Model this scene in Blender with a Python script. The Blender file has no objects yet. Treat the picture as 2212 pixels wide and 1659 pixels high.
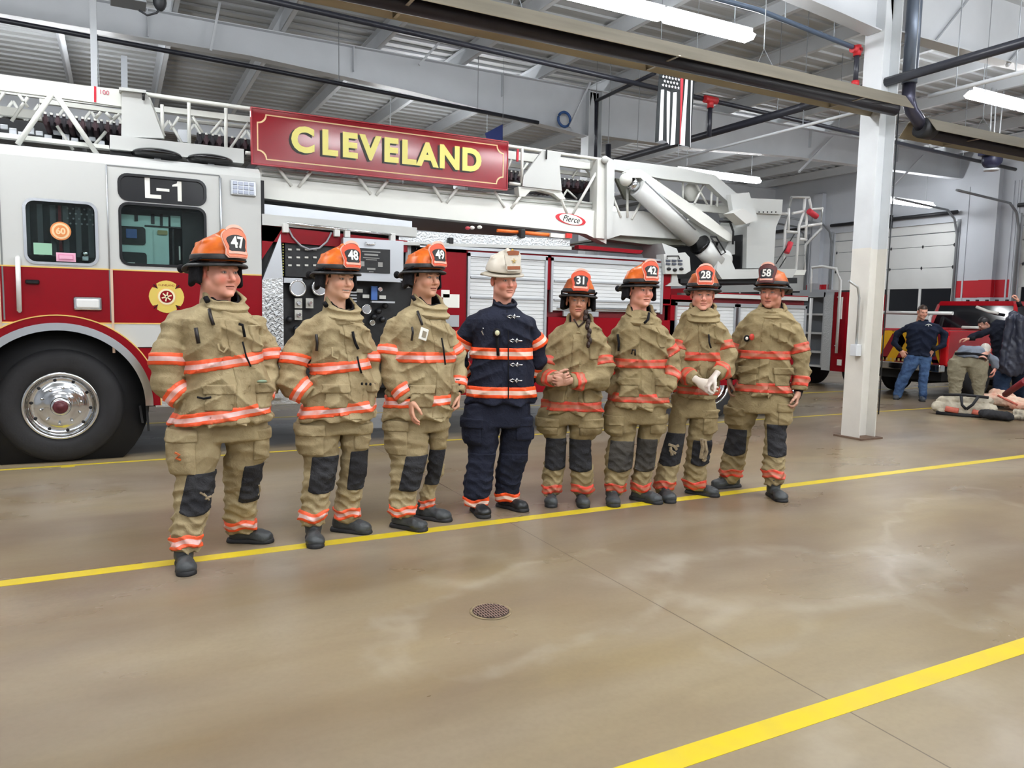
import bpy, bmesh, math, random
import numpy as np
from mathutils import Vector, Matrix
random.seed(7); rng = np.random.default_rng(5)
PI = math.pi
SC = bpy.context.scene
COL = SC.collection

# ---------------------------------------------------------------- camera (from the vanishing points of floor lines and purlins)
W, H = 2212, 1659
CX, CY = 1106.0, 829.5
VX, VY = (4240.0, 733.0), (253.0, 656.0)
FPX = math.sqrt(-((VX[0]-CX)*(VY[0]-CX)+(VX[1]-CY)*(VY[1]-CY)))
CAMH = 1.48
_X = Vector((VX[0]-CX, VX[1]-CY, FPX)).normalized()
_Y = Vector((VY[0]-CX, VY[1]-CY, FPX)); _Y = (_Y - _X*_Y.dot(_X)).normalized()
_Z = _X.cross(_Y)
ROWS = [Vector((_X[i], _Y[i], _Z[i])) for i in range(3)]       # camera right, down, forward in world axes
cd = bpy.data.cameras.new('camera'); cam = bpy.data.objects.new('camera', cd); COL.objects.link(cam)
r, u, b = ROWS[0], -ROWS[1], -ROWS[2]
cam.matrix_world = Matrix(((r.x, u.x, b.x, 0), (r.y, u.y, b.y, 0), (r.z, u.z, b.z, CAMH), (0, 0, 0, 1)))
cd.sensor_fit = 'HORIZONTAL'; cd.sensor_width = 36.0; cd.lens = FPX/W*36.0
cd.clip_start = 0.05; cd.clip_end = 200
SC.camera = cam
EYE = Vector((0, 0, CAMH))
def ray(px, py):
    return ROWS[0]*(px-CX) + ROWS[1]*(py-CY) + ROWS[2]*FPX
def onZ(px, py, z=0.0):
    d = ray(px, py); return EYE + d*((z-CAMH)/d.z)
def onY(px, py, y):
    d = ray(px, py); return EYE + d*(y/d.y)
def onX(px, py, x):
    d = ray(px, py); return EYE + d*(x/d.x)

# ---------------------------------------------------------------- world, exposure
wd = bpy.data.worlds.new('world'); SC.world = wd; wd.use_nodes = True
wb = wd.node_tree.nodes['Background']; wb.inputs[0].default_value = (0.85, 0.93, 1.0, 1); wb.inputs[1].default_value = 0.15
SC.view_settings.view_transform = 'Standard'; SC.view_settings.look = 'None'
SC.view_settings.gamma = 1.0; SC.view_settings.use_curve_mapping = False
SC.view_settings.exposure = -0.03
SC.cycles.max_bounces = 5; SC.cycles.adaptive_threshold = 0.05; SC.cycles.diffuse_bounces = 2; SC.cycles.glossy_bounces = 2; SC.cycles.transmission_bounces = 4; SC.cycles.caustics_reflective = False; SC.cycles.caustics_refractive = False
LAMP = 54.0          # strength of the fluorescent diffusers

# ---------------------------------------------------------------- materials
def lin(c):
    return tuple((v/255/12.92 if v/255 <= 0.04045 else ((v/255+0.055)/1.055)**2.4) for v in c)
MATS = {}
def mat(name, rgb, rough=0.6, metal=0.0, noise=0.0, nscale=8.0, rgb2=None, bump=0.0, bscale=60.0, spec=0.5, emit=None, coat=0.0, stretch=None, detail=4.0):
    if name in MATS: return MATS[name]
    m = bpy.data.materials.new(name); m.use_nodes = True; nt = m.node_tree; N = nt.nodes; L = nt.links
    p = N['Principled BSDF']; c = lin(rgb)
    p.inputs['Base Color'].default_value = (*c, 1); p.inputs['Roughness'].default_value = rough
    p.inputs['Metallic'].default_value = metal; p.inputs['Specular IOR Level'].default_value = spec
    if coat: p.inputs['Coat Weight'].default_value = coat; p.inputs['Coat Roughness'].default_value = 0.08
    if emit: p.inputs['Emission Color'].default_value = (*lin(emit[0]), 1); p.inputs['Emission Strength'].default_value = emit[1]
    if noise or bump:
        tc = N.new('ShaderNodeTexCoord'); mp = N.new('ShaderNodeMapping'); L.new(tc.outputs['Object'], mp.inputs[0])
        if stretch: mp.inputs['Scale'].default_value = stretch
    if noise:
        nz = N.new('ShaderNodeTexNoise'); nz.inputs['Scale'].default_value = nscale; nz.inputs['Detail'].default_value = detail
        L.new(mp.outputs[0], nz.inputs['Vector'])
        mr = N.new('ShaderNodeMapRange'); mr.inputs[1].default_value = 0.3; mr.inputs[2].default_value = 0.7
        L.new(nz.outputs['Fac'], mr.inputs[0])
        mx = N.new('ShaderNodeMix'); mx.data_type = 'RGBA'
        c2 = lin(rgb2) if rgb2 else tuple(v*(1-noise) for v in c)
        mx.inputs[6].default_value = (*c, 1); mx.inputs[7].default_value = (*c2, 1)
        L.new(mr.outputs[0], mx.inputs[0]); L.new(mx.outputs[2], p.inputs['Base Color'])
    if bump:
        n2 = N.new('ShaderNodeTexNoise'); n2.inputs['Scale'].default_value = bscale; n2.inputs['Detail'].default_value = 3
        L.new(mp.outputs[0], n2.inputs['Vector'])
        bp = N.new('ShaderNodeBump'); bp.inputs['Strength'].default_value = bump; bp.inputs['Distance'].default_value = 0.01
        L.new(n2.outputs['Fac'], bp.inputs['Height']); L.new(bp.outputs[0], p.inputs['Normal'])
    MATS[name] = m; return m

# ---------------------------------------------------------------- object helpers
def tag(o, label, cat=None, group=None, kind=None):
    if label: o['label'] = label
    if cat: o['category'] = cat
    if group: o['group'] = group
    if kind: o['kind'] = kind
    return o
def empty(name, loc=(0, 0, 0), rz=0.0):
    o = bpy.data.objects.new(name, None); COL.objects.link(o); o.location = loc; o.rotation_euler = (0, 0, rz)
    o.empty_display_size = 0.1
    return o
def link(name, me, m=None, parent=None, world=True):
    """world=True: mesh data is in world axes, so undo the parent's placement"""
    o = bpy.data.objects.new(name, me); COL.objects.link(o)
    if m is not None:
        for mm in (m if isinstance(m, (list, tuple)) else [m]): me.materials.append(mm)
    if parent is not None:
        o.parent = parent
        if world: o.matrix_parent_inverse = pmat(parent).inverted()
    return o
def pmat(o):
    M = Matrix.Translation(o.location) @ o.rotation_euler.to_matrix().to_4x4() @ Matrix.Diagonal((*o.scale, 1))
    if o.parent: return pmat(o.parent) @ o.matrix_parent_inverse @ M
    return M
class MB:
    """collects shapes into ONE mesh"""
    def __init__(s): s.bm = bmesh.new()
    def box(s, a, b, bev=0.0, M=None):
        a, b = Vector(a), Vector(b)
        lo = Vector([min(a[i], b[i]) for i in range(3)]); hi = Vector([max(a[i], b[i]) for i in range(3)])
        vs = [s.bm.verts.new(Vector((hi.x if i & 1 else lo.x, hi.y if i & 2 else lo.y, hi.z if i & 4 else lo.z))) for i in range(8)]
        fs = [s.bm.faces.new([vs[i] for i in f]) for f in ((0, 2, 3, 1), (4, 5, 7, 6), (0, 1, 5, 4), (2, 6, 7, 3), (0, 4, 6, 2), (1, 3, 7, 5))]
        if M is not None: bmesh.ops.transform(s.bm, matrix=M, verts=vs)
        if bev > 0:
            es = {e for f in fs for e in f.edges}
            bmesh.ops.bevel(s.bm, geom=list(es), offset=bev, segments=2, profile=0.5, affect='EDGES')
        return s
    def tube(s, pts, r, n=8, r2=None, cap=True):
        pts = [Vector(p) for p in pts]; rings = []
        for i, p in enumerate(pts):
            if i == 0: d = pts[1]-p
            elif i == len(pts)-1: d = p-pts[i-1]
            else: d = (pts[i+1]-p).normalized()+(p-pts[i-1]).normalized()
            d.normalize()
            up = Vector((0, 0, 1)) if abs(d.z) < 0.95 else Vector((1, 0, 0))
            x = d.cross(up).normalized(); y = x.cross(d)
            rr = r if r2 is None else r+(r2-r)*i/(len(pts)-1)
            rings.append([s.bm.verts.new(p+(x*math.cos(2*PI*k/n+PI/n)+y*math.sin(2*PI*k/n+PI/n))*rr) for k in range(n)])
        for a, b in zip(rings, rings[1:]):
            for k in range(n):
                f = s.bm.faces.new([a[k], a[(k+1) % n], b[(k+1) % n], b[k]]); f.smooth = n > 5
        if cap:
            s.bm.faces.new(rings[0][::-1]); s.bm.faces.new(rings[-1])
        return s
    def bar(s, a, b, w, h):
        """rectangular bar a-b, w across (horizontal), h in the up sense"""
        a, b = Vector(a), Vector(b); d = (b-a).normalized()
        up = Vector((0, 0, 1)) if abs(d.z) < 0.98 else Vector((0, 1, 0))
        x = d.cross(up).normalized()*w/2; y = x.cross(d).normalized()*h/2
        A = [s.bm.verts.new(a+p) for p in (x+y, -x+y, -x-y, x-y)]; B = [s.bm.verts.new(b+p) for p in (x+y, -x+y, -x-y, x-y)]
        for k in range(4): s.bm.faces.new([A[k], A[(k+1) % 4], B[(k+1) % 4], B[k]])
        s.bm.faces.new(A[::-1]); s.bm.faces.new(B); return s
    def prism(s, poly, dvec):
        """planar polygon (3-D points) extruded by dvec"""
        poly = [Vector(p) for p in poly]; dvec = Vector(dvec)
        A = [s.bm.verts.new(p) for p in poly]; B = [s.bm.verts.new(p+dvec) for p in poly]; n = len(A)
        s.bm.faces.new(A); s.bm.faces.new(B[::-1])
        for k in range(n): s.bm.faces.new([A[k], B[k], B[(k+1) % n], A[(k+1) % n]])
        return s
    def xz(s, pts, y0, y1):
        return s.prism([(x, y0, z) for x, z in pts], (0, y1-y0, 0))
    def lathe(s, prof, M=None, n=32, smooth=True, closed=False):
        """profile (radius, height) turned about local z, then placed by M"""
        M = M or Matrix(); rings = []
        for rr, z in prof:
            rings.append([s.bm.verts.new(M @ Vector((rr*math.cos(2*PI*k/n), rr*math.sin(2*PI*k/n), z))) for k in range(n)])
        for a, b in zip(rings, rings[1:]):
            for k in range(n):
                f = s.bm.faces.new([a[k], a[(k+1) % n], b[(k+1) % n], b[k]]); f.smooth = smooth
        if closed:
            for k in range(n): s.bm.faces.new([rings[-1][k], rings[-1][(k+1) % n], rings[0][(k+1) % n], rings[0][k]])
            return s
        s.bm.faces.new(rings[0][::-1]); s.bm.faces.new(rings[-1]); return s
    def ball(s, c, rx, ry=None, rz=None, n=12):
        ry = ry or rx; rz = rz or rx; g = bmesh.ops.create_uvsphere(s.bm, u_segments=n*2, v_segments=n, radius=1)
        M = Matrix.Translation(Vector(c)) @ Matrix.Diagonal((rx, ry, rz, 1)); bmesh.ops.transform(s.bm, matrix=M, verts=g['verts'])
        for v in g['verts']:
            for f in v.link_faces: f.smooth = True
        return s
    def build(s, name, m, parent=None):
        bmesh.ops.recalc_face_normals(s.bm, faces=s.bm.faces)
        me = bpy.data.meshes.new(name); s.bm.to_mesh(me); s.bm.free()
        return link(name, me, m, parent)
FONT_TMP = []
def text(name, s, size, m, parent, M, extrude=0.002, bold=0.0, sx=1.0, warp=None, align='CENTER', shear=0.0, space=1.0):
    """lettering as real geometry; local x along the word, y up, z out of the surface"""
    cu = bpy.data.curves.new(name, 'FONT'); cu.body = s; cu.size = size; cu.extrude = extrude; cu.offset = bold; cu.shear = shear
    cu.align_x = align; cu.align_y = 'CENTER'; cu.resolution_u = 4; cu.space_character = space
    t = bpy.data.objects.new(name, cu); COL.objects.link(t)
    bpy.context.view_layer.update()
    me = bpy.data.meshes.new_from_object(t.evaluated_get(bpy.context.evaluated_depsgraph_get()))
    bpy.data.objects.remove(t); bpy.data.curves.remove(cu)
    me.materials.clear(); me.name = name
    for v in me.vertices:
        c = Vector((v.co.x*sx, v.co.y, v.co.z))
        if warp: c = warp(c)
        v.co = M @ c
    return link(name, me, m, parent)
def facing_negY(x, y, z):          # x right, up = z, outwards = -Y
    return Matrix(((1, 0, 0, x), (0, 0, -1, y), (0, 1, 0, z), (0, 0, 0, 1)))
def facing_negX(x, y, z):          # seen from -X: word runs towards -Y
    return Matrix(((0, 0, -1, x), (-1, 0, 0, y), (0, 1, 0, z), (0, 0, 0, 1)))
def rrect(x0, x1, z0, z1, r, n=5):
    P = []
    for cx, cz, a0 in ((x1-r, z1-r, 0), (x0+r, z1-r, PI/2), (x0+r, z0+r, PI), (x1-r, z0+r, 3*PI/2)):
        for k in range(n+1):
            a = a0+PI/2*k/n; P.append((cx+r*math.cos(a), cz+r*math.sin(a)))
    return P
# ================================================================ SETTING
WHITE = mat('painted_steel_white', (222, 226, 230), 0.45, noise=0.08, nscale=2.0)
WALLW = mat('wall_panel_white', (212, 217, 224), 0.6, noise=0.07, nscale=1.2)
CEIL = mat('roof_deck_grey', (204, 207, 210), 0.55, noise=0.25, nscale=0.9, rgb2=(172, 174, 172), stretch=(0.35, 6, 1))
BLACKPIPE = mat('black_pipe', (44, 46, 56), 0.35, spec=0.5)
GREYM = mat('grey_metal', (150, 154, 158), 0.4, metal=0.3)
DARKM = mat('dark_metal', (40, 42, 46), 0.5)
REDP = mat('sprinkler_red', (196, 40, 46), 0.45)
GALV = mat('galvanised_reflector', (176, 168, 150), 0.35, metal=0.55, noise=0.25, nscale=3, stretch=(0.3, 3, 3))
TUBE = mat('heater_tube_dark', (52, 50, 62), 0.4, metal=0.2, noise=0.3, nscale=4)
LAMPM = mat('fluorescent_diffuser', (255, 255, 250), 0.6, emit=((250, 252, 255), LAMP))
YELLOW = mat('yellow_floor_paint', (222, 196, 30), 0.35, noise=0.5, nscale=7, rgb2=(214, 190, 60), detail=8)
REDW = mat('wall_stripe_red', (200, 30, 44), 0.5)

# ---- floor: sealed concrete
def _sw(px, py, rx, ry, rot, w, k, col=(196, 190, 174)):
    q = onZ(px, py); return (q.x, q.y, rx, ry, rot, w, k, col)
SWIRLS = [_sw(1700, 1240, .95, .42, -.25, .30, .8), _sw(1640, 1355, .35, .18, .4, .45, .6), _sw(1180, 1300, 1.0, .45, .35, .16, .7), _sw(2100, 1160, 1.6, .5, .5, .13, .6), _sw(1030, 1230, .3, .25, .1, .5, .5),
          _sw(130, 1070, .5, .45, 0, .6, .55), _sw(700, 1230, 1.3, .40, .2, .5, .6, (116, 98, 80)), _sw(250, 1300, 1.2, .28, .5, .5, .6, (118, 98, 84)), _sw(1850, 1080, 1.3, .3, .4, .5, .6, (118, 100, 86)), _sw(1430, 1130, 1.2, .3, .2, .5, .45, (120, 100, 86)),
          _sw(2000, 1600, .5, .3, .4, .5, .5, (206, 200, 188)), _sw(1950, 1005, .9, .03, -.5, .9, .9, (92, 80, 70)), _sw(2040, 1030, .9, .03, -.35, .9, .9, (96, 82, 72))]
def floor_material():
    m = bpy.data.materials.new('sealed_concrete'); m.use_nodes = True; N = m.node_tree.nodes; L = m.node_tree.links
    p = N['Principled BSDF']; tc = N.new('ShaderNodeTexCoord')
    def noise(scale, detail, sc=(1, 1, 1), dist=0.0, rot=0.0):
        mp = N.new('ShaderNodeMapping'); mp.inputs['Scale'].default_value = sc; mp.inputs['Rotation'].default_value = (0, 0, rot)
        L.new(tc.outputs['Object'], mp.inputs[0])
        n = N.new('ShaderNodeTexNoise'); n.inputs['Scale'].default_value = scale; n.inputs['Detail'].default_value = detail
        n.inputs['Distortion'].default_value = dist; L.new(mp.outputs[0], n.inputs['Vector']); return n.outputs['Fac']
    def ramp(fac, a, b):
        r = N.new('ShaderNodeMapRange'); r.inputs[1].default_value = a; r.inputs[2].default_value = b; r.clamp = True
        L.new(fac, r.inputs[0]); return r.outputs[0]
    def mix(f, a, b):
        x = N.new('ShaderNodeMix'); x.data_type = 'RGBA'; L.new(f, x.inputs[0])
        for i, c in ((6, a), (7, b)):
            if isinstance(c, tuple): x.inputs[i].default_value = (*lin(c), 1)
            else: L.new(c, x.inputs[i])
        return x.outputs[2]
    def mul(a, k):
        x = N.new('ShaderNodeMath'); x.operation = 'MULTIPLY'; L.new(a, x.inputs[0])
        if isinstance(k, float): x.inputs[1].default_value = k
        else: L.new(k, x.inputs[1])
        return x.outputs[0]
    base = mix(ramp(noise(0.42, 3, (1, 1.6, 1), 0.3), 0.36, 0.64), (150, 133, 101), (122, 103, 82))
    base = mix(mul(ramp(noise(0.7, 5, (0.35, 1.3, 1), 0.5, 0.25), 0.42, 0.75), 0.55), base, (172, 163, 148))
    base = mix(mul(ramp(noise(0.8, 5, (.6, 1.5, 1), 0.8, 0.4), 0.48, 0.75), 0.45), base, (122, 106, 92))
    base = mix(mul(ramp(noise(5, 8, (.4, 1.6, 1), .3), 0.40, 0.75), 0.25), base, (118, 104, 86))
    base = mix(mul(ramp(noise(40, 4), 0.40, 0.75), 0.12), base, (96, 84, 70))
    # pale mineral residue left where water dried
    base = mix(mul(ramp(noise(0.62, 7, (.7, 1.3, 1), 0.4, 2.0), 0.50, 0.85), 0.30), base, (182, 173, 154))
    # shadow under the parked truck, painted into the floor colour
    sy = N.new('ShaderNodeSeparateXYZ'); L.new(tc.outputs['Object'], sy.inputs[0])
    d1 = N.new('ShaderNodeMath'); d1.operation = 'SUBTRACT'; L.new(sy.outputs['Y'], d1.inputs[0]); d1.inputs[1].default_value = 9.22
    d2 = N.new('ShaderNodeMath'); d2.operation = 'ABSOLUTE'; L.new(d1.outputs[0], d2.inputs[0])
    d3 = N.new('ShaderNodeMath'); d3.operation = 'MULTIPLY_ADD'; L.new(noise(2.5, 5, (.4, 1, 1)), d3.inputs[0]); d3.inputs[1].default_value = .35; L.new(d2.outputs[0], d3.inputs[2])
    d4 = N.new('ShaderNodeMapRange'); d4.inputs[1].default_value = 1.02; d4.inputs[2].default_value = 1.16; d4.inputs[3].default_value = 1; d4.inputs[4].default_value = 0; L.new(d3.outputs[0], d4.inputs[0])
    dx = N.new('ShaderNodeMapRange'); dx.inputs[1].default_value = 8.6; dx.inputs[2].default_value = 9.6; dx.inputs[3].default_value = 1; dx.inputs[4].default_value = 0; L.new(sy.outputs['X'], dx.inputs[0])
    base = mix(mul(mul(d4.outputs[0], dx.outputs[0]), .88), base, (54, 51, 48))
    # dried wash-water marks with a shape of their own
    def swirl(cx, cy, rx, ry, rot, w, k, col):
        nonlocal base
        mp = N.new('ShaderNodeMapping'); mp.vector_type = 'TEXTURE'; mp.inputs['Location'].default_value = (cx, cy, 0); mp.inputs['Rotation'].default_value = (0, 0, rot); mp.inputs['Scale'].default_value = (rx, ry, 1)
        L.new(tc.outputs['Object'], mp.inputs[0]); ln = N.new('ShaderNodeVectorMath'); ln.operation = 'LENGTH'; L.new(mp.outputs[0], ln.inputs[0])
        n = noise(2.2, 6, (1, 1, 1), .3, cx); a = N.new('ShaderNodeMath'); a.operation = 'MULTIPLY_ADD'; L.new(n, a.inputs[0]); a.inputs[1].default_value = 1.0; L.new(ln.outputs['Value'], a.inputs[2])
        b_ = N.new('ShaderNodeMath'); b_.operation = 'SUBTRACT'; L.new(a.outputs[0], b_.inputs[0]); b_.inputs[1].default_value = 1.5
        c = N.new('ShaderNodeMath'); c.operation = 'ABSOLUTE'; L.new(b_.outputs[0], c.inputs[0])
        r = N.new('ShaderNodeMapRange'); r.inputs[1].default_value = 0; r.inputs[2].default_value = w; r.inputs[3].default_value = 1; r.inputs[4].default_value = 0; r.interpolation_type = 'SMOOTHSTEP'; L.new(c.outputs[0], r.inputs[0])
        base = mix(mul(mul(r.outputs[0], k*.32), ramp(noise(3.1, 4, (1, 1, 1), .2, cy), .35, .6)), base, col)
    for q_ in SWIRLS: swirl(*q_)
    # saw-cut joint across the bay and hairline crack
    sx = N.new('ShaderNodeSeparateXYZ'); L.new(tc.outputs['Object'], sx.inputs[0])
    def line(axis, at, w, soft):
        a = N.new('ShaderNodeMath'); a.operation = 'SUBTRACT'; L.new(sx.outputs[axis], a.inputs[0]); a.inputs[1].default_value = at
        b = N.new('ShaderNodeMath'); b.operation = 'ABSOLUTE'; L.new(a.outputs[0], b.inputs[0])
        r = N.new('ShaderNodeMapRange'); r.inputs[1].default_value = w; r.inputs[2].default_value = w+soft; r.inputs[3].default_value = 1; r.inputs[4].default_value = 0
        L.new(b.outputs[0], r.inputs[0]); return r.outputs[0]
    base = mix(mul(line('X', 2.41, 0.0025, 0.002), 0.75), base, (84, 72, 58))
    base = mix(mul(line('X', 8.2, 0.0025, 0.002), 0.75), base, (84, 72, 58))
    base = mix(mul(line('X', -3.6, 0.0025, 0.002), 0.75), base, (84, 72, 58))
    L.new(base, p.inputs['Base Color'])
    rr = N.new('ShaderNodeMapRange'); L.new(noise(0.9, 5, (.7, 1.4, 1), 0.3), rr.inputs[0])
    rr.inputs[1].default_value = 0.3; rr.inputs[2].default_value = 0.7; rr.inputs[3].default_value = 0.24; rr.inputs[4].default_value = 0.40
    L.new(rr.outputs[0], p.inputs['Roughness']); p.inputs['Specular IOR Level'].default_value = 0.5
    bp = N.new('ShaderNodeBump'); bp.inputs['Strength'].default_value = 0.10; bp.inputs['Distance'].default_value = 0.01
    L.new(noise(6, 6), bp.inputs['Height']); L.new(bp.outputs[0], p.inputs['Normal'])
    return m
X0, X1, Y0, Y1 = -9.0, 19.6, -7.0, 27.0
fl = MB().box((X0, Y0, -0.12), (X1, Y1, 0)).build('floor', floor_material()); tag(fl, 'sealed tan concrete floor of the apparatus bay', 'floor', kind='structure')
def paint(y, w, x0, x1, nm='painted_line', yaw=0.0):
    o = MB().box((x0, y-w/2, 0.0), (x1, y+w/2, 0.0015)).build(nm, YELLOW, fl); return o
paint(4.65, 0.10, X0+.1, X1-.1); paint(1.855, 0.10, X0+.1, X1-.1); paint(7.88, 0.05, X0+.1, 12.9); paint(10.36, 0.08, X0+.1, X1-.1)
o = onZ(145, 1013); MB().box((o.x-.055, 7.80, 0), (o.x+.055, 7.87, 0.002)).build('painted_tick', YELLOW, fl)

# ---- roof: ribbed deck on Z-purlins, welded frames
RZ = 5.95
bm = MB()
n = int((Y1-Y0)/0.30)
for k in range(n):                                    # ribs run along X
    y = Y0+0.15+k*0.30; bm.box((X0, y-0.03, RZ-0.035), (X1, y+0.03, RZ))
bm.box((X0, Y0, RZ), (X1, Y1, RZ+0.08))
ce = bm.build('ceiling', CEIL); tag(ce, 'ribbed metal roof deck over the bay', 'ceiling', kind='structure')
PX = []
x = -8.3
while x < X1-0.3: PX.append(x); x += 1.52
for x in PX:
    m = MB(); m.box((x-0.005, Y0+.05, RZ-0.25), (x+0.005, Y1-.05, RZ-0.035)); m.box((x, Y0+.05, RZ-0.25), (x+0.075, Y1-.05, RZ-0.242)); m.box((x-0.075, Y0+.05, RZ-0.045), (x, Y1-.05, RZ-0.037))
    m.build('purlin', WHITE, ce)
# walls
def wall(name, a, b, lab):
    o = MB().box(a, b).build(name, WALLW); tag(o, lab, 'wall', kind='structure'); return o
wall('wall_left', (X0-0.2, Y0, 0), (X0, Y1, RZ), 'white bay wall beyond the truck front')
wall('wall_back', (X0-.2, Y1, 0), (X1+.2, Y1+0.2, RZ), 'white side wall far behind the ladder truck')
wall('wall_front', (X0-.2, Y0-0.2, 0), (X1+.2, Y0, RZ), 'white side wall on the camera side')
XW = X1
FRY = [-6.25, 0.0, 6.25, 12.5, 18.75]
def hbar(mb, pts_top, pts_bot, y, web=0.012, fl_=0.2, ft=0.016):
    """welded I-beam with tapering web: lower and upper outlines given as (x, z)"""
    mb.xz(pts_bot+pts_top[::-1], y-web/2, y+web/2)
    for P, s in ((pts_bot, -1), (pts_top, 1)):
        for (xa, za), (xb, zb) in zip(P, P[1:]):
            mb.prism([(xa, y-fl_/2, za), (xb, y-fl_/2, zb), (xb, y-fl_/2, zb+ft*s), (xa, y-fl_/2, za+ft*s)], (0, fl_, 0))
COLX = 8.15
blab = {-6.25: 'white tapered steel roof beam behind the camera bay', 0.0: 'white tapered steel roof beam directly overhead of the near lane', 6.25: 'white tapered steel roof beam carried by the nearest column', 12.5: 'long white tapered roof beam above the ladder truck', 18.75: 'white tapered roof beam farthest back, beyond the ladder truck'}
BEAMS = {}
for y in FRY:
    m = MB(); top = RZ-0.27
    hbar(m, [(X0+.02, top), (COLX, top)], [(X0+.02, 5.32), (1.9, 5.28), (4.4, 5.14), (7.3, 4.90), (COLX-.16, 4.83)], y)
    hbar(m, [(COLX, top), (X1-.02, top)], [(COLX+.16, 4.88), (10.6, 4.90), (13.5, 5.05), (X1-.02, 5.15)], y)
    for xs in (-6, -3, 0.5, 3.5, 6.2, 11, 14, 17):       # web stiffeners
        m.box((xs-0.006, y-0.09, 5.30), (xs+0.006, y+0.09, top))
    o = m.build('roof_beam', WHITE); tag(o, blab[y], 'roof beam', 'welded frames of the roof')
    if y in (6.25, 12.5): BEAMS[y > 9] = o
def column(y, lab):
    x0, x1 = COLX-0.15, COLX+0.15
    t = empty('steel_column', (COLX, y, 0)); tag(t, lab, 'column', 'white steel columns')
    for nm, z0, z1, mt in (('shaft', 0.02, 2.32, mat('column_paint_cream', (236, 233, 224), 0.45, noise=0.10, nscale=3)), ('upper_shaft', 2.32, RZ-0.29, mat('column_paint_cool', (226, 230, 232), 0.45, noise=0.10, nscale=3))):
        m = MB()
        for x in (x0, x1-0.014): m.box((x, y-.13, z0), (x+0.014, y+.13, z1))
        m.box((x0+.014, y-0.006, z0), (x1-.014, y+0.006, z1)); m.build(nm, mt, t)
    MB().box((COLX-0.2, y-0.2, 0), (COLX+0.2, y+0.2, 0.02)).build('base_plate', mat('rusty_plate', (120, 96, 78), 0.7, noise=.4), t)
    return t
c0 = column(6.25, 'white steel H column standing nearest, right of the firefighters')
# paler upper paint of the nearest column changes colour at head height; conduit and switch box on it
CBOX = MB(); CBOX.box((COLX-0.245, 6.16, 1.02), (COLX-0.152, 6.25, 1.16), 0.006); CBOX.build('switch_box', WHITE, c0)
MB().tube([(COLX-0.2, 6.2, 1.16), (COLX-0.2, 6.2, 1.72), (COLX-.24, 6.2, 1.85), (COLX-.4, 6.2, 1.92)], 0.014).build('conduit', mat('conduit_grey', (190, 194, 196), 0.3, metal=0.6), c0)
MB().tube([(COLX+.158, 6.1, 0.3), (COLX+.158, 6.1, 4.1)], 0.008).build('cable', DARKM, c0)
column(12.5, 'white steel column behind the ladder truck')
column(18.75, 'white steel column farthest back')

# ---- right-hand end wall with roller garage doors (plane X = XW)
def wx(px, py): return onX(px, py, XW)
DOORW = mat('door_panel_white', (230, 232, 230), 0.5, noise=0.05, nscale=2)
GLASSD = mat('dark_glass', (18, 20, 26), 0.08, spec=0.8)
def wallseg(name, y0, y1, z0, z1, lab):
    o = MB().box((XW, y0, z0), (XW+0.25, y1, z1)).build(name, WALLW); tag(o, lab, 'wall', kind='structure')
    return o
DOORS = [(-5.6, -1.7), (0.6, 4.5), (6.9, 10.85), (12.45, 16.3), (17.35, 21.2)]
DH = 4.05
segs = [Y0]+[v for d in DOORS for v in d]+[Y1]
mw = MB()
for a, b_ in zip(segs[::2], segs[1::2]): mw.box((XW, a, 0), (XW+.25, b_, RZ))
for a, b_ in DOORS: mw.box((XW, a, DH), (XW+.25, b_, RZ))
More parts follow.
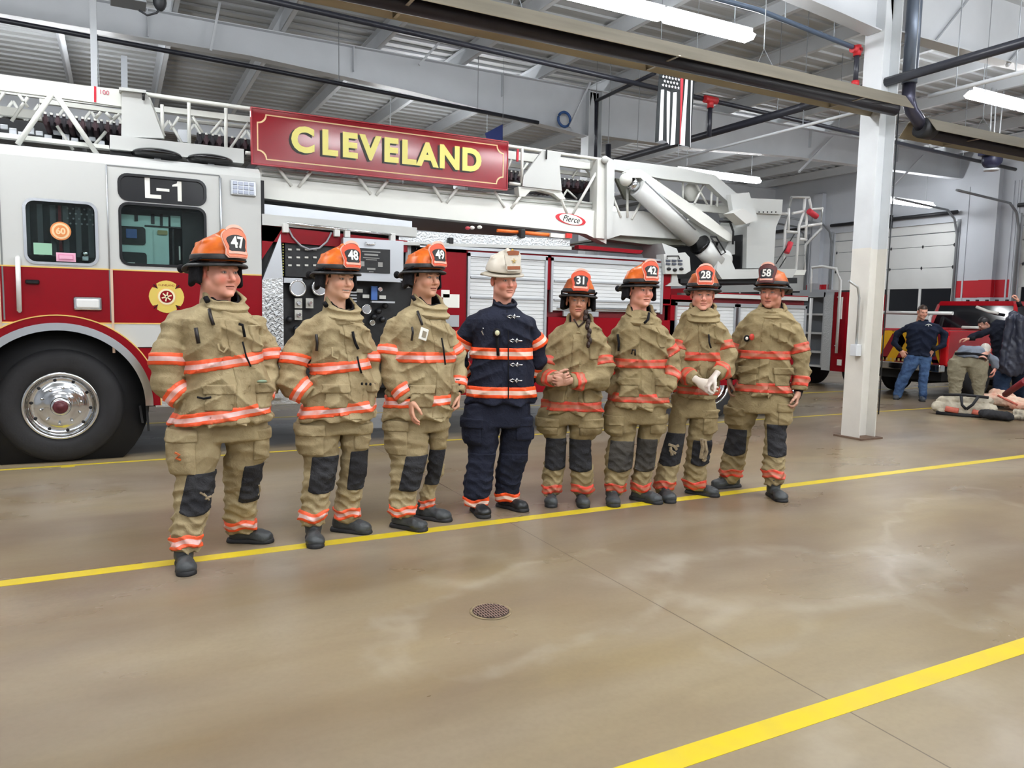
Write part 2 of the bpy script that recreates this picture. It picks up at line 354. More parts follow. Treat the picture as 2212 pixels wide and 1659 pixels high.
# raised vertical panel seams and pilaster
for y in (11.1, 12.2, 16.45, 17.2, 10.95, 11.0, 5.0, 6.3): mw.box((XW-0.02, y-0.02, 0), (XW, y+0.02, 4.9))
for y in (11.53, 16.85, 5.7): mw.box((XW-0.16, y-0.16, 0), (XW, y+0.16, 5.3))
wr = mw.build('wall_right', WALLW); tag(wr, 'white end wall with the garage door openings', 'wall', kind='structure')
ms = MB()
for a, b_ in zip(segs[::2], segs[1::2]): ms.box((XW-.006, a+.01, 2.06), (XW-.001, b_-.01, 2.50))
ms.box((XW-0.168, 11.53-.165, 2.06), (XW-.02, 11.53+.165, 2.50)); ms.box((XW-0.168, 16.85-.165, 2.06), (XW-.02, 16.85+.165, 2.50))
ms.build('painted_stripe', REDW, wr)
for i, (a, b_) in enumerate(DOORS):
    d = empty('door_%d' % (i+1), (XW+0.1, (a+b_)/2, 0)); tag(d, ['sectional garage door behind the camera side', 'sectional garage door in the near lane', 'sectional garage door right of the red striped wall', 'white sectional garage door behind the red pickup', 'white sectional garage door beyond the ladder truck'][i], 'garage door', kind='structure')
    m = MB(); rows = [(0.0, .56), (.57, 1.13), (1.14, 1.70), (2.31, 2.87), (2.88, 3.45), (3.46, 3.79), (3.81, 4.05)]
    for z0, z1 in rows: m.box((XW+.06, a, z0+.004), (XW+.10, b_, z1), 0.004)
    m.build('panel', DOORW, d)
    m = MB()
    for k in range(5):
        y = a+(b_-a)*k/4; y = min(max(y, a+.04), b_-.04); m.box((XW+.05, y-.035, 1.70), (XW+.10, y+.035, 2.31))
    m.build('window_bar', DOORW, d)
    MB().box((XW+.075, a, 1.69), (XW+.085, b_, 2.32)).build('window_pane', GLASSD, d)
    m = MB()
    for z in (2.875, 3.455, 1.135, 0.565):
        for k in range(5):
            y = a+(b_-a)*k/4; y = min(max(y, a+.08), b_-.08); m.prism([(XW+.045, y, z+.05), (XW+.045, y-.03, z), (XW+.045, y, z-.05), (XW+.045, y+.03, z)], (0.012, 0, 0))
    m.build('hinge', DARKM, d)
    m = MB()
    for y in (a-.03, b_+.03):
        m.tube([(XW-.04, y, 0.05), (XW-.04, y, 3.7), (XW-.2, y, 4.1), (XW-.5, y, 4.3), (XW-2.6, y, 4.42)], 0.03, 6)
    m.box((XW-.03, a-.09, 0), (XW-.005, a-.01, 4.1)); m.box((XW-.03, b_+.01, 0), (XW-.005, b_+.09, 4.1))
    m.build('track', GREYM, d)
    m = MB(); m.tube([(XW-.12, a-.05, 4.28), (XW-.12, b_+.05, 4.28)], 0.05, 8); m.box((XW-.2, (a+b_)/2-.05, 4.05), (XW-.02, (a+b_)/2+.05, 4.4)); m.build('torsion_spring', DARKM, d)

# ---- fluorescent fixtures
LAMPD = mat('fluorescent_diffuser_soft', (255, 255, 250), 0.6, emit=((250, 252, 255), LAMP*.55))
def fixture(x, y, z, lab, n=2, L=1.28, dm=None):
    t = empty('strip_light', (x, y, z)); tag(t, lab, 'ceiling light', 'fluorescent strip lights')
    for k in range(n):
        xa = x+k*(L+0.04)
        MB().box((xa, y-.035, z+.05), (xa+L, y+.035, z+.10)).build('housing', WHITE, t)
        MB().prism([(xa+.02, y+a, z+b) for a, b in ((-.07, -.045), (.07, -.045), (.11, 0), (.05, .049), (-.05, .049), (-.11, 0))], (L-.04, 0, 0)).build('diffuser', dm or LAMPM, t)
    for k in (0.3, n*(L+.04)-.3): MB().tube([(x+k, y, z+.09), (x+k, y, RZ-.02)], 0.006, 5).build('hanger', GREYM, t)
fixture(4.22, 7.05, 4.8, 'pair of bright strip lights above the hanging flag', 2, 1.28)
fixture(11.25, 7.1, 4.8, 'strip light at the upper right edge, right of the nearest column', 2)
fixture(11.6, 14.15, 4.8, 'pair of strip lights glowing just above the raised ladder turntable')
fixture(16.9, 12.75, 4.42, 'strip lights hung low in front of the garage door', 2, 1.0, LAMPD)
fixture(12.2, 21.0, 4.9, 'strip light in the far bay beyond the truck')
fixture(5.0, 21.0, 4.9, 'strip light in the far bay hidden behind the ladder')
fixture(-2.5, 7.05, 4.8, 'strip lights over the cab front, outside the picture')
fixture(-2.5, 14.2, 4.8, 'strip lights beyond the cab, outside the picture')
fixture(4.4, 14.2, 4.8, 'strip lights above and behind the name board')
for i, (x, y) in enumerate(((-6, 0.8), (-1.5, 0.8), (3.2, 0.8), (7.0, 1.2), (10.6, 1.2), (-4, -4.5), (2, -4.5), (7, -4.5), (13.5, 0.8), (-6, 7.05), (5.4, 3.4), (0.2, 3.4))):  # unseen strip lights, several added to brighten the people and nearest column
    fixture(x, y, 4.8, ['first', 'second', 'third', 'added fourth', 'added fifth', 'sixth', 'seventh', 'eighth', 'ninth', 'tenth', 'added eleventh', 'added twelfth'][i]+' of the strip lights outside the picture, over the camera lanes')

# ---- radiant tube heater hung along the column line
HY, HZ = 6.0, 3.93
def heater(x0, x1, y, z, lab):
    t = empty('radiant_heater', (x0, y, z)); tag(t, lab, 'heater', 'radiant tube heaters')
    m = MB(); P = [(-.25, -.06), (-.13, .10), (-.05, .13), (.05, .13), (.13, .10), (.25, -.06)]
    Q = [(a*0.985, b_-.006) for a, b_ in P]
    m.prism([(x0, y+a, z+b_) for a, b_ in P+Q[::-1]], (x1-x0, 0, 0)); m.build('reflector', GALV, t)
    MB().tube([(x0, y, z-.02), (x1, y, z-.02)], 0.075, 14).build('heater_tube', TUBE, t)
    k = x0+0.9
    while k < x1: MB().bar((k, y-.25, z-.055), (k, y+.25, z-.055), .03, .006).build('bracket', GALV, t); k += 2.6
    k = x0+1.3
    while k < x1: MB().tube([(k, y-.2, z-.02), (k, y, z+.3), (k, y+.2, z-.02)], .005, 5).tube([(k, y, z+.3), (k, y, RZ-.02)], .005, 5).build('hanger', GREYM, t); k += 2.9
    return t
heater(-4.0, 8.1, HY, HZ, 'long dark tube heater with reflector running across above the firefighters')
heater(8.75, 17.5, 6.15, 3.80, 'dark tube heater right of the column below the grey flue')
fx = onY(1945, 200, 6.1)
t = empty('flue_pipe', (fx.x, 6.1, 4.0)); tag(t, 'blue-grey vertical flue pipe beside the nearest column', 'pipe')
MB().tube([(8.47, 6.1, RZ-.02), (8.47, 6.1, 4.28)], 0.085, 16).build('duct', mat('flue_blue_grey', (120, 130, 146), 0.35, metal=0.5, noise=.2, nscale=3, stretch=(4, 4, .4)), t)
MB().tube([(8.47, 6.1, 4.28), (8.47, 6.1, 4.10), (8.54, 6.1, 3.98), (8.66, 6.1, 3.9), (8.80, 6.12, 3.80)], 0.075, 16).build('elbow', mat('elbow_dark', (74, 74, 90), 0.3, metal=.6), t)
MB().lathe([(.09, 0), (.12, .03), (.12, .2), (.09, .23)], Matrix.Translation((8.72, 6.1, 3.80)) @ Matrix.Rotation(PI/2, 4, 'Y')).build('blower', DARKM, t)

# ---- pipes
def pipe(name, pts, r, m, lab, cat='pipe', grp=None):
    o = MB().tube(pts, r, 10).build(name, m); pts = [Vector(p) for p in pts]
    a, b = (pts[-2], pts[-1]) if len(pts) > 2 else (pts[0], pts[-1])
    for k in ((.25, .75) if abs((b-a).normalized().z) < .8 else (0,)):
        q = a.lerp(b, k) if k else (a if a.z > b.z else b)
        MB().tube([q, (q.x, q.y, RZ-.02)], .006, 5).build('hanger', GREYM, o)
    return tag(o, lab, cat, grp)
pipe('sprinkler_pipe', [onY(-200, 8, 12.2)]+[onY(*p, 12.2) for p in ((0, 43), (560, 147), (1163, 265))], 0.035, BLACKPIPE, 'black sprinkler pipe running under the beam above the ladder truck')
a_, b_ = onY(560, -4, 9.2), onY(1650, 243, 9.2)
pipe('sprinkler_pipe', [a_-(b_-a_)*0.6, b_, b_+(b_-a_)*0.9], 0.035, BLACKPIPE, 'black sprinkler pipe passing behind the tube heater and the flag')
a_, b_ = onZ(1325, 345, 4.45), onZ(1785, 222, 4.45); m_x = (a_.x+b_.x)/2
pipe('sprinkler_pipe', [(m_x, 13.5, 4.45), (m_x, 6.7, 4.45)], 0.06, BLACKPIPE, 'thick black pipe rising to the right in front of the flag bottom')
a_, b_ = onZ(1950, 168, 4.3), onZ(2212, 90, 4.3); m_x = (a_.x+b_.x)/2
pipe('sprinkler_pipe', [(m_x, 7.5, 4.3), (m_x, 1.0, 4.3)], 0.055, BLACKPIPE, 'thick dark pipe crossing the upper right corner')
a_, b_ = onZ(1500, 333, 4.1), onZ(1890, 232, 4.1); m_x = (a_.x+b_.x)/2
pipe('conduit', [(m_x, 11.6, 4.1), (m_x, 6.35, 4.1)], 0.02, WHITE, 'thin white pipe hanging left of the nearest column')
a_, b_ = onZ(1955, 222, 4.1), onZ(2110, 180, 4.1); m_x = (a_.x+b_.x)/2
pipe('conduit', [(m_x, 5.9, 4.1), (m_x, 4.6, 4.1)], 0.025, WHITE, 'thin white pipe right of the flue pipe')
bp_ = mat('pipe_blue_grey', (88, 104, 126), .35)
pipe('gas_pipe', [onY(1380, -50, 6.45), onY(1640, 22, 6.45), onY(1850, 105, 6.45)], 0.028, bp_, 'blue-grey pipe coming down from the top to the red fitting')
t = onY(1852, 108, 6.45)
o = MB().tube([t, t+Vector((0, 0, -.42))], .03, 10).build('pipe_drop', BLACKPIPE); tag(o, 'short black pipe drop beside the column', 'pipe')
m = MB(); m.tube([t+Vector((0, 0, .05)), t+Vector((0, 0, -.07))], .045, 12); m.tube([t+Vector((-.09, 0, 0)), t+Vector((.05, 0, 0))], .045, 12); m.tube([t+Vector((0, 0, -.36)), t+Vector((0, 0, -.42))], .045, 12)
tag(m.build('pipe_fitting', REDP), 'red pipe tee left of the nearest column', 'pipe fitting', 'red pipe fittings')
t = onY(1535, 216, 9.15); m = MB(); m.tube([t+Vector((-.12, 0, 0)), t+Vector((.12, 0, 0))], .055, 12); m.tube([t, t+Vector((0, 0, -.12))], .05, 12)
tag(m.build('pipe_fitting', REDP), 'red pipe tee right of the flag', 'pipe fitting', 'red pipe fittings')
o = MB().tube([t+Vector((0, 0, -.1)), t+Vector((0, 0, -.55))], .035, 10).build('pipe_drop', BLACKPIPE); tag(o, 'black pipe drop under the red tee right of the flag', 'pipe')
pipe('sprinkler_pipe', [onX(1288, 218, 7.6), onX(1288, 300, 7.6)+Vector((0, 0, -.5))], 0.03, BLACKPIPE, 'thin dark vertical pipe beside the far column')
pipe('sprinkler_pipe', [onX(1288, 218, 7.6), onX(1415, 158, 7.6)], 0.03, BLACKPIPE, 'thin dark pipe slanting left of the flag')
pipe('sprinkler_pipe', [onY(1314, 312, 11.5), onY(1314, 350, 11.5)+Vector((0, 0, -.3))], 0.05, BLACKPIPE, 'short black vertical pipe just above the white ladder post')
for p, q, y in (((955, 85), (905, 140), 12.3), ((1275, 178), (1230, 275), 12.3), ((1800, 295), (1725, 372), 12.3), ((2095, 0), (2022, 92), 6.2), ((2212, 100), (2175, 142), 6.2), ((1995, 335), (1928, 405), 12.3), ((475, 5), (455, 110), 12.3)):
    MB().bar(onY(*p, y), onY(*q, y), .035, .035).build('brace', WHITE, BEAMS[y > 9])
for p, l in (((203, -20, 187), 'white hanging post behind the ladder tip'), ((268, 122, 200), 'grey vertical standpipe behind the ladder marking')):
    a_ = onY(p[0], p[1], 10.6); b_ = onY(p[0], p[2], 10.6)
    if p[0] < 220: a_.z = RZ-.03
    tag(MB().bar(a_, b_+Vector((0, 0, -.3)), .07, .07).build('post', WHITE if p[0] < 220 else GREYM), l, 'post')
# hanging unit heater / blower near the garage door and the box at the top left
c = onY(2143, 345, 8.6); t = empty('unit_heater', c); tag(t, 'dark blower unit hanging near the right edge', 'heater')
m = MB(); m.lathe([(.02, -.12), (.13, -.12), (.15, -.05), (.15, .08), (.1, .14), (.02, .14)], Matrix.Translation(c) @ Matrix.Rotation(PI/2, 4, 'X')); m.box(c+Vector((-.28, -.1, .05)), c+Vector((.25, .1, .10))); m.build('motor', mat('motor_blue_black', (40, 42, 66), .4), t)
m = MB(); m.tube([c+Vector((-.1, 0, .1)), (c.x-.16, c.y, RZ-.25)], .012, 6); m.tube([c+Vector((.15, 0, .1)), (c.x+.2, c.y, RZ-.25)], .012, 6); m.tube([c+Vector((.02, 0, .1)), (c.x-.03, c.y, RZ-.25)], .012, 6); m.build('hanger', WHITE, t)
MB().lathe([(.02, 0), (.12, .0), (.13, .03), (.02, .05)], Matrix.Translation(c+Vector((0, 0, -.2)))).build('light_ring', WHITE, t)
c = onY(278, -2, 9.5); t = empty('hose_reel_box', c); tag(t, 'dark blue box with a black cable hanging at the top left', 'ceiling unit')
MB().box(c+Vector((-.17, -.15, -.03)), c+Vector((.17, .15, .35)), .01).build('casing', mat('box_navy', (52, 66, 96), .4), t)
MB().box(c+Vector((-.18, -.16, -.055)), c+Vector((.17, .15, -.03)), .008).build('trim_strip', mat('box_trim', (150, 154, 160), .4), t)
p0 = onY(300, 22, 9.4); MB().tube([p0, onY(318, 33, 9.4), onY(338, 28, 9.4), onY(352, 12, 9.4)], .012, 6).build('cable', DARKM, t)
MB().ball(onY(345, 4, 9.4), .07, .07, .1, 8).build('socket', DARKM, t)
p0 = c+Vector((0, 0, .35)); MB().tube([p0, (p0.x, p0.y, RZ-.1)], .02, 6).build('hanger', GREYM, t)

# ---- hanging flag: black-and-white stripes, stars, one red stripe
def flag():
    A, Bq = onY(1427, 92, 8.3), onY(1500, 92, 8.3)
    top = 4.86; bot = onY(1460, 312, 8.3).z
    xa, xb = onY(1424, 200, 8.3).x, onY(1502, 200, 8.3).x
    nx, nz = 65, 24; verts = []; faces = []
    for j in range(nz+1):
        s = j/nz; z = top+(bot-top)*s
        for i in range(nx+1):
            f = i/nx
            y = 8.3+0.035*s*math.sin(f*19+1.3)+0.02*math.sin(f*7+s*2)
            verts.append((xa+(xb-xa)*(0.5+(f-.5)*(1+0.05*s))+0.02*s*math.sin(f*23+s), y, z+0.02*math.sin(f*12)*s))
    for side in (0, 1):
        pass
    me = bpy.data.meshes.new('flag_cloth'); nv = len(verts)
    verts2 = verts+[(v[0], v[1]+.004, v[2]) for v in verts]
    mi = []
    for j in range(nz):
        for i in range(nx):
            a0 = j*(nx+1)+i
            faces.append((a0, a0+1, a0+nx+2, a0+nx+1)); st = i//5; red = (st == 7)
            canton = j < 9 and i < 35
            k = 2 if red and not canton else (1 if canton else (0 if st % 2 else 1))
            mi.append(k)
            faces.append((a0+nv, a0+nx+1+nv, a0+nx+2+nv, a0+1+nv)); mi.append(k)
    me.from_pydata(verts2, [], faces)
    for p_, k in zip(me.polygons, mi): p_.material_index = k; p_.use_smooth = True
    t = empty('hanging_flag', ((xa+xb)/2, 8.3, bot)); tag(t, 'black and white striped flag with one red stripe hanging behind the heater', 'flag')
    cl = link('flag_cloth', me, [mat('flag_white', (232, 232, 236), .8), mat('flag_black', (28, 32, 34), .8), mat('flag_red', (214, 60, 70), .8)], t)
    m = MB()
    for rI in range(7):
        for cI in range(6 - rI % 2):
            x = xa+(xb-xa)*(0.05+0.085*cI+0.042*(rI % 2)); z = top+(bot-top)*(0.03+0.05*rI)
            P = []
            for q in range(10):
                rr = .022 if q % 2 == 0 else .009; P.append((x+rr*math.sin(q*PI/5), z+rr*math.cos(q*PI/5)))
            m.xz(P, 8.262, 8.266)
    m.build('star', mat('flag_white', (0, 0, 0)), t)
    MB().tube([(xa-.05, 8.3, top+.01), (xb+.05, 8.3, top+.01)], .012).build('rod', GREYM, t)
    m = MB()
    for x in (xa, xb): m.tube([(x, 8.3, top), (x, 8.3, RZ-.03)], .004, 5)
    m.build('cord', GREYM, t)
flag()
# blue pennant and blue ring on the far beam
p = [onY(*q, 11.9) for q in ((1048, 288), (1086, 268), (1086, 304), (1052, 302))]
o = MB().prism(p, (0, .01, 0)).build('pennant', mat('pennant_blue', (34, 50, 110), .7)); MB().tube([p[1], (p[1].x, p[1].y, RZ-.02)], .004, 5).build('cord', GREYM, o); tag(o, 'small blue pennant peeking over the right end of the name board', 'pennant')
c = onY(1219, 258, 12.35); m = MB(); pts = [c+Vector((.13*math.cos(a), 0, .13*math.sin(a))) for a in np.linspace(0, 2*PI, 25)]
o = m.tube(pts, .025, 8).build('hose_coil', mat('coil_blue', (54, 96, 160), .4)); tag(o, 'blue ring hung on the far beam', 'hose')

# ---- floor drain
c = onZ(1060, 1321); t = empty('floor_drain', (c.x, c.y, 0)); tag(t, 'round rusty cast floor drain in front of the firefighters', 'floor drain')
R_ = 0.105
MB().lathe([(R_*.86, 0.0005), (R_*.86, .0035), (R_, .0035), (R_, .0005)], Matrix.Translation((c.x, c.y, 0)), 40).build('rim', mat('drain_rim', (150, 132, 100), .6, noise=.4, nscale=30), t)
MB().lathe([(.001, .0006), (R_*.86, .0006), (R_*.86, .0040), (.001, .0040)], Matrix.Translation((c.x, c.y, 0)), 40).build('well', mat('drain_dark', (38, 28, 22), .8), t)
m = MB()
for i in range(-6, 7):
    for s in (0, 1):
        o_ = i*.014; h = math.sqrt(max((R_*.82)**2-o_*o_, 0))
        if h < .01: continue
        if s == 0: m.bar((c.x+o_, c.y-h, .0055), (c.x+o_, c.y+h, .0055), .0055, .003)
        elif i % 2 == 0: m.bar((c.x-h, c.y+o_, .0052), (c.x+h, c.y+o_, .0052), .0055, .003)
m.build('grate', mat('drain_grate', (138, 112, 100), .55, noise=.3, nscale=40), t)
# ================================================================ FIGURE TOOLKIT: signed distance fields polygonised into continuous surfaces
def surfnet(F, org, h):
    S = F < 0
    nx, ny, nz = F.shape
    c = np.zeros((nx-1, ny-1, nz-1), np.int8)
    for dx in (0, 1):
        for dy in (0, 1):
            for dz in (0, 1): c += S[dx:nx-1+dx, dy:ny-1+dy, dz:nz-1+dz]
    act = np.argwhere((c > 0) & (c < 8))
    if len(act) == 0: return np.zeros((0, 3)), np.zeros((0, 4), int)
    acc = np.zeros((len(act), 3)); cnt = np.zeros(len(act))
    corners = [(i & 1, (i >> 1) & 1, (i >> 2) & 1) for i in range(8)]
    val = {q: F[act[:, 0]+q[0], act[:, 1]+q[1], act[:, 2]+q[2]] for q in corners}
    for q in corners:
        for ax in range(3):
            if q[ax] == 0:
                q2 = list(q); q2[ax] = 1; q2 = tuple(q2)
                a, b = val[q], val[q2]; m = (a < 0) != (b < 0)
                t = np.where(m, a/np.where(m, a-b, 1), 0)
                for k in range(3): acc[:, k] += np.where(m, q[k]+(t if k == ax else 0), 0)
                cnt += m
    V = (act+acc/cnt[:, None])*h+np.asarray(org)
    ids = -np.ones((nx-1, ny-1, nz-1), np.int64); ids[tuple(act.T)] = np.arange(len(act))
    Q = []
    for ax in range(3):
        b, d = [(1, 2), (2, 0), (0, 1)][ax]
        sl0 = [slice(1, -1)]*3; sl0[ax] = slice(0, -1); sl1 = [slice(1, -1)]*3; sl1[ax] = slice(1, None)
        s0, s1 = S[tuple(sl0)], S[tuple(sl1)]
        for inv in (0, 1):
            e = np.argwhere(s0 & ~s1) if inv == 0 else np.argwhere(~s0 & s1)
            if len(e) == 0: continue
            base = e.copy(); base[:, b] += 1; base[:, d] += 1
            def g(ob, od):
                q = base.copy(); q[:, b] -= ob; q[:, d] -= od; return ids[tuple(q.T)]
            quad = np.stack([g(1, 1), g(0, 1), g(0, 0), g(1, 0)], 1)
            Q.append(quad if inv == 0 else quad[:, ::-1])
    Q = np.concatenate(Q); return V, Q[(Q >= 0).all(1)]
def npmesh(name, V, Q, cols=None, smooth=True):
    me = bpy.data.meshes.new(name); me.vertices.add(len(V)); me.vertices.foreach_set('co', np.asarray(V, np.float32).ravel())
    n = len(Q); me.loops.add(n*4); me.loops.foreach_set('vertex_index', Q.astype(np.int32).ravel())
    me.polygons.add(n); me.polygons.foreach_set('loop_start', np.arange(0, n*4, 4, dtype=np.int32))
    me.update(calc_edges=True); me.validate()
    me.polygons.foreach_set('use_smooth', np.ones(len(me.polygons), bool) if smooth else np.zeros(len(me.polygons), bool))
    if cols is not None:
        a = me.color_attributes.new('tint', 'FLOAT_COLOR', 'POINT')
        a.data.foreach_set('color', np.hstack([cols, np.ones((len(cols), 1))]).astype(np.float32).ravel())
    return me
class Grid:
    def __init__(s, lo, hi, h):
        s.h = h; s.org = np.array(lo, float); n = [int(math.ceil((hi[i]-lo[i])/h))+1 for i in range(3)]
        ax = [lo[i]+np.arange(n[i])*h for i in range(3)]
        s.X, s.Y, s.Z = np.meshgrid(*ax, indexing='ij')
    def net(s, F): return surfnet(F, s.org, s.h)
def smin(a, b, k):
    h = np.clip(0.5+0.5*(b-a)/k, 0, 1); return b*(1-h)+a*h-k*h*(1-h)
def smax(a, b, k): return -smin(-a, -b, k)
def cone(g, a, b, ra, rb, flat=None):
    a = np.array(a, float); b = np.array(b, float); d = b-a; L = d.dot(d)+1e-12
    px, py, pz = g.X-a[0], g.Y-a[1], g.Z-a[2]
    t = np.clip((px*d[0]+py*d[1]+pz*d[2])/L, 0, 1)
    qx, qy, qz = px-t*d[0], py-t*d[1], pz-t*d[2]; k = 1.0
    if flat is not None:
        n, k = np.array(flat[0], float), flat[1]; n = n/np.linalg.norm(n); c = (qx*n[0]+qy*n[1]+qz*n[2])*(1/k-1)
        qx, qy, qz = qx+c*n[0], qy+c*n[1], qz+c*n[2]
    return (np.sqrt(qx*qx+qy*qy+qz*qz)-(ra+t*(rb-ra)))*min(k, 1)
def ell(g, c, r, R=None):
    x, y, z = g.X-c[0], g.Y-c[1], g.Z-c[2]
    if R is not None: x, y, z = [x*R[0][i]+y*R[1][i]+z*R[2][i] for i in range(3)]
    q = np.sqrt((x/r[0])**2+(y/r[1])**2+(z/r[2])**2)
    q2 = np.sqrt((x/r[0]**2)**2+(y/r[1]**2)**2+(z/r[2]**2)**2)+1e-9
    return q*(q-1)/q2
def loft(g, rows, p=2.5, cap=0.03):
    """rows: (z, cu, cw, a, b) -> superelliptic tube; returns field, angle about the tube (0 = towards -w), half width"""
    R = sorted(rows); z = [q[0] for q in R]
    cu, cw, a, b = [np.interp(g.Z, z, [q[i] for q in R]) for i in (1, 2, 3, 4)]
    du, dw = (g.X-cu)/a, (g.Y-cw)/b
    rho = (np.abs(du)**p+np.abs(dw)**p)**(1/p)
    F = (rho-1)*np.minimum(a, b)
    F = smax(F, np.maximum(g.Z-z[-1], z[0]-g.Z), cap) if cap else np.maximum(F, np.maximum(g.Z-z[-1], z[0]-g.Z))
    return F, np.arctan2(du, -dw), np.maximum(a, b)
_K = [rng.normal(size=3) for _ in range(14)]
def folds(g, f=30.0, seed=0, st=(1, 1, 1)):
    """cloth-like ridges in -1..1"""
    r_ = np.random.default_rng(seed); out = 0; amp = 0
    wx = 0.5*np.sin(6*g.Z+r_.uniform(0, 6))+0.5*np.sin(9*g.X+r_.uniform(0, 6)); wz = np.sin(8*g.Y+7*g.X+r_.uniform(0, 6))
    for i in range(4):
        k = r_.normal(size=3)*np.array(st); k = k/np.linalg.norm(k)*f*(0.6+0.35*i)
        s_ = np.sin(k[0]*g.X+k[1]*g.Y+k[2]*g.Z+r_.uniform(0, 6)+1.3*wx+wz); A = 1/(1+0.5*i)
        out = out+A*(1-2*np.abs(s_)**0.7); amp += A
    return out/amp
def wrap(a):  return (a+PI) % (2*PI)-PI

def vmat(name, rough=0.55, sss=0.0, bump=0.0, bscale=200, spec=0.4):
    """material taking its colour from the parts' own colours stored per vertex"""
    if name in MATS: return MATS[name]
    m = bpy.data.materials.new(name); m.use_nodes = True; N = m.node_tree.nodes; L = m.node_tree.links; p = N['Principled BSDF']
    a = N.new('ShaderNodeAttribute'); a.attribute_name = 'tint'; L.new(a.outputs['Color'], p.inputs['Base Color'])
    p.inputs['Roughness'].default_value = rough; p.inputs['Specular IOR Level'].default_value = spec
    if sss: p.inputs['Subsurface Weight'].default_value = sss; p.inputs['Subsurface Radius'].default_value = (.01, .004, .002); p.inputs['Subsurface Scale'].default_value = .5
    MATS[name] = m; return m
SKINM = vmat('skin', 0.45, 0.0)
def cloth(name, rgb, rgb2, bump=0.28):
    if name in MATS: return MATS[name]
    m = bpy.data.materials.new(name); m.use_nodes = True; N = m.node_tree.nodes; L = m.node_tree.links; p = N['Principled BSDF']
    tc = N.new('ShaderNodeTexCoord')
    def nz(s, d, dist=0.0):
        n = N.new('ShaderNodeTexNoise'); n.inputs['Scale'].default_value = s; n.inputs['Detail'].default_value = d; n.inputs['Distortion'].default_value = dist
        L.new(tc.outputs['Object'], n.inputs['Vector']); return n.outputs['Fac']
    r1 = N.new('ShaderNodeMapRange'); r1.inputs[1].default_value = .35; r1.inputs[2].default_value = .68; L.new(nz(6, 5, .6), r1.inputs[0])
    x = N.new('ShaderNodeMix'); x.data_type = 'RGBA'; x.inputs[6].default_value = (*lin(rgb), 1); x.inputs[7].default_value = (*lin(rgb2), 1); L.new(r1.outputs[0], x.inputs[0])
    L.new(x.outputs[2], p.inputs['Base Color']); p.inputs['Roughness'].default_value = .85; p.inputs['Specular IOR Level'].default_value = .25
    p.inputs['Sheen Weight'].default_value = 0.0
    ad = N.new('ShaderNodeMath'); ad.operation = 'ADD'; L.new(nz(26, 5, 1.5), ad.inputs[0]); mu = N.new('ShaderNodeMath'); mu.operation = 'MULTIPLY'; mu.inputs[1].default_value = .25; L.new(nz(260, 2), mu.inputs[0]); L.new(mu.outputs[0], ad.inputs[1])
    bp = N.new('ShaderNodeBump'); bp.inputs['Strength'].default_value = bump; bp.inputs['Distance'].default_value = .02; L.new(ad.outputs[0], bp.inputs['Height']); L.new(bp.outputs[0], p.inputs['Normal'])
    MATS[name] = m; return m
TAN = cloth('turnout_tan', (176, 160, 124), (148, 130, 97))
TAN2 = cloth('turnout_tan_worn', (164, 147, 110), (132, 116, 84))
NAVY = cloth('turnout_navy', (36, 40, 56), (27, 30, 44), .4)
KNEE = cloth('knee_leather', (58, 58, 60), (44, 44, 48), .5)
KNEE2 = cloth('knee_leather_worn', (82, 78, 72), (60, 58, 56), .4)
BLKC = cloth('black_cloth', (26, 26, 30), (18, 18, 22), .4)
BOOTM = mat('boot_rubber', (68, 72, 74), 0.5, noise=0.35, nscale=18, bump=.3, bscale=40)
SOLEM = mat('boot_sole', (30, 30, 32), 0.6)
def bandmat(name, silver, orange, dirt):
    if name in MATS: return MATS[name]
    m = bpy.data.materials.new(name); m.use_nodes = True; N = m.node_tree.nodes; L = m.node_tree.links; p = N['Principled BSDF']
    a = N.new('ShaderNodeAttribute'); a.attribute_name = 'tint'
    tc = N.new('ShaderNodeTexCoord'); n = N.new('ShaderNodeTexNoise'); n.inputs['Scale'].default_value = 16; n.inputs['Detail'].default_value = 6; L.new(tc.outputs['Object'], n.inputs['Vector'])
    r = N.new('ShaderNodeMapRange'); r.inputs[1].default_value = .4; r.inputs[2].default_value = .7; r.inputs[4].default_value = dirt[1]; L.new(n.outputs['Fac'], r.inputs[0])
    sp = N.new('ShaderNodeSeparateColor'); L.new(a.outputs['Color'], sp.inputs[0])
    ls = N.new('ShaderNodeMath'); ls.operation = 'LESS_THAN'; ls.inputs[1].default_value = .36; L.new(sp.outputs[0], ls.inputs[0])
    x = N.new('ShaderNodeMix'); x.data_type = 'RGBA'; L.new(ls.outputs[0], x.inputs[0]); x.inputs[6].default_value = (*lin(orange), 1); x.inputs[7].default_value = (*lin(silver), 1)
    y = N.new('ShaderNodeMix'); y.data_type = 'RGBA'; L.new(r.outputs[0], y.inputs[0]); L.new(x.outputs[2], y.inputs[6]); y.inputs[7].default_value = (*lin(dirt[0]), 1)
    L.new(y.outputs[2], p.inputs['Base Color']); p.inputs['Roughness'].default_value = .45
    MATS[name] = m; return m
BANDB = bandmat('trim_bright', (238, 200, 196), (255, 92, 44), ((222, 116, 80), .6))
BANDN = bandmat('trim_new', (250, 218, 200), (255, 84, 26), ((250, 130, 70), .2))
BANDD = bandmat('trim_dirty', (196, 120, 96), (228, 70, 52), ((158, 96, 66), .75))
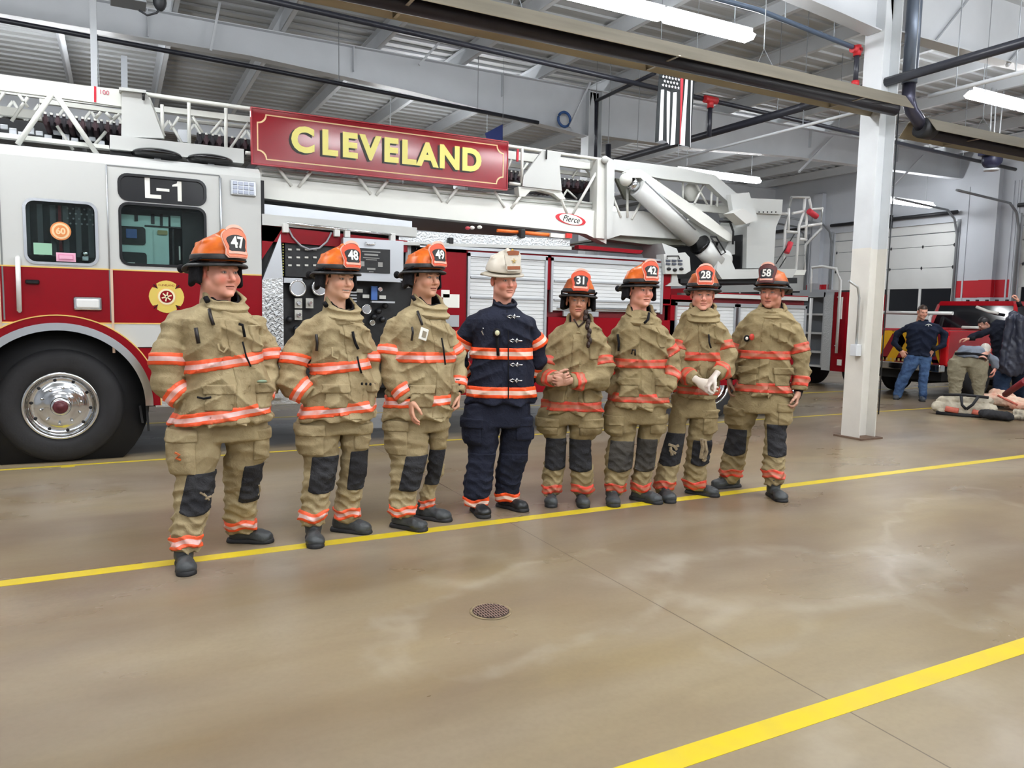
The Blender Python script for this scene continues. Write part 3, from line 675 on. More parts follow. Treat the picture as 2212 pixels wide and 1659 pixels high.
# ---------------------------------------------------------------- head (local frame: x image-right, y away, z up; face towards -y, eyes at z = 0)
def head_field(g, fem=False, smile=False, jaw=1.0):
    jaw = jaw*(.92 if fem else 1.0); mw = 0 if fem else 1
    F = ell(g, (0, .015, .035), (.078, .096, .088))
    F = smin(F, ell(g, (0, -.02, -.035), (.062*jaw, .070, .085)), .03)
    F = smin(F, ell(g, (0, -.045, -.088), ((.036+.004*mw)*jaw, .042, .030)), .025)
    for s in (-1, 1):
        F = smin(F, ell(g, (s*(.042+.003*mw)*jaw, -.010, -.062), (.028*jaw, .036, .036)), .02)
        F = smin(F, ell(g, (s*.036*jaw, -.062, -.036), (.026*jaw, .026, .028)), .02)
    F = smin(F, cone(g, (-.036, -.080-.003*mw, .016), (.036, -.080-.003*mw, .016), .0115, .0115), .014)
    for s in (-1, 1): F = smax(F, -ell(g, (s*.0305, -.101, -.003), (.019, .016, .012)), .010)
    nl = .90 if fem else 1.0
    F = smin(F, cone(g, (0, -.086, .006), (0, -.086-.027*nl, -.037), .0072, .0125*nl), .010)
    for s in (-1, 1): F = smin(F, ell(g, (s*.011, -.094, -.041), (.0080, .010, .0070)), .006)
    F = smin(F, ell(g, (0, -.076, -.106), (.020*jaw, .020, .015)), .015)
    w = .029 if smile else .023
    F = smin(F, ell(g, (0, -.086, -.0655), (w, .012, .0048)), .004)
    F = smin(F, ell(g, (0, -.085, -.0775), (w*.85, .012, .0062)), .004)
    mz = g.Z+.0712-(5.0 if smile else 0.5)*g.X**2
    F = smax(F, -(np.maximum(np.maximum(np.abs(mz)-(.0032 if smile else .0009), np.abs(g.X)-w*.92), g.Y+.080)), .0025)
    for s in (-1, 1):
        F = smin(F, ell(g, (s*.0305, -.0775, -.003), (.0135, .0125, .0125)), .0025)
        e = ell(g, (s*.080, .014, -.012), (.010, .020, .031)); e = smax(e, -ell(g, (s*.089, .008, -.008), (.006, .010, .017)), .004)
        F = smin(F, e, .006)
    F = smin(F, cone(g, (0, .028, -.055), (0, .040, -.22), .052*(.86 if fem else 1.12*jaw), .058*(.86 if fem else 1.16*jaw)), .03)
    return F
def head_mesh(skin, hair, brow, smile=False, fem=False, jaw=1.0, ruddy=.5, long_hair=False):
    g = Grid((-.115, -.135, -.23), (.115, .135, .14), .0030)
    V, Q = g.net(head_field(g, fem, smile, jaw)); x, y, z = V.T
    sk = np.array(lin(skin)); C = np.tile(sk, (len(V), 1))
    def blend(mask, rgb, k=1.0):
        c = np.array(lin(rgb)); m = (np.clip(mask, 0, 1)*k)[:, None]; C[:] = C*(1-m)+c*m
    red = (int(skin[0]*.97), int(skin[1]*.74), int(skin[2]*.70))
    for s in (-1, 1): blend(1.3-np.sqrt(((x-s*.042)/.024)**2+((z+.038)/.024)**2)-(y > -.03)*9, red, ruddy)
    blend(1.4-np.sqrt((x/.014)**2+((z+.036)/.016)**2)-(y > -.09)*9, red, ruddy*.8)
    for s in (-1, 1): blend(1.3-np.sqrt(((z+.012)/.03)**2)-(np.abs(x) < .074)*9, red, ruddy*.7)
    fr = y < -.055
    w = .029 if smile else .023
    blend((1.25-np.sqrt((x/w)**2+((z+.0715-(5 if smile else .5)*x**2)/.0105)**2))*3*fr, (190, 104, 92), .7 if fem else .42)
    if smile: blend((np.abs(z+.0712-5*x**2) < .0038)*(np.abs(x) < .022)*fr*1., (236, 226, 214), 1)
    else: blend((np.abs(z+.0712-.5*x**2) < .0016)*(np.abs(x) < .022)*fr*1., (110, 56, 50), .7)
    for s in (-1, 1):
        ex = x-s*.0305
        blend((1-np.sqrt((ex/.0155)**2+((z+.003)/.0075)**2))*5*fr, (96, 66, 56), .75)
        blend((1-np.sqrt((ex/.0108)**2+((z+.0038)/.0040)**2))*6*fr, (204, 196, 188))
        blend((1-np.sqrt((ex/.0052)**2+((z+.0034)/.0046)**2))*6*fr, (54, 60, 66))
        blend((1-np.sqrt((ex/.0205)**2+((z-.0165-.10*np.abs(ex))/.0050)**2))*3*fr, brow, .85)
    # hair: sides above the ears, back and top
    hm = (z > .055) | ((y > .0) & (z > -.035+.0*y) & (np.abs(x) > .045)) | ((y > .045) & (z > -.075))
    hm |= (np.abs(x) > .06) & (y > -.028) & (z > .0)
    ear = (np.abs(x) > .074) & (z < .022) & (z > -.045) & (y < .035)
    blend((hm & ~ear)*1., hair)
    return V, Q, C
HEADS = {}
def get_head(key, **k):
    if key not in HEADS: HEADS[key] = head_mesh(**k)
    return HEADS[key]

# ---------------------------------------------------------------- hand
def hand_mesh(wrist, dirv, palm, thumb, curl=(.5, .7, .5), skin=(214, 160, 134), scale=1.0, spread=1.0, glove=None):
    """wrist point, finger direction, palm normal, side the thumb leaves from"""
    X = np.array(dirv, float); X /= np.linalg.norm(X)
    Y = np.array(thumb, float); Y -= X*Y.dot(X); Y /= np.linalg.norm(Y)
    Zp = np.array(palm, float); Zp -= X*Zp.dot(X)+Y*Zp.dot(Y); Zp /= np.linalg.norm(Zp)
    B = np.array([X, Y, Zp])
    g = Grid((-.06, -.075, -.055), (.20, .105, .11), .0034)
    F = cone(g, (-.05, 0, 0), (.01, 0, 0), .029, .027, ((0, 0, 1), .72))
    F = smin(F, cone(g, (.018, .016, .002), (.078, .021, .0), .021, .019, ((0, 0, 1), .62)), .02)
    F = smin(F, cone(g, (.018, -.014, .002), (.074, -.021, .0), .021, .018, ((0, 0, 1), .62)), .02)
    L = [(.082, .031, .070), (.088, .0105, .080), (.086, -.0105, .074), (.078, -.031, .058)]
    for i, (bx, by, l) in enumerate(L):
        p = np.array([bx, by, 0.0]); a = 0.0; s = (by/.031)*.10*spread; rr = .0095 if i < 3 else .0082
        fing = None
        for j, (f_, cu) in enumerate(zip((.46, .30, .24), curl)):
            a += cu*(1+.08*i); q = p+l*f_*np.array([math.cos(a)*math.cos(s), math.sin(s), math.sin(a)])
            d = cone(g, p, q, rr, rr*.92); fing = d if fing is None else smin(fing, d, .003); p = q; rr *= .92
        F = smin(F, fing, .004)
    p0, p1, p2, p3 = (.015, .022, .008), (.045, .050, .020), (.070, .060, .034), (.092, .060, .046)
    T = smin(smin(cone(g, p0, p1, .016, .012), cone(g, p1, p2, .0115, .0105), .004), cone(g, p2, p3, .0105, .008), .004)
    F = smin(F, T, .008)
    V, Q = g.net(F); c = np.array(lin(glove or skin)); C = np.tile(c, (len(V), 1))
    if glove is None:
        red = np.array(lin((int(skin[0]*.95), int(skin[1]*.78), int(skin[2]*.76)))); m = np.clip((V[:, 0]-.08)/.06, 0, 1)[:, None]*.5; C = C*(1-m)+red*m
    if np.linalg.det(B) < 0: Q = Q[:, ::-1]
    return (V*scale)@B+np.array(wrist), Q, C

# ---------------------------------------------------------------- helmet meshes, local frame as for the head, brim plane at z = 0
def field_mesh(name, lo, hi, h, fn, colfn=None):
    g = Grid(lo, hi, h); V, Q = g.net(fn(g)); return npmesh(name, V, Q, colfn(V) if colfn else None)
def _dome(g):
    F = ell(g, (0, .005, -.005), (.112, .138, .128))
    F = smin(F, cone(g, (0, -.118, .045), (0, -.04, .136), .012, .011), .02); F = smin(F, cone(g, (0, -.04, .136), (0, .10, .094), .011, .011), .02)
    for s in (-1, 1):
        F = smin(F, cone(g, (s*.045, -.10, .045), (s*.052, .085, .083), .008, .008), .018)
        F = smin(F, ell(g, (s*.062, .0, .085), (.022, .028, .016)), .012)
    F = smax(F, -(g.Z-.004), .006)
    return F
def _brim(g):
    yy = g.Y-.028; ax = .131; ay = .163
    rho = np.sqrt((g.X/ax)**2+(yy/ay)**2); d = (rho-1)*ax
    zc = -.004-.30*np.maximum(g.Y-.05, 0)**1.15-.5*np.maximum(rho-.80, 0)*.09-.05*np.abs(g.X)
    F = smax(d, np.abs(g.Z-zc)-.0052, .005)
    roll = np.sqrt((d+.004)**2+(g.Z-zc)**2)-.0072
    return smin(F, roll, .004)
def _band(g):
    F = ell(g, (0, .005, -.005), (.1155, .1415, .131)); return smax(F, np.abs(g.Z-.020)-.014, .004)
def _flap(g):
    """black ear and neck flap hanging behind the face"""
    r_ = np.sqrt((g.X/.104)**2+((g.Y-.01)/.118)**2)
    th = np.arctan2(g.X, -(g.Y-.01))
    F = np.abs(r_-1-.06*np.clip(-g.Z/.1, 0, 1))*.10-.012-.003*np.sin(th*9)
    F = smax(F, np.maximum(g.Z-.0, -.105-.010*np.sin(th*5)-g.Z), .012)
    return smax(F, -(np.abs(th)-1.28)*.1, .01)
HEL = dict(
    dome=field_mesh('dome', (-.13, -.15, -.01), (.13, .16, .165), .0036, _dome),
    brim=field_mesh('brim', (-.17, -.17, -.09), (.17, .24, .02), .0036, _brim),
    band=field_mesh('band', (-.13, -.155, -.005), (.13, .165, .045), .0036, _band),
    flap=field_mesh('ear_flap', (-.135, -.13, -.13), (.135, .16, .02), .0042, _flap))
ORG = mat('helmet_orange', (238, 122, 28), 0.34, noise=.5, nscale=11, rgb2=(196, 80, 18), detail=8, bump=.1, bscale=20)
ORGD = mat('helmet_orange_scorched', (226, 112, 30), 0.42, noise=.8, nscale=7, rgb2=(120, 52, 26), detail=8)
HWHT = mat('helmet_white', (226, 218, 202), 0.35, noise=.15, nscale=8)
BRIMB = mat('helmet_brim_black', (34, 34, 36), 0.45, noise=.3, nscale=12)
BRIMW = mat('helmet_brim_cream', (206, 196, 178), 0.45, noise=.2, nscale=12)
LEA_W = mat('shield_pink_white', (236, 176, 156), 0.5); LEA_B = mat('shield_black', (22, 22, 24), 0.5); LEA_R = mat('shield_red', (222, 84, 48), 0.5); NUMW = mat('numeral_white', (240, 240, 232), 0.5)
LEA_C = mat('shield_cream', (238, 232, 218), 0.5); LEA_BR = mat('shield_brown', (150, 84, 50), 0.5); GOLD = mat('gold_trim', (216, 178, 70), 0.4)
def shield_M():
    return Matrix.Translation((0, -.138, .088)) @ Matrix.Scale(1.28, 4) @ Matrix.Rotation(math.radians(-12), 4, 'X') @ Matrix.Rotation(PI/2, 4, 'X')
def bend(c, r=.115):
    a = c.x/r; return Vector((math.sin(a)*r, c.y, c.z-(1-math.cos(a))*r*1.0))
def shield_part(name, outline, z0, z1, m, parent, M):
    bm_ = bmesh.new(); vs = [bm_.verts.new((x, y, z1)) for x, y in outline]; bm_.faces.new(vs)
    bmesh.ops.triangulate(bm_, faces=bm_.faces); bmesh.ops.subdivide_edges(bm_, edges=bm_.edges, cuts=3, use_grid_fill=True)
    ext = bmesh.ops.extrude_face_region(bm_, geom=bm_.faces[:]); vv = [v for v in ext['geom'] if isinstance(v, bmesh.types.BMVert)]
    for v in vv: v.co.z = z0
    for v in bm_.verts: v.co = M @ bend(v.co)
    bmesh.ops.recalc_face_normals(bm_, faces=bm_.faces)
    me = bpy.data.meshes.new(name); bm_.to_mesh(me); bm_.free(); return link(name, me, m, parent, world=True)
def outl(w, h, top=0.5):
    """shield outline: arched top, waisted sides"""
    P = []
    for k in range(13): a = PI*k/12; P.append((w*math.cos(a), h*(top*.55)+h*.45*math.sin(a)*.98))
    P += [(-w*.94, h*.05), (-w*.80, -h*.35), (-w*.86, -h*.62), (-w*.7, -h*.78), (w*.7, -h*.78), (w*.86, -h*.62), (w*.80, -h*.35), (w*.94, h*.05)]
    return P
def helmet(person, M, num, white=False, scorched=False, shield=(LEA_W, LEA_R, LEA_B), goggles=False, flap=True):
    """M: helmet frame -> world"""
    t = bpy.data.objects.new('helmet', None); COL.objects.link(t); t.parent = person; t.matrix_parent_inverse = pmat(person).inverted()
    t.location = M.translation; t.empty_display_size = .1
    def put(nm, me, m):
        me2 = me.copy(); me2.transform(M); return link(nm, me2, m, t)
    put('shell', HEL['dome'], HWHT if white else (ORGD if scorched else ORG))
    put('brim', HEL['brim'], BRIMW if white else BRIMB)
    if not white: put('edge_band', HEL['band'], BRIMB)
    if flap and not white: put('ear_flap', HEL['flap'], BLKC)
    S = M @ shield_M()
    if white:
        shield_part('front_shield', outl(.046, .066), -.004, .0, HWHT, t, S)
        shield_part('shield_panel', [(x, y*.30+.036) for x, y in outl(.034, .05)], .0, .0025, LEA_BR, t, S)
        shield_part('shield_panel', [(-.034, -.044), (.034, -.044), (.034, -.028), (-.034, -.028)], .0, .0025, LEA_BR, t, S)
        mb = MB()
        for k in range(5):
            a = PI/2+k*2*PI/5; mb.tube([S @ bend(Vector((0, -.004, .003))), S @ bend(Vector((.013*math.cos(a), -.004+.013*math.sin(a), .003)))], .0022, 6)
        mb.build('emblem', GOLD, t)
    else:
        shield_part('front_shield', outl(.054, .072), -.004, .0, shield[0], t, S)
        shield_part('shield_panel', outl(.0505, .068), .0, .0022, shield[1], t, S)
        shield_part('shield_panel', [(x*.98, y*.70-.003) for x, y in outl(.040, .056)], .0022, .0042, shield[2], t, S)
        shield_part('shield_panel', [(-.036, -.043), (.036, -.043), (.038, -.032), (-.038, -.032)], .0022, .0040, LEA_W, t, S)
        P = [(.040*math.cos(a), .036+.026*math.sin(a)) for a in np.linspace(.30, PI-.30, 9)]+[(.036*math.cos(a), .034+.017*math.sin(a)) for a in np.linspace(PI-.30, .30, 9)]
        shield_part('shield_panel', P, .0022, .0038, LEA_W, t, S)
        text('numeral', num, .056, NUMW, t, S @ Matrix.Translation((0, -.004, .0046)), .0008, .0016, .92, bend)
    mb = MB(); mb.ball(M @ Vector((0, -.112, .146)), .009, .014, .010, 6); mb.build('crest_tip', GOLD if white else BRIMB, t)
    if goggles or not white:
        mb = MB()
        for s in (-1, 1): mb.tube([M @ Vector((s*.118, -.04, .012)), M @ Vector((s*.112, .06, -.008)), M @ Vector((s*.06, .155, -.035))], .008, 6)
        mb.ball(M @ Vector((-.085, .165, -.03)), .022, .03, .026, 6).build('goggle_strap', BLKC, t)
    return t
# ---------------------------------------------------------------- clothed figure traced in its own vertical plane, with real depth
def interp_rows(rows, z):
    R = sorted(rows); zs = [q[0] for q in R]; return [float(np.interp(z, zs, [q[i] for q in R])) for i in (1, 2, 3, 4)]
class Fig:
    def __init__(s, name, label, cat, ank, group=None):
        g = [onZ(*a[:2]) for a in ank]; b = sum(g, Vector())/len(g); s.base = b
        s.ew = Vector((b.x, b.y, 0)).normalized(); s.eu = Vector((s.ew.y, -s.ew.x, 0))
        s.root = empty(name, b, math.atan2(s.eu.y, s.eu.x)); tag(s.root, label, cat, group)
        s.ank = []
        for q in g:
            d = q-b; s.ank.append((d.dot(s.eu), d.dot(s.ew)))
        s.RM = Matrix.Translation(b) @ Matrix.Rotation(math.atan2(s.eu.y, s.eu.x), 4, 'Z')
    def L(s, px, py, dw=0.0):
        d = ray(px, py); t = ((s.base-EYE).dot(s.ew)+dw)/d.dot(s.ew); p = EYE+d*t-s.base
        return np.array([p.dot(s.eu), dw, p.z])
    def row(s, py, xl, xr, dw=0.0, dr=.65, bmin=.05):
        a, b = s.L(xl, py, dw), s.L(xr, py, dw); hw = (b[0]-a[0])/2
        return ((a[2]+b[2])/2, (a[0]+b[0])/2, dw, hw, max(hw*dr, bmin))
    def put(s, name, VQ, m, parent=None, cols=None):
        V, Q = VQ[:2]
        if len(V) == 0: return None
        return link(name, npmesh(name, V, Q, cols), m, parent or s.root, world=False)
    def shell(s, name, g, F, reg, t, m, parent, tcol=None):
        S = np.maximum(np.maximum(F-t, reg), -(F+.012)); V, Q = g.net(S)
        if len(V) == 0: return
        cols = None
        if tcol is not None:
            tv = tcol(V); cols = np.stack([tv, tv, tv], 1)
        return s.put(name, (V, Q), m, parent, cols)

HSC = 1.045
def make_person(P):
    f = Fig(P.get('name', 'firefighter'), P['label'], 'person', P['ank'], P.get('group'))
    h = P.get('h', .0088); sd = P['seed']; yaw = math.radians(P.get('yaw', 0)); coatm, pantm = P.get('mats', (TAN, TAN)); band = P.get('band', BANDB)
    kneem = P.get('knee', KNEE); amp = P.get('fold', 1.0); dr = P.get('dr', .66)
    trows = [f.row(*q, dr=dr, bmin=.06) for q in P['torso']]
    # ---- coat
    armF = P['arms']; arms = []
    for A in armF:
        pp = [f.L(*q) for q in A['p']]; rr = list(A['r']); cx_ = f.L((P['torso'][0][1]+P['torso'][0][2])/2, P['torso'][0][0])[0]
        pp[0][2] -= .045; pp[0][0] += .012*np.sign(cx_-pp[0][0]); rr[0] -= .012
        arms.append((pp, rr))
    allp = np.array([p for a in arms for p in a[0]]+[(r_[1]-r_[3], 0, r_[0]) for r_ in trows]+[(r_[1]+r_[3], 0, r_[0]) for r_ in trows])
    bm_ = max(r_[4] for r_ in trows)
    lo = allp.min(0)-.13; hi = allp.max(0)+.13; lo[1] = min(lo[1], -bm_-.06); hi[1] = max(hi[1], bm_+.06)
    lo[2] = min(r_[0] for r_ in trows)-.03; lo[2] = min(lo[2], min(p[2] for a in arms for p in a[0])-.12); hi[2] = max(r_[0] for r_ in trows)+.05
    g = Grid(lo, hi, h)
    FT, TH, AW = loft(g, trows, 2.4, .018)
    fo = folds(g, 26, sd, (1, 1, .8)); fo2 = folds(g, 60, sd+50, (1, 1, 1))
    zmid = (trows[0][0]+trows[-1][0])/2
    dia = 1-2*np.abs(np.sin(g.X*14+g.Z*22*np.sign(g.X-trows[0][1])+sd+1.2*np.sin(g.Z*9)))**.6
    FT = FT-amp*(.011*fo+.0055*fo2+.011*dia)-.007*np.sin(TH*7+sd)*np.clip((zmid-g.Z)/.3, 0, 1)
    FT = FT-.014*np.clip(1-(g.Z-min(r_[0] for r_ in trows))/.05, 0, 1)
    FA = []
    for i, (pts, rr) in enumerate(arms):
        F = None
        for j in range(len(pts)-1):
            c = cone(g, pts[j], pts[j+1], rr[j], rr[j+1]); F = c if F is None else smin(F, c, .03)
        F = F-amp*(.018*folds(g, 32, sd+7+i, (.6, .6, 1.6))+.005*fo2)
        e = pts[-1]; d = e-pts[-2]; d = d/np.linalg.norm(d)
        if not P.get('opencuff'): F = smax(F, (g.X-e[0])*d[0]+(g.Y-e[1])*d[1]+(g.Z-e[2])*d[2], .008)
        FA.append(F)
    F = FT
    ztop_ = max(r_[0] for r_ in trows)
    for a in FA: F = smin(F, a, .016+.05*np.clip((g.Z-ztop_+.20)/.15, 0, 1))
    # shoulders and hem rounding
    coat = f.put(P.get('coat_name', 'coat'), g.net(F), coatm)
    hem = min(r_[0] for r_ in trows); top = max(r_[0] for r_ in trows)
    u = wrap(TH-yaw)
    for py, tilt, hw in P.get('tb', []):
        c = f.L((P['torso'][2][1]+P['torso'][2][2])/2, py); cu = c[0]
        t = (g.Z-c[2]-tilt*(g.X-cu)); reg = np.abs(t)-hw
        f.shell('reflective_band', g, FT, reg, .0075, band, coat, lambda V, c=c, tilt=tilt, cu=cu, hw=hw: np.abs(V[:, 2]-c[2]-tilt*(V[:, 0]-cu))/hw)
    for i, A in enumerate(armF):
        pts, rr = arms[i]
        for (j, tt, hw) in A.get('b', []):
            c = pts[j]+(pts[j+1]-pts[j])*tt; n = pts[j+1]-pts[j]; n = n/np.linalg.norm(n)
            t = (g.X-c[0])*n[0]+(g.Y-c[1])*n[1]+(g.Z-c[2])*n[2]
            reg = np.maximum(np.abs(t)-hw, np.sqrt((g.X-c[0])**2+(g.Y-c[1])**2+(g.Z-c[2])**2)-.15)
            f.shell('reflective_band', g, FA[i], reg, .0075, band, coat, lambda V, c=c, n=n, hw=hw: np.abs((V-c)@n)/hw)
    if P.get('gear', True):
        ow = P.get('placket', .040)
        f.shell('storm_flap', g, FT, np.maximum(np.maximum(np.abs(u*AW*.85+.01)-ow, hem+.006-g.Z), g.Z-top+.10), .0055, coatm, coat)
        zp = hem+.085
        for s_ in (-1, 1):
            c0 = u*AW*.9-s_*.135
            f.shell('pocket', g, FT, np.maximum(np.maximum(np.abs(c0)-.070, zp-g.Z), g.Z-zp-.125), .013, coatm, coat)
            f.shell('pocket_flap', g, FT, np.maximum(np.maximum(np.abs(c0)-.078, zp+.095-g.Z), g.Z-zp-.150), .021, coatm, coat)
        zc = top-.26; c0 = u*AW*.9+.10
        f.shell('chest_pocket', g, FT, np.maximum(np.maximum(np.abs(u*AW*.9-.115)-.042, zc-.03-g.Z), g.Z-zc-.13), .012, coatm, coat)
    # ---- collar
    if P.get('collar', True):
        cpx, cpy, cr, ch = P.get('col'); cc = f.L(cpx, cpy); ch += .016
        gc = Grid((cc[0]-.19, -.19, cc[2]-.16), (cc[0]+.19, .21, cc[2]+ch+.06), .0075)
        zz = (gc.Z-cc[2]); k = np.clip((zz+.10)/(ch+.10), 0, 1); fa = math.sin(yaw)*.02
        rad = cr*(1.50-.48*k); ang = np.arctan2(gc.X-cc[0], -(gc.Y-.02)); fr = np.cos(ang-yaw)
        q = np.sqrt((gc.X-cc[0]-fa)**2+(gc.Y-.015)**2)
        sh = .012+.012*np.clip(fr, 0, 1)*(1-k)
        wav = .011*(1-2*np.abs(np.sin(zz*62+2.6*np.cos(ang-yaw)+sd))**.8)*np.clip(fr+.4, 0, 1)
        droop = ch-.078*np.clip(fr+.15, 0, 1)**1.3*P.get('cdroop', 1.0)+.006*np.sin(ang*5+sd)
        C_ = np.maximum(np.abs(q-rad-wav-.012*np.clip(fr, 0, 1))-sh, np.maximum(zz-droop, -.11-zz))
        C_ = smax(C_, np.maximum(zz-droop, -.11-zz), .012)
        f.put('collar', gc.net(C_), coatm, coat)
        C2 = smax(np.abs(q-rad+.020)-.006, np.maximum(zz-droop-.004, -.06-zz), .006)
        f.put('collar_lining', gc.net(C2), BLKC, coat)
    # ---- trousers
    legs = []
    for i, Lg in enumerate(P['legs']):
        aw = f.ank[i][1]; n = len(Lg['rows']); R = []
        y0, y1 = Lg['rows'][0][0], Lg['rows'][-1][0]
        for q in Lg['rows']:
            k = (q[0]-y0)/(y1-y0); R.append(f.row(q[0], q[1], q[2], aw*k, dr=Lg.get('dr', .92), bmin=.05))
        legs.append(R)
    zs = [r_[0] for R in legs for r_ in R]; us = [r_[1]+s_*r_[3] for R in legs for r_ in R for s_ in (-1, 1)]; ws = [r_[2]+s_*r_[4] for R in legs for r_ in R for s_ in (-1, 1)]
    hr = [f.row(q[0]-(14 if k_ == 2 else 8*k_), q[1]+6, q[2]-6, dr=.60, bmin=.1) for k_, q in enumerate(P['hips'])]
    zs += [r_[0] for r_ in hr]
    g2 = Grid((min(us)-.05, min(ws)-.06, min(zs)-.05), (max(us)+.05, max(ws)+.06, max(zs)+.03), h)
    FL = []
    bun = lambda z0: np.clip((z0-g2.Z)/.25, 0, 1)
    for i, R in enumerate(legs):
        Fl, Th, Aw = loft(g2, R, 2.3, .012); zb = R[-1][0]
        fo = folds(g2, 40, sd+20+i, (.5, .5, 1.7)); fo2 = folds(g2, 22, sd+30+i, (1, 1, .5))
        ring = 1-2*np.abs(np.sin(g2.Z*52+1.3*np.sin(Th*2+i)+sd+.7*np.sin(Th*3)))**.7
        Fl = Fl-amp*(.012*fo+.010*fo2+.006*ring*bun(zb+.48))
        FL.append((Fl, Th, Aw))
    FH, TH2, AW2 = loft(g2, hr, 2.5, .02)
    F = smin(FL[0][0], FL[1][0], .006) if len(FL) > 1 else FL[0][0]
    F = smin(F, FH-amp*.006*folds(g2, 25, sd+44, (1, 1, .5)), .02)
    pant = f.put(P.get('pant_name', 'trousers'), g2.net(F), pantm)
    for i, Lg in enumerate(P['legs']):
        Fl, Th, Aw = FL[i]; R = legs[i]
        def cw(g_): return np.interp(g_.Z, [q[0] for q in sorted(R)], [q[2] for q in sorted(R)])
        if 'patch' in Lg:
            (yt, xa, xb), (yb, xc, xd) = Lg['patch']
            a, b, c, d = [f.L(x, y, R[len(R)//2][2]) for x, y in ((xa, yt), (xb, yt), (xc, yb), (xd, yb))]
            k = np.clip((g2.Z-c[2])/(a[2]-c[2]), 0, 1); lo_ = c[0]+(a[0]-c[0])*k; hi_ = d[0]+(b[0]-d[0])*k
            reg = np.maximum(np.maximum(lo_-g2.X, g2.X-hi_), np.maximum(c[2]-g2.Z+.10*((g2.X-(lo_+hi_)/2)**2)/.01*.3, g2.Z-a[2]))
            reg = np.maximum(reg, g2.Y-cw(g2)-.02)
            f.shell('knee_patch', g2, Fl, reg, .008, kneem, pant)
        if 'pk' in Lg:
            yt, yb, xa, xb = Lg['pk']; a, b = f.L(xa, yt), f.L(xb, yb)
            reg = np.maximum(np.maximum(a[0]-g2.X, g2.X-b[0]), np.maximum(b[2]-g2.Z, g2.Z-a[2]))
            f.shell('cargo_pocket', g2, Fl, reg, .012, pantm, pant)
            zt = a[2]; reg = np.maximum(np.maximum(a[0]-.012-g2.X, g2.X-b[0]-.012), np.maximum(zt-.065-g2.Z, g2.Z-zt-.008))
            f.shell('pocket_flap', g2, Fl, reg, .019, pantm, pant)
        if 'cb' in Lg:
            yb, hw = Lg['cb']; xm = (Lg['rows'][-1][1]+Lg['rows'][-1][2])/2; c = f.L(xm, yb, f.ank[i][1]*.95)
            wv = lambda X: .010*np.sin(X*40+sd)
            f.shell('reflective_band', g2, Fl, np.abs(g2.Z-c[2]-wv(g2.X))-hw, .0065, band, pant, lambda V, c=c, hw=hw: np.abs(V[:, 2]-c[2]-wv(V[:, 0]))/hw)
    # ---- boots
    for i, q in enumerate(P['ank']):
        au, aw = f.ank[i]; ph = math.radians(q[2]); d = np.array([math.sin(ph), -math.cos(ph)]); sc = P.get('boot', 1.0)
        zt = min(r_[0] for r_ in legs[i])+.05
        at = lambda s_, z: (au+d[0]*s_*sc, aw+d[1]*s_*sc, z)
        tu, tw = legs[i][-1][1], legs[i][-1][2]
        gb = Grid((au-.30, aw-.30, -.012), (au+.30, aw+.30, zt+.05), .0075)
        bR = .056*sc; n = (-d[1], d[0], 0)
        Fb = cone(gb, at(-.01, .09), (tu, tw, zt), bR, bR*1.02)
        Fb = smin(Fb, cone(gb, at(-.035, .045), at(.095, .046), .045*sc, .043*sc, ((0, 0, 1), .95)), .03)
        Fb = smin(Fb, ell(gb, at(.140, .036), (.060*sc, .060*sc, .043)), .035)
        Fb = Fb-.006*folds(gb, 55, sd+i, (.7, .7, 1.4))-.004*np.abs(np.sin(gb.Z*90))*np.clip((gb.Z-.08)/.05, 0, 1); Fb = smax(Fb, .004-gb.Z, .004)
        bo = f.put('boot', gb.net(Fb), P.get('bootm', BOOTM))
        fl = cone(gb, at(-.045, .0), at(.10, .0), .050*sc, .049*sc); fl = smin(fl, cone(gb, at(.10, 0), at(.150, 0), .053*sc, .056*sc), .02)
        f.put('sole', gb.net(smax(fl, np.abs(gb.Z-.014)-.014, .003)), SOLEM, bo)
    # ---- body: head, neck, trunk and limbs under the clothes, hands
    VS, QS, CS = [], [], []; off = 0
    def addb(V, Q, C):
        nonlocal off
        VS.append(V); QS.append(Q+off); CS.append(C); off += len(V)
    Hd = P['head']; hy, hp, hr_, hs = [math.radians(a) for a in Hd['rot']]+[Hd.get('scale', 1.0)]
    hs *= Hd.get('adj', 1.03); hc = f.L(*Hd['c']); hc[2] += .006
    HR = Matrix.Rotation(hy, 3, 'Z') @ Matrix.Rotation(hp, 3, 'X') @ Matrix.Rotation(hr_, 3, 'Y')
    V, Q, C = get_head(Hd['key'], **Hd.get('k', {})); R3 = np.array(HR)
    addb((V*hs)@R3.T+hc, Q, C)
    if P.get('inner', True):
        gi = Grid(lo, hi, .02); rs = [(r_[0]-(.0 if r_[0] < top-.05 else .03), r_[1], r_[2], max(r_[3]-.06, .04), max(r_[4]-.05, .03)) for r_ in trows]
        Fi = loft(gi, rs, 2.2, .03)[0]
        for pts, rr in arms:
            if not P.get('hands'): pts = pts[:-1]+[pts[-2]+(pts[-1]-pts[-2])*.3]
            for j in range(len(pts)-1): Fi = smin(Fi, cone(gi, pts[j], pts[j+1], max(rr[j]-.035, .03), max(rr[j+1]-.035, .028)), .02)
        V, Q = gi.net(Fi); c = np.tile(np.array(lin((40, 40, 44))), (len(V), 1)); addb(V, Q, c)
    for hd in P.get('hands', []):
        V, Q, C = hand_mesh(f.L(*hd['w']), hd['d'], hd['n'], hd['t'], hd.get('c', (.5, .7, .5)), hd.get('skin', P['skin']), hd.get('s', 1.05), glove=hd.get('glove'))
        addb(V, Q, C)
        if hd.get('cuff', True):
            w = f.L(*hd['w']); dd = np.array(hd['d'], float); dd /= np.linalg.norm(dd)
            MB().tube([f.RM @ Vector(w-dd*.10), f.RM @ Vector(w-dd*.012)], .040, 14, r2=.034).build('wristlet', BLKC, coat)
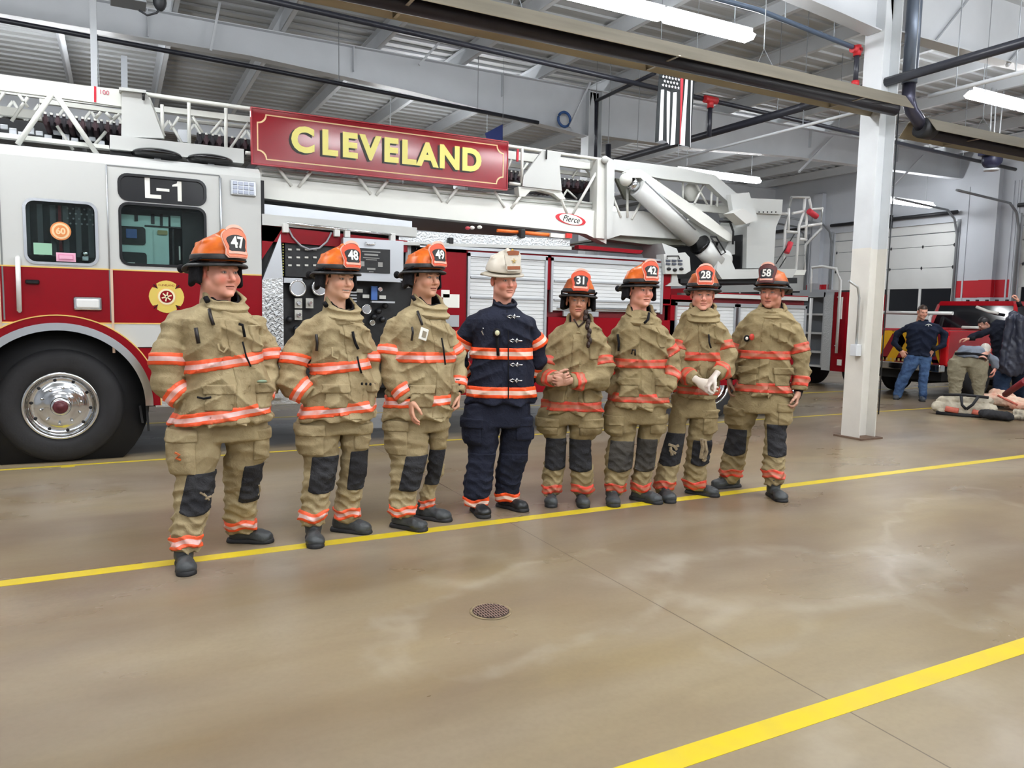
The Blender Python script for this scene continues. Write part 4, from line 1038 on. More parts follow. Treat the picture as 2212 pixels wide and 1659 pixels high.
    f.put('body', (np.concatenate(VS), np.concatenate(QS)), SKINM, cols=np.concatenate(CS))
    # ---- helmet
    HM = f.RM @ Matrix.Translation(Vector(hc)) @ HR.to_4x4() @ Matrix.Scale(hs, 4)
    f.HM = HM
    if 'helmet' in P:
        hk = dict(P['helmet']); up = hk.pop('up', .052)-.008; sc = hk.pop('sc', 1.0)*HSC; tl = hk.pop('tilt', 0)
        helmet(f.root, HM @ Matrix.Translation((0, .002, up)) @ Matrix.Rotation(math.radians(tl), 4, 'X') @ Matrix.Scale(sc, 4), **hk)
    f.trows = trows; f.coat = coat; f.pant = pant; f.legs_rows = legs
    return f
def front(f, px, py, off=.012):
    """point on the front of the coat under a picture point, in world axes"""
    p = f.L(px, py)
    for _ in range(3):
        cu, cw, a, b = interp_rows(f.trows, p[2]); x = min(abs((p[0]-cu)/a), .98); w = cw-b*(1-x**2.4)**(1/2.4); p = f.L(px, py, w-off)
    return f.RM @ Vector(p)
# ================================================================ PEOPLE
LEA_O = mat('shield_orange_pink', (226, 128, 96), .5)
SK1, SK2, SK3, SK4 = (238, 172, 150), (238, 188, 160), (222, 168, 140), (234, 170, 148)
CAST = []
def P_(**k): CAST.append(k)
P_(label='stocky firefighter in tan turnout gear with helmet 47, leftmost in the row', seed=1, yaw=24, ank=[(398, 1222, 6), (522, 1170, 68)], dr=.80,
   torso=[(652, 437, 513), (667, 402, 538), (690, 378, 558), (725, 378, 566), (770, 384, 572), (820, 388, 588), (870, 372, 591), (909, 370, 590)],
   tb=[(782, .155, .037), (890, .135, .037)],
   arms=[dict(p=[(380, 690, -.02), (363, 765, -.04), (362, 830, -.06), (398, 864, -.10)], r=[.105, .098, .088, .074], b=[(1, .18, .036), (2, .62, .036)]),
         dict(p=[(556, 690, .12), (574, 760, .16), (582, 820, .14), (560, 858, -.02)], r=[.09, .085, .08, .07], b=[(1, .1, .036), (2, .7, .035)])],
   col=(478, 648, .090, .055),
   hips=[(885, 372, 585), (930, 362, 580), (965, 366, 575)],
   legs=[dict(rows=[(905, 368, 482), (930, 360, 482), (974, 356, 480), (1005, 366, 474), (1030, 376, 468), (1060, 372, 462), (1097, 369, 458), (1140, 363, 446), (1176, 362, 436), (1192, 368, 432)], patch=((1020, 405, 474), (1108, 385, 460)), pk=(925, 1012, 358, 425), cb=(1166, .034)),
         dict(rows=[(900, 478, 578), (930, 480, 582), (974, 483, 582), (992, 482, 580), (1000, 480, 571), (1048, 480, 564), (1097, 479, 558), (1130, 481, 558), (1152, 486, 559)], patch=((1000, 526, 572), (1086, 513, 560)), pk=(925, 990, 545, 583), cb=(1129, .032))],
   head=dict(c=(473, 590), rot=(34, 0, 0), scale=1.17, key='a', k=dict(skin=SK1, hair=(150, 104, 66), brow=(176, 124, 88), jaw=1.14, ruddy=.75)),
   helmet=dict(num='47', shield=(LEA_W, LEA_O, LEA_B), up=.054, sc=1.0), skin=SK1)
P_(label='smiling firefighter in tan turnout gear with helmet 48, second from left', seed=2, yaw=30, ank=[(677, 1166, 6), (742, 1147, 62)], dr=.74,
   torso=[(664, 700, 762), (683, 670, 780), (710, 656, 794), (760, 664, 799), (800, 664, 804), (835, 660, 814), (870, 648, 814), (903, 642, 812)],
   tb=[(791, .10, .037), (880, .10, .037)],
   arms=[dict(p=[(662, 705, -.02), (636, 775, -.05), (628, 828, -.08), (668, 856, -.11)], r=[.090, .088, .085, .072], b=[(1, .05, .036), (2, .60, .036)]),
         dict(p=[(783, 705, .12), (799, 770, .16), (803, 820, .12), (790, 855, -.02)], r=[.08, .078, .07, .065], b=[(1, .1, .036)])],
   col=(733, 665, .082, .055),
   hips=[(885, 644, 806), (925, 640, 800), (950, 642, 798)],
   legs=[dict(rows=[(895, 640, 735), (915, 637, 734), (955, 637, 734), (979, 650, 735), (1010, 654, 730), (1057, 648, 720), (1089, 645, 714), (1122, 643, 705), (1136, 648, 702)], patch=((982, 675, 733), (1062, 665, 722)), pk=(915, 976, 638, 700), cb=(1112, .034)),
         dict(rows=[(895, 733, 804), (915, 733, 803), (950, 733, 801), (972, 735, 796), (1013, 730, 794), (1057, 722, 787), (1089, 719, 783), (1122, 719, 780), (1132, 724, 778)], patch=((970, 757, 796), (1056, 748, 789)), pk=(915, 968, 765, 802), cb=(1104, .034))],
   head=dict(c=(731, 603), rot=(33, 2, 0), scale=1.04, key='b', k=dict(skin=SK2, hair=(70, 50, 38), brow=(96, 70, 52), smile=True, ruddy=.5)),
   helmet=dict(num='48', shield=(LEA_W, LEA_R, LEA_B), up=.052, sc=1.0), skin=SK2)
P_(label='firefighter in tan turnout gear with helmet 49 and both hands out, third from left', seed=3, yaw=38, ank=[(868, 1139, 55), (920, 1120, 62)], dr=.80,
   torso=[(656, 883, 951), (675, 854, 960), (705, 834, 975), (760, 836, 984), (810, 840, 986), (850, 830, 986), (880, 824, 982), (900, 826, 972)],
   tb=[(769, .0, .037), (862, .06, .036)],
   arms=[dict(p=[(846, 700, -.02), (844, 765, -.06), (850, 815, -.10), (882, 862, -.16)], r=[.092, .088, .082, .066], b=[(0, .88, .036), (2, .65, .036)]),
         dict(p=[(963, 700, .10), (980, 760, .12), (988, 805, .10), (988, 848, .03)], r=[.08, .076, .072, .06], b=[(0, .9, .034), (2, .5, .034)])],
   col=(920, 655, .084, .055),
   hips=[(870, 830, 978), (915, 829, 972), (945, 832, 968)],
   legs=[dict(rows=[(890, 828, 926), (915, 828, 926), (950, 829, 926), (978, 838, 927), (1000, 842, 926), (1030, 840, 918), (1057, 839, 906), (1089, 837, 903), (1109, 837, 898), (1120, 842, 896)], patch=((980, 877, 925), (1056, 860, 905)), pk=(905, 975, 830, 880), cb=(1100, .033)),
         dict(rows=[(890, 918, 972), (915, 922, 972), (948, 925, 970), (974, 926, 963), (1024, 920, 964), (1042, 912, 950), (1057, 905, 945), (1089, 902, 941), (1102, 905, 940)], patch=((968, 928, 963), (1046, 916, 948)), cb=(1086, .032))],
   head=dict(c=(918, 601), rot=(38, 0, 0), scale=1.04, key='c', k=dict(skin=SK3, hair=(40, 32, 28), brow=(44, 34, 30), ruddy=.4)),
   helmet=dict(num='49', up=.054, sc=1.0), skin=SK3,
   hands=[dict(w=(887, 866, -.17), d=(.06, -.25, -1), n=(.75, .45, -.1), t=(.35, -1, 0), c=(.25, .4, .3)), dict(w=(988, 852, .02), d=(-.05, -.25, -1), n=(-.8, -.6, 0), t=(.2, -1, 0), c=(.9, 1.1, .7))])
P_(label='officer in navy turnout gear with a white helmet, hands behind his back', seed=4, yaw=14, ank=[(1032, 1106, 18), (1094, 1096, 50)], dr=.66, mats=(NAVY, NAVY), band=BANDN, knee=NAVY, fold=.7,
   torso=[(659, 1066, 1110), (671, 1031, 1129), (690, 1012, 1150), (730, 1014, 1152), (775, 1017, 1152), (810, 1012, 1155), (845, 1007, 1157), (868, 1008, 1153)],
   tb=[(762, .0, .042), (844, .0, .042)],
   arms=[dict(p=[(1018, 690, .0), (995, 738, .04), (991, 780, .08), (1022, 830, .20)], r=[.085, .075, .068, .062], b=[(0, .92, .040), (2, .35, .038)]),
         dict(p=[(1144, 692, .04), (1160, 740, .08), (1162, 780, .12), (1135, 830, .22)], r=[.08, .070, .066, .06], b=[(0, .92, .040), (2, .35, .038)])],
   col=(1088, 660, .066, .035), cdroop=.5,
   hips=[(855, 1008, 1150), (900, 998, 1148), (935, 1000, 1146)],
   legs=[dict(rows=[(870, 1003, 1086), (912, 994, 1084), (945, 999, 1080), (966, 1010, 1077), (993, 1009, 1070), (1021, 1003, 1068), (1048, 999, 1066), (1071, 1000, 1058), (1094, 1002, 1054)], patch=((975, 1016, 1072), (1072, 1004, 1058)), pk=(900, 955, 998, 1040), cb=(1083, .036)),
         dict(rows=[(870, 1080, 1147), (912, 1082, 1148), (941, 1080, 1154), (960, 1079, 1146), (993, 1074, 1142), (1021, 1069, 1128), (1048, 1068, 1126), (1071, 1068, 1122), (1086, 1072, 1122)], patch=((975, 1082, 1140), (1045, 1074, 1126)), pk=(900, 948, 1115, 1154), cb=(1071, .036))],
   head=dict(c=(1089, 606), rot=(24, 3, -3), scale=1.06, key='d', k=dict(skin=SK4, hair=(150, 112, 84), brow=(170, 128, 100), ruddy=.65)),
   helmet=dict(num='', white=True, up=.062, sc=1.0, tilt=7), skin=SK4, bootm=mat('boot_black', (30, 32, 34), .4, noise=.2), gear=False)
P_(label='female firefighter with a long braid and helmet 31, hands clasped at her waist', seed=5, yaw=4, ank=[(1190, 1085, 2), (1256, 1086, 6)], dr=.72, mats=(TAN2, TAN2), band=BANDD,
   torso=[(692, 1229, 1281), (705, 1201, 1299), (735, 1186, 1310), (790, 1182, 1304), (835, 1176, 1300), (865, 1170, 1301), (889, 1168, 1300)],
   tb=[(874, -.02, .038)],
   arms=[dict(p=[(1200, 722, -.0), (1180, 785, -.04), (1176, 815, -.10), (1205, 818, -.26)], r=[.085, .078, .076, .064], b=[(1, .0, .034), (2, .55, .036)]),
         dict(p=[(1299, 728, .0), (1304, 790, -.04), (1295, 822, -.12), (1232, 822, -.26)], r=[.088, .085, .08, .066], b=[(0, .80, .036), (2, .75, .036)])],
   col=(1252, 690, .080, .030), cdroop=1.6,
   hips=[(875, 1164, 1300), (905, 1158, 1302), (930, 1168, 1290)],
   legs=[dict(rows=[(880, 1162, 1230), (900, 1157, 1229), (924, 1158, 1228), (938, 1170, 1227), (952, 1178, 1226), (985, 1175, 1224), (1010, 1171, 1222), (1040, 1168, 1218), (1062, 1168, 1213), (1072, 1173, 1209)], patch=((943, 1180, 1224), (1012, 1176, 1221)), pk=(900, 936, 1160, 1205), cb=(1054, .033)),
         dict(rows=[(880, 1228, 1300), (900, 1228, 1304), (924, 1228, 1303), (938, 1228, 1292), (952, 1229, 1279), (985, 1228, 1278), (1010, 1229, 1283), (1040, 1231, 1284), (1062, 1235, 1282), (1072, 1240, 1276)], patch=((945, 1229, 1277), (1016, 1230, 1279)), pk=(902, 938, 1252, 1300), cb=(1053, .033))],
   head=dict(c=(1249, 650), rot=(4, 0, 2), scale=1.03, key='e', k=dict(skin=(206, 150, 122), hair=(48, 32, 26), brow=(50, 34, 28), fem=True, jaw=.92, ruddy=.3)),
   helmet=dict(num='31', scorched=True, shield=(LEA_R, LEA_R, LEA_B), up=.052, sc=1.0), skin=(206, 156, 134), boot=.9,
   hands=[dict(w=(1199, 818, -.29), d=(.9, -.35, .05), n=(.2, .9, .2), t=(0, -.2, 1), c=(.9, 1.0, .6), s=.95, cuff=False), dict(w=(1226, 823, -.29), d=(-.95, -.45, -.05), n=(-.1, .9, .1), t=(0, -.2, 1), c=(.8, 1.0, .6), s=.95, cuff=False)])
P_(label='tall firefighter in tan gear with helmet 42, sixth from left, hands in pockets', seed=6, yaw=16, ank=[(1322, 1083, 6), (1382, 1080, 58)], dr=.72, mats=(TAN2, TAN2), band=BANDD, knee=KNEE2,
   torso=[(668, 1358, 1406), (685, 1337, 1425), (712, 1324, 1442), (765, 1326, 1442), (800, 1326, 1442), (835, 1316, 1448), (878, 1313, 1450)],
   tb=[(784, .0, .036), (856, .0, .038)],
   arms=[dict(p=[(1336, 708, .04), (1322, 765, .08), (1312, 815, .04), (1328, 842, -.08)], r=[.085, .08, .078, .07], b=[(2, .1, .036)]),
         dict(p=[(1434, 710, .04), (1448, 765, .07), (1452, 805, .03), (1440, 842, -.08)], r=[.082, .078, .074, .066], b=[(0, .8, .034), (2, .2, .036)])],
   col=(1381, 674, .082, .050), cdroop=1.3,
   hips=[(865, 1308, 1446), (905, 1304, 1442), (928, 1306, 1438)],
   legs=[dict(rows=[(870, 1306, 1380), (900, 1303, 1379), (930, 1304, 1378), (943, 1317, 1375), (973, 1309, 1372), (1006, 1304, 1368), (1039, 1304, 1355), (1062, 1306, 1350), (1070, 1310, 1346)], patch=((948, 1319, 1371), (1014, 1312, 1365)), pk=(895, 938, 1306, 1345), cb=(1051, .033)),
         dict(rows=[(870, 1380, 1444), (900, 1380, 1442), (930, 1378, 1438), (943, 1376, 1429), (973, 1372, 1420), (1006, 1367, 1417), (1039, 1361, 1409), (1060, 1363, 1406), (1068, 1367, 1402)], patch=((944, 1377, 1421), (1016, 1370, 1413)), pk=(895, 936, 1405, 1440), cb=(1050, .032))],
   head=dict(c=(1384, 628), rot=(30, 0, 0), scale=1.04, key='f', k=dict(skin=SK1, hair=(52, 38, 32), brow=(80, 58, 46), ruddy=.55)),
   helmet=dict(num='42', up=.050, sc=1.0), skin=SK1)
P_(label='firefighter with helmet 28 and hands clasped low, second from right', seed=7, yaw=8, ank=[(1436, 1075, 16), (1503, 1066, 68)], dr=.72, mats=(TAN2, TAN2), band=BANDD,
   torso=[(662, 1496, 1540), (679, 1471, 1555), (710, 1464, 1568), (760, 1468, 1566), (800, 1464, 1562), (835, 1456, 1556), (857, 1454, 1552)],
   tb=[(769, .0, .036), (841, -.02, .036)],
   arms=[dict(p=[(1470, 704, .0), (1462, 765, -.04), (1466, 800, -.08), (1505, 822, -.24)], r=[.085, .080, .078, .066], b=[(0, .62, .036), (2, .55, .040)]),
         dict(p=[(1562, 706, .02), (1571, 765, -.01), (1568, 795, -.06), (1545, 812, -.22)], r=[.085, .08, .076, .064], b=[(0, .62, .036), (2, .45, .036)])],
   col=(1517, 668, .082, .045),
   hips=[(845, 1450, 1550), (885, 1446, 1549), (915, 1448, 1546)],
   legs=[dict(rows=[(850, 1447, 1498), (887, 1446, 1492), (925, 1442, 1485), (947, 1438, 1480), (973, 1424, 1475), (1002, 1419, 1470), (1034, 1411, 1463), (1054, 1411, 1457), (1066, 1416, 1452)], patch=((933, 1440, 1481), (1002, 1421, 1469)), cb=(1045, .034)),
         dict(rows=[(850, 1496, 1548), (887, 1492, 1550), (925, 1484, 1548), (943, 1483, 1541), (973, 1481, 1537), (1002, 1475, 1530), (1034, 1473, 1528), (1054, 1476, 1530), (1060, 1480, 1526)], patch=((946, 1497, 1540), (1003, 1491, 1532)), pk=(885, 938, 1520, 1552), cb=(1044, .034))],
   head=dict(c=(1518, 636), rot=(5, 4, 0), scale=1.04, key='g', k=dict(skin=SK1, hair=(92, 66, 46), brow=(110, 80, 60), ruddy=.5)),
   helmet=dict(num='28', flap=False, scorched=True, shield=(LEA_W, LEA_R, LEA_B), up=.050, sc=1.0, tilt=-4), skin=(224, 190, 172),
   hands=[dict(w=(1512, 826, -.27), d=(.75, -.2, -.45), n=(-.1, .8, -.3), t=(.5, 0, .8), c=(.5, .6, .4), glove=(216, 204, 190), cuff=False), dict(w=(1541, 816, -.27), d=(-.55, -.35, -.75), n=(-.2, .9, -.2), t=(.6, -.3, .5), c=(.7, .8, .5), glove=(226, 214, 204), cuff=False)])
P_(label='firefighter with helmet 58 standing at the right end of the row, arms hanging', seed=8, yaw=2, ank=[(1580, 1052, -52), (1671, 1073, 22)], dr=.70, mats=(TAN2, TAN2), band=BANDD,
   torso=[(662, 1641, 1695), (679, 1612, 1718), (710, 1594, 1724), (760, 1594, 1714), (800, 1592, 1712), (830, 1588, 1714), (852, 1586, 1714)],
   tb=[(766, .0, .036), (835, .0, .042)],
   arms=[dict(p=[(1600, 704, .02), (1588, 755, .05), (1582, 790, .05), (1577, 818, .02)], r=[.085, .078, .072, .06], b=[(0, .8, .036)]),
         dict(p=[(1722, 704, .0), (1730, 765, .0), (1731, 800, -.02), (1727, 843, -.05)], r=[.085, .078, .074, .066], b=[(0, .72, .038), (2, .55, .042)])],
   col=(1668, 668, .086, .045),
   hips=[(838, 1584, 1712), (880, 1570, 1712), (905, 1572, 1708)],
   legs=[dict(rows=[(845, 1580, 1650), (880, 1566, 1642), (915, 1564, 1632), (924, 1572, 1628), (952, 1566, 1620), (980, 1559, 1616), (1012, 1551, 1608), (1034, 1550, 1600), (1046, 1556, 1596)], patch=((923, 1574, 1615), (980, 1559, 1610)), pk=(878, 918, 1566, 1606), cb=(1018, .034)),
         dict(rows=[(845, 1646, 1714), (880, 1650, 1714), (914, 1648, 1708), (925, 1648, 1700), (952, 1647, 1699), (980, 1645, 1701), (1012, 1642, 1697), (1036, 1645, 1697), (1050, 1650, 1692)], patch=((914, 1656, 1701), (983, 1658, 1699)), pk=(870, 916, 1682, 1712), cb=(1022, .034))],
   head=dict(c=(1667, 632), rot=(-18, 2, 0), scale=1.05, key='h', k=dict(skin=(204, 142, 120), hair=(44, 34, 30), brow=(60, 44, 38), ruddy=.5)),
   helmet=dict(num='58', flap=False, scorched=True, shield=(mat('shield_maroon', (96, 44, 44), .5), mat('shield_maroon', (96, 44, 44), .5), LEA_B), up=.050, sc=1.0, tilt=-3), skin=(196, 146, 126),
   hands=[dict(w=(1576, 823, .0), d=(.05, -.3, -1), n=(.9, .2, 0), t=(-.1, -1, -.1), c=(.35, .5, .4), glove=(150, 116, 96)), dict(w=(1724, 850, -.06), d=(-.12, -.25, -1), n=(-.8, .5, 0), t=(0, -1, 0), c=(.6, .8, .5), glove=(196, 150, 128))])
FIG = [make_person(p) for p in CAST]
# ---------------------------------------------------------------- small gear on the coats
def strap(f, name, pts, r, m, off=.012, par=None):
    return MB().tube([front(f, x, y, off) for x, y in pts], r, 6).build(name, m, par or f.coat)
HOOK = mat('dark_hook', (44, 40, 40), .4, metal=.3); SILV = mat('clasp_silver', (214, 218, 222), .25, metal=.8)
f = FIG[0]
strap(f, 'snap_hook', [(452, 668), (455, 684), (461, 702)], .010, HOOK); strap(f, 'snap_hook', [(423, 708), (426, 726), (429, 742)], .011, HOOK)
strap(f, 'lanyard', [(516, 700), (524, 702), (529, 728)], .008, BLKC); strap(f, 'lanyard', [(524, 738), (532, 770), (542, 792)], .005, BLKC)
strap(f, 'collar_clip', [(444, 642), (449, 652)], .016, BLKC, .05)
strap(f, 'pocket_shadow_slit', [(426, 858), (440, 861), (456, 858)], .006, BLKC, .004)
strap(f, 'pocket_strap', [(471, 742), (473, 756), (484, 762), (492, 750)], .007, TAN, .012)
q = front(f, 566, 824, .028); MB().ball(q, .03, .012, .010, 6).build('pocket_badge', mat('badge_green_grey', (132, 150, 124), .5), f.coat)
f = FIG[1]
strap(f, 'snap_hook', [(683, 722), (685, 740), (684, 758)], .009, HOOK); strap(f, 'lanyard', [(762, 716), (764, 728), (768, 742), (774, 754)], .009, BLKC); strap(f, 'lanyard', [(772, 770), (776, 790), (781, 806)], .006, BLKC)
strap(f, 'collar_clip', [(701, 654), (705, 661)], .015, BLKC, .045); strap(f, 'utility_loop', [(718, 750), (717, 770), (730, 775)], .008, TAN)
m = MB()
for k in range(4): m.ball(front(f, 782+k*9, 829+k*.5, .03), .008, .006, .01, 4)
m.build('name_mark', BLKC, f.coat)
f = FIG[2]
strap(f, 'snap_hook', [(902, 672), (908, 690), (912, 702)], .009, HOOK); strap(f, 'snap_hook', [(890, 706), (892, 718), (889, 736)], .008, HOOK)
strap(f, 'collar_clip', [(890, 640), (896, 648)], .014, BLKC, .045); strap(f, 'lanyard', [(954, 730), (958, 752), (962, 788)], .006, BLKC)
q = front(f, 915, 722, .03); M_ = Matrix.Translation(q) @ Matrix.Rotation(f.root.rotation_euler.z+math.radians(38), 4, 'Z')
m = MB(); m.box((-.032, -.006, -.040), (.032, .006, .040), .004); bmesh.ops.transform(m.bm, matrix=M_ @ Matrix.Rotation(.3, 4, 'Y'), verts=m.bm.verts); tg = m.build('paper_tag', NUMW, f.coat)
m = MB(); m.box((-.016, -.009, -.020), (.016, -.005, .020)); bmesh.ops.transform(m.bm, matrix=M_ @ Matrix.Rotation(.3, 4, 'Y'), verts=m.bm.verts); m.build('tag_print', mat('tag_print', (150, 140, 120), .6), tg)
f = FIG[3]
for x, y in ((1108, 684), (1113, 736), (1114, 788), (1113, 822)):
    q = front(f, x, y, .012); ux = Vector((f.eu.x, f.eu.y, 0))
    m = MB(); m.tube([q-ux*.042, q-ux*.018+Vector((0, 0, .011)), q, q-ux*.018-Vector((0, 0, .011)), q-ux*.042], .0045, 6); m.tube([q, q+ux*.012+Vector((0, 0, .012)), q+ux*.024, q+ux*.012-Vector((0, 0, .012)), q], .0045, 6); m.tube([q+ux*.020, q+ux*.05], .005, 6)
    m.tube([q+Vector((0, 0, -.016))+ux*.01, q+Vector((0, 0, .018))+ux*.012], .004, 6); m.build('coat_clasp', SILV, f.coat)
q = front(f, 1073, 719, .03); MB().ball(q, .032, .02, .034, 8).build('chest_lamp', BLKC, f.coat); MB().ball(q+Vector((-.004, -.016, 0)), .018, .012, .019, 8).build('lamp_face', mat('lamp_face_cream', (216, 214, 176), .3), f.coat)
strap(f, 'lamp_strap', [(1074, 728), (1075, 745), (1076, 768)], .012, BLKC, .012); strap(f, 'microphone_clip', [(1044, 708), (1041, 716), (1045, 724)], .006, SILV, .012)
strap(f, 'front_seam', [(1095, 670), (1098, 720), (1098, 790), (1098, 862)], .004, BLKC, .004)
f = FIG[4]
m = MB(); pts = [(1264, 676), (1266, 686), (1269, 696), (1270, 706), (1272, 716), (1273, 726), (1273, 736), (1272, 745)]
for k, (x, y) in enumerate(pts):
    q = front(f, x, y, .025) if k > 0 else front(f, x, y, .03); m.ball(q+Vector((.006*(-1)**k, 0, 0)), .020-.0010*k, .018, .026, 8)
m.build('braid', mat('hair_dark_brown', (58, 38, 30), .5, noise=.5, nscale=60, bump=.6, bscale=120), f.root)
strap(f, 'shirt_neck', [(1240, 690), (1250, 706), (1262, 694)], .008, mat('shirt_brown', (60, 44, 38), .8), .01)
f = FIG[5]
strap(f, 'snap_hook', [(1334, 722), (1337, 740), (1336, 758)], .010, BLKC); strap(f, 'utility_loop', [(1364, 765), (1366, 756), (1372, 756), (1372, 768)], .008, HOOK)
strap(f, 'shirt_neck', [(1402, 676), (1400, 690), (1392, 698)], .010, BLKC, .02)
f = FIG[6]
strap(f, 'lanyard', [(1531, 722), (1532, 740), (1536, 752)], .007, BLKC)
f = FIG[7]
q = front(f, 1613, 731, .03); MB().ball(q, .030, .016, .028, 8).build('radio_knob', BLKC, f.coat); MB().ball(q+Vector((-.01, -.012, 0)), .016, .008, .014, 6).build('knob_face', NUMW, f.coat)
q = front(f, 1624, 728, .025); MB().ball(q, .026, .012, .028, 8).build('red_badge', mat('badge_red', (196, 60, 44), .5), f.coat)
# torn patches on the knees
RAG = mat('torn_lining', (176, 158, 128), .9, noise=.5, nscale=40)
def torn(f, li, pts, r=.010):
    R = f.legs_rows[li]; mb = MB()
    for a in pts:
        P = []
        for x, y in a:
            p = f.L(x, y); cu, cw, ra, rb = interp_rows(R, p[2]); xx = min(abs((p[0]-cu)/ra), .98); p = f.L(x, y, cw-rb*(1-xx**2.3)**(1/2.3)-.016); P.append(f.RM @ Vector(p))
        mb.tube(P, r, 5)
    mb.build('torn_lining', RAG, f.pant)
torn(FIG[0], 0, [[(432, 1064), (446, 1072)], [(440, 1066), (452, 1080)], [(444, 1078), (456, 1072)]], .006)
torn(FIG[0], 1, [[(560, 1048), (562, 1060), (558, 1070)]], .006)
torn(FIG[6], 0, [[(1444, 960), (1456, 964), (1462, 972)], [(1448, 966), (1452, 984)], [(1458, 966), (1466, 962)], [(1446, 972), (1460, 980)]], .012)
torn(FIG[6], 1, [[(1516, 948), (1518, 966), (1514, 990)], [(1522, 950), (1526, 975), (1520, 996)], [(1514, 985), (1524, 994)]], .016)
mk = front(FIG[0], 385, 982, .0) if False else None
f = FIG[0]; R = f.legs_rows[0]; P = []
for x, y in ((378, 978), (388, 983), (380, 990), (390, 994)):
    p = f.L(x, y); cu, cw, ra, rb = interp_rows(R, p[2]); xx = min(abs((p[0]-cu)/ra), .98); P.append(f.RM @ Vector(f.L(x, y, cw-rb*(1-xx**2.3)**(1/2.3)-.018)))
MB().tube(P, .007, 5).build('orange_mark', mat('mark_orange', (196, 100, 50), .6), f.pant)
# ================================================================ LADDER TRUCK (near side in the plane Y = 8, parallel to the painted lines)
TW = mat('truck_white', (204, 206, 203), 0.3, spec=.35)
TWM = mat('ladder_white', (232, 233, 226), 0.4, noise=.06, nscale=2)
TR = mat('truck_red', (140, 8, 24), 0.3, spec=.22)
GOLDL = mat('gold_pinstripe', (236, 196, 110), .35)
CHROME = mat('chrome', (222, 224, 226), 0.12, metal=1.0)
ALU = mat('brushed_aluminium', (196, 200, 204), 0.35, metal=.7)
TREAD = mat('tread_plate', (204, 208, 210), 0.3, metal=.65, bump=.9, bscale=42)
RUB = mat('tyre_rubber', (40, 40, 43), 0.7, noise=.3, nscale=8, bump=.2, bscale=30)
BLK = mat('gloss_black', (16, 17, 20), 0.2)
BLKM = mat('matt_black', (24, 25, 28), 0.6)
PANELB = mat('pump_panel_black', (30, 32, 34), .45, noise=.5, nscale=14, rgb2=(16, 17, 18))
GLS = bpy.data.materials.new('cab_glass'); GLS.use_nodes = True; _n = GLS.node_tree.nodes; _l = GLS.node_tree.links
_n.remove(_n['Principled BSDF']); _t = _n.new('ShaderNodeBsdfTransparent'); _t.inputs[0].default_value = (.78, .86, .85, 1); _g = _n.new('ShaderNodeBsdfGlossy'); _g.inputs['Roughness'].default_value = .03
_x = _n.new('ShaderNodeMixShader'); _f = _n.new('ShaderNodeFresnel'); _f.inputs[0].default_value = 1.3; _l.new(_f.outputs[0], _x.inputs[0]); _l.new(_t.outputs[0], _x.inputs[1]); _l.new(_g.outputs[0], _x.inputs[2]); _l.new(_x.outputs[0], _n['Material Output'].inputs[0])
YS = 8.0
T = empty('ladder_truck', (3.5, 9.2, 0)); tag(T, 'white and red ladder fire truck with the long white aerial ladder, parked behind the firefighters', 'fire truck')
def S(px, py, y=YS): q = onY(px, py, y); return (q.x, q.z)
def SX(px, py=600, y=YS): return onY(px, py, y).x
XC0, XC1 = -2.55, 1.305          # cab front and rear
def arch(cx, cz, r, x0, x1, zb, zt, n=22):
    """outline of a body side with a wheel arch"""
    P = [(x0, zt), (x1, zt), (x1, zb)]
    a0 = math.asin(max(-1, min(1, (zb-cz)/r)))
    for k in range(n+1):
        a = a0+(PI-2*a0)*k/n; P.append((cx+r*math.cos(a), cz+r*math.sin(a)))
    P.append((x0, zb)); return P
WCX, WCZ, RT = -0.485, 0.530, 0.530
ZB = 0.52
# ---- cab shell: red lower body, white band, white upper part as one painted skin each
def skin(name, z0, z1, m, y0=YS, y1=YS+.06, r=.82):
    mb = MB(); P = []
    # polygon between z0 and z1 minus the arch circle
    def xs(z):
        d = r*r-(z-WCZ)**2; return math.sqrt(d) if d > 0 else None
    n = 14; L_ = []; R_ = []
    for k in range(n+1):
        z = z0+(z1-z0)*k/n; q = xs(z)
        if q is None: break
        L_.append((WCX-q, z)); R_.append((WCX+q, z))
    if not L_: mb.xz([(XC0, z0), (XC1, z0), (XC1, z1), (XC0, z1)], y0, y1)
    else:
        full = len(L_) == n+1
        if full:
            mb.xz([(XC0, z0)]+L_+[(XC0, z1)], y0, y1); mb.xz([(XC1, z1)]+R_[::-1]+[(XC1, z0)], y0, y1)
        else:
            top = [(WCX, WCZ+r)]
            mb.xz([(XC0, z0)]+L_+top+[(WCX, z1), (XC0, z1)], y0, y1); mb.xz([(XC1, z1), (WCX, z1)]+top+R_[::-1]+[(XC1, z0)], y0, y1)
    return mb
cab = MB().box((XC0, YS+.10, 1.30), (XC1, YS+2.35, 2.78), .06); cab.box((XC0, YS+.10, ZB+.15), (WCX-.85, YS+2.35, 1.32)); cab.box((WCX+.85, YS+.10, ZB+.1), (XC1, YS+2.35, 1.32))
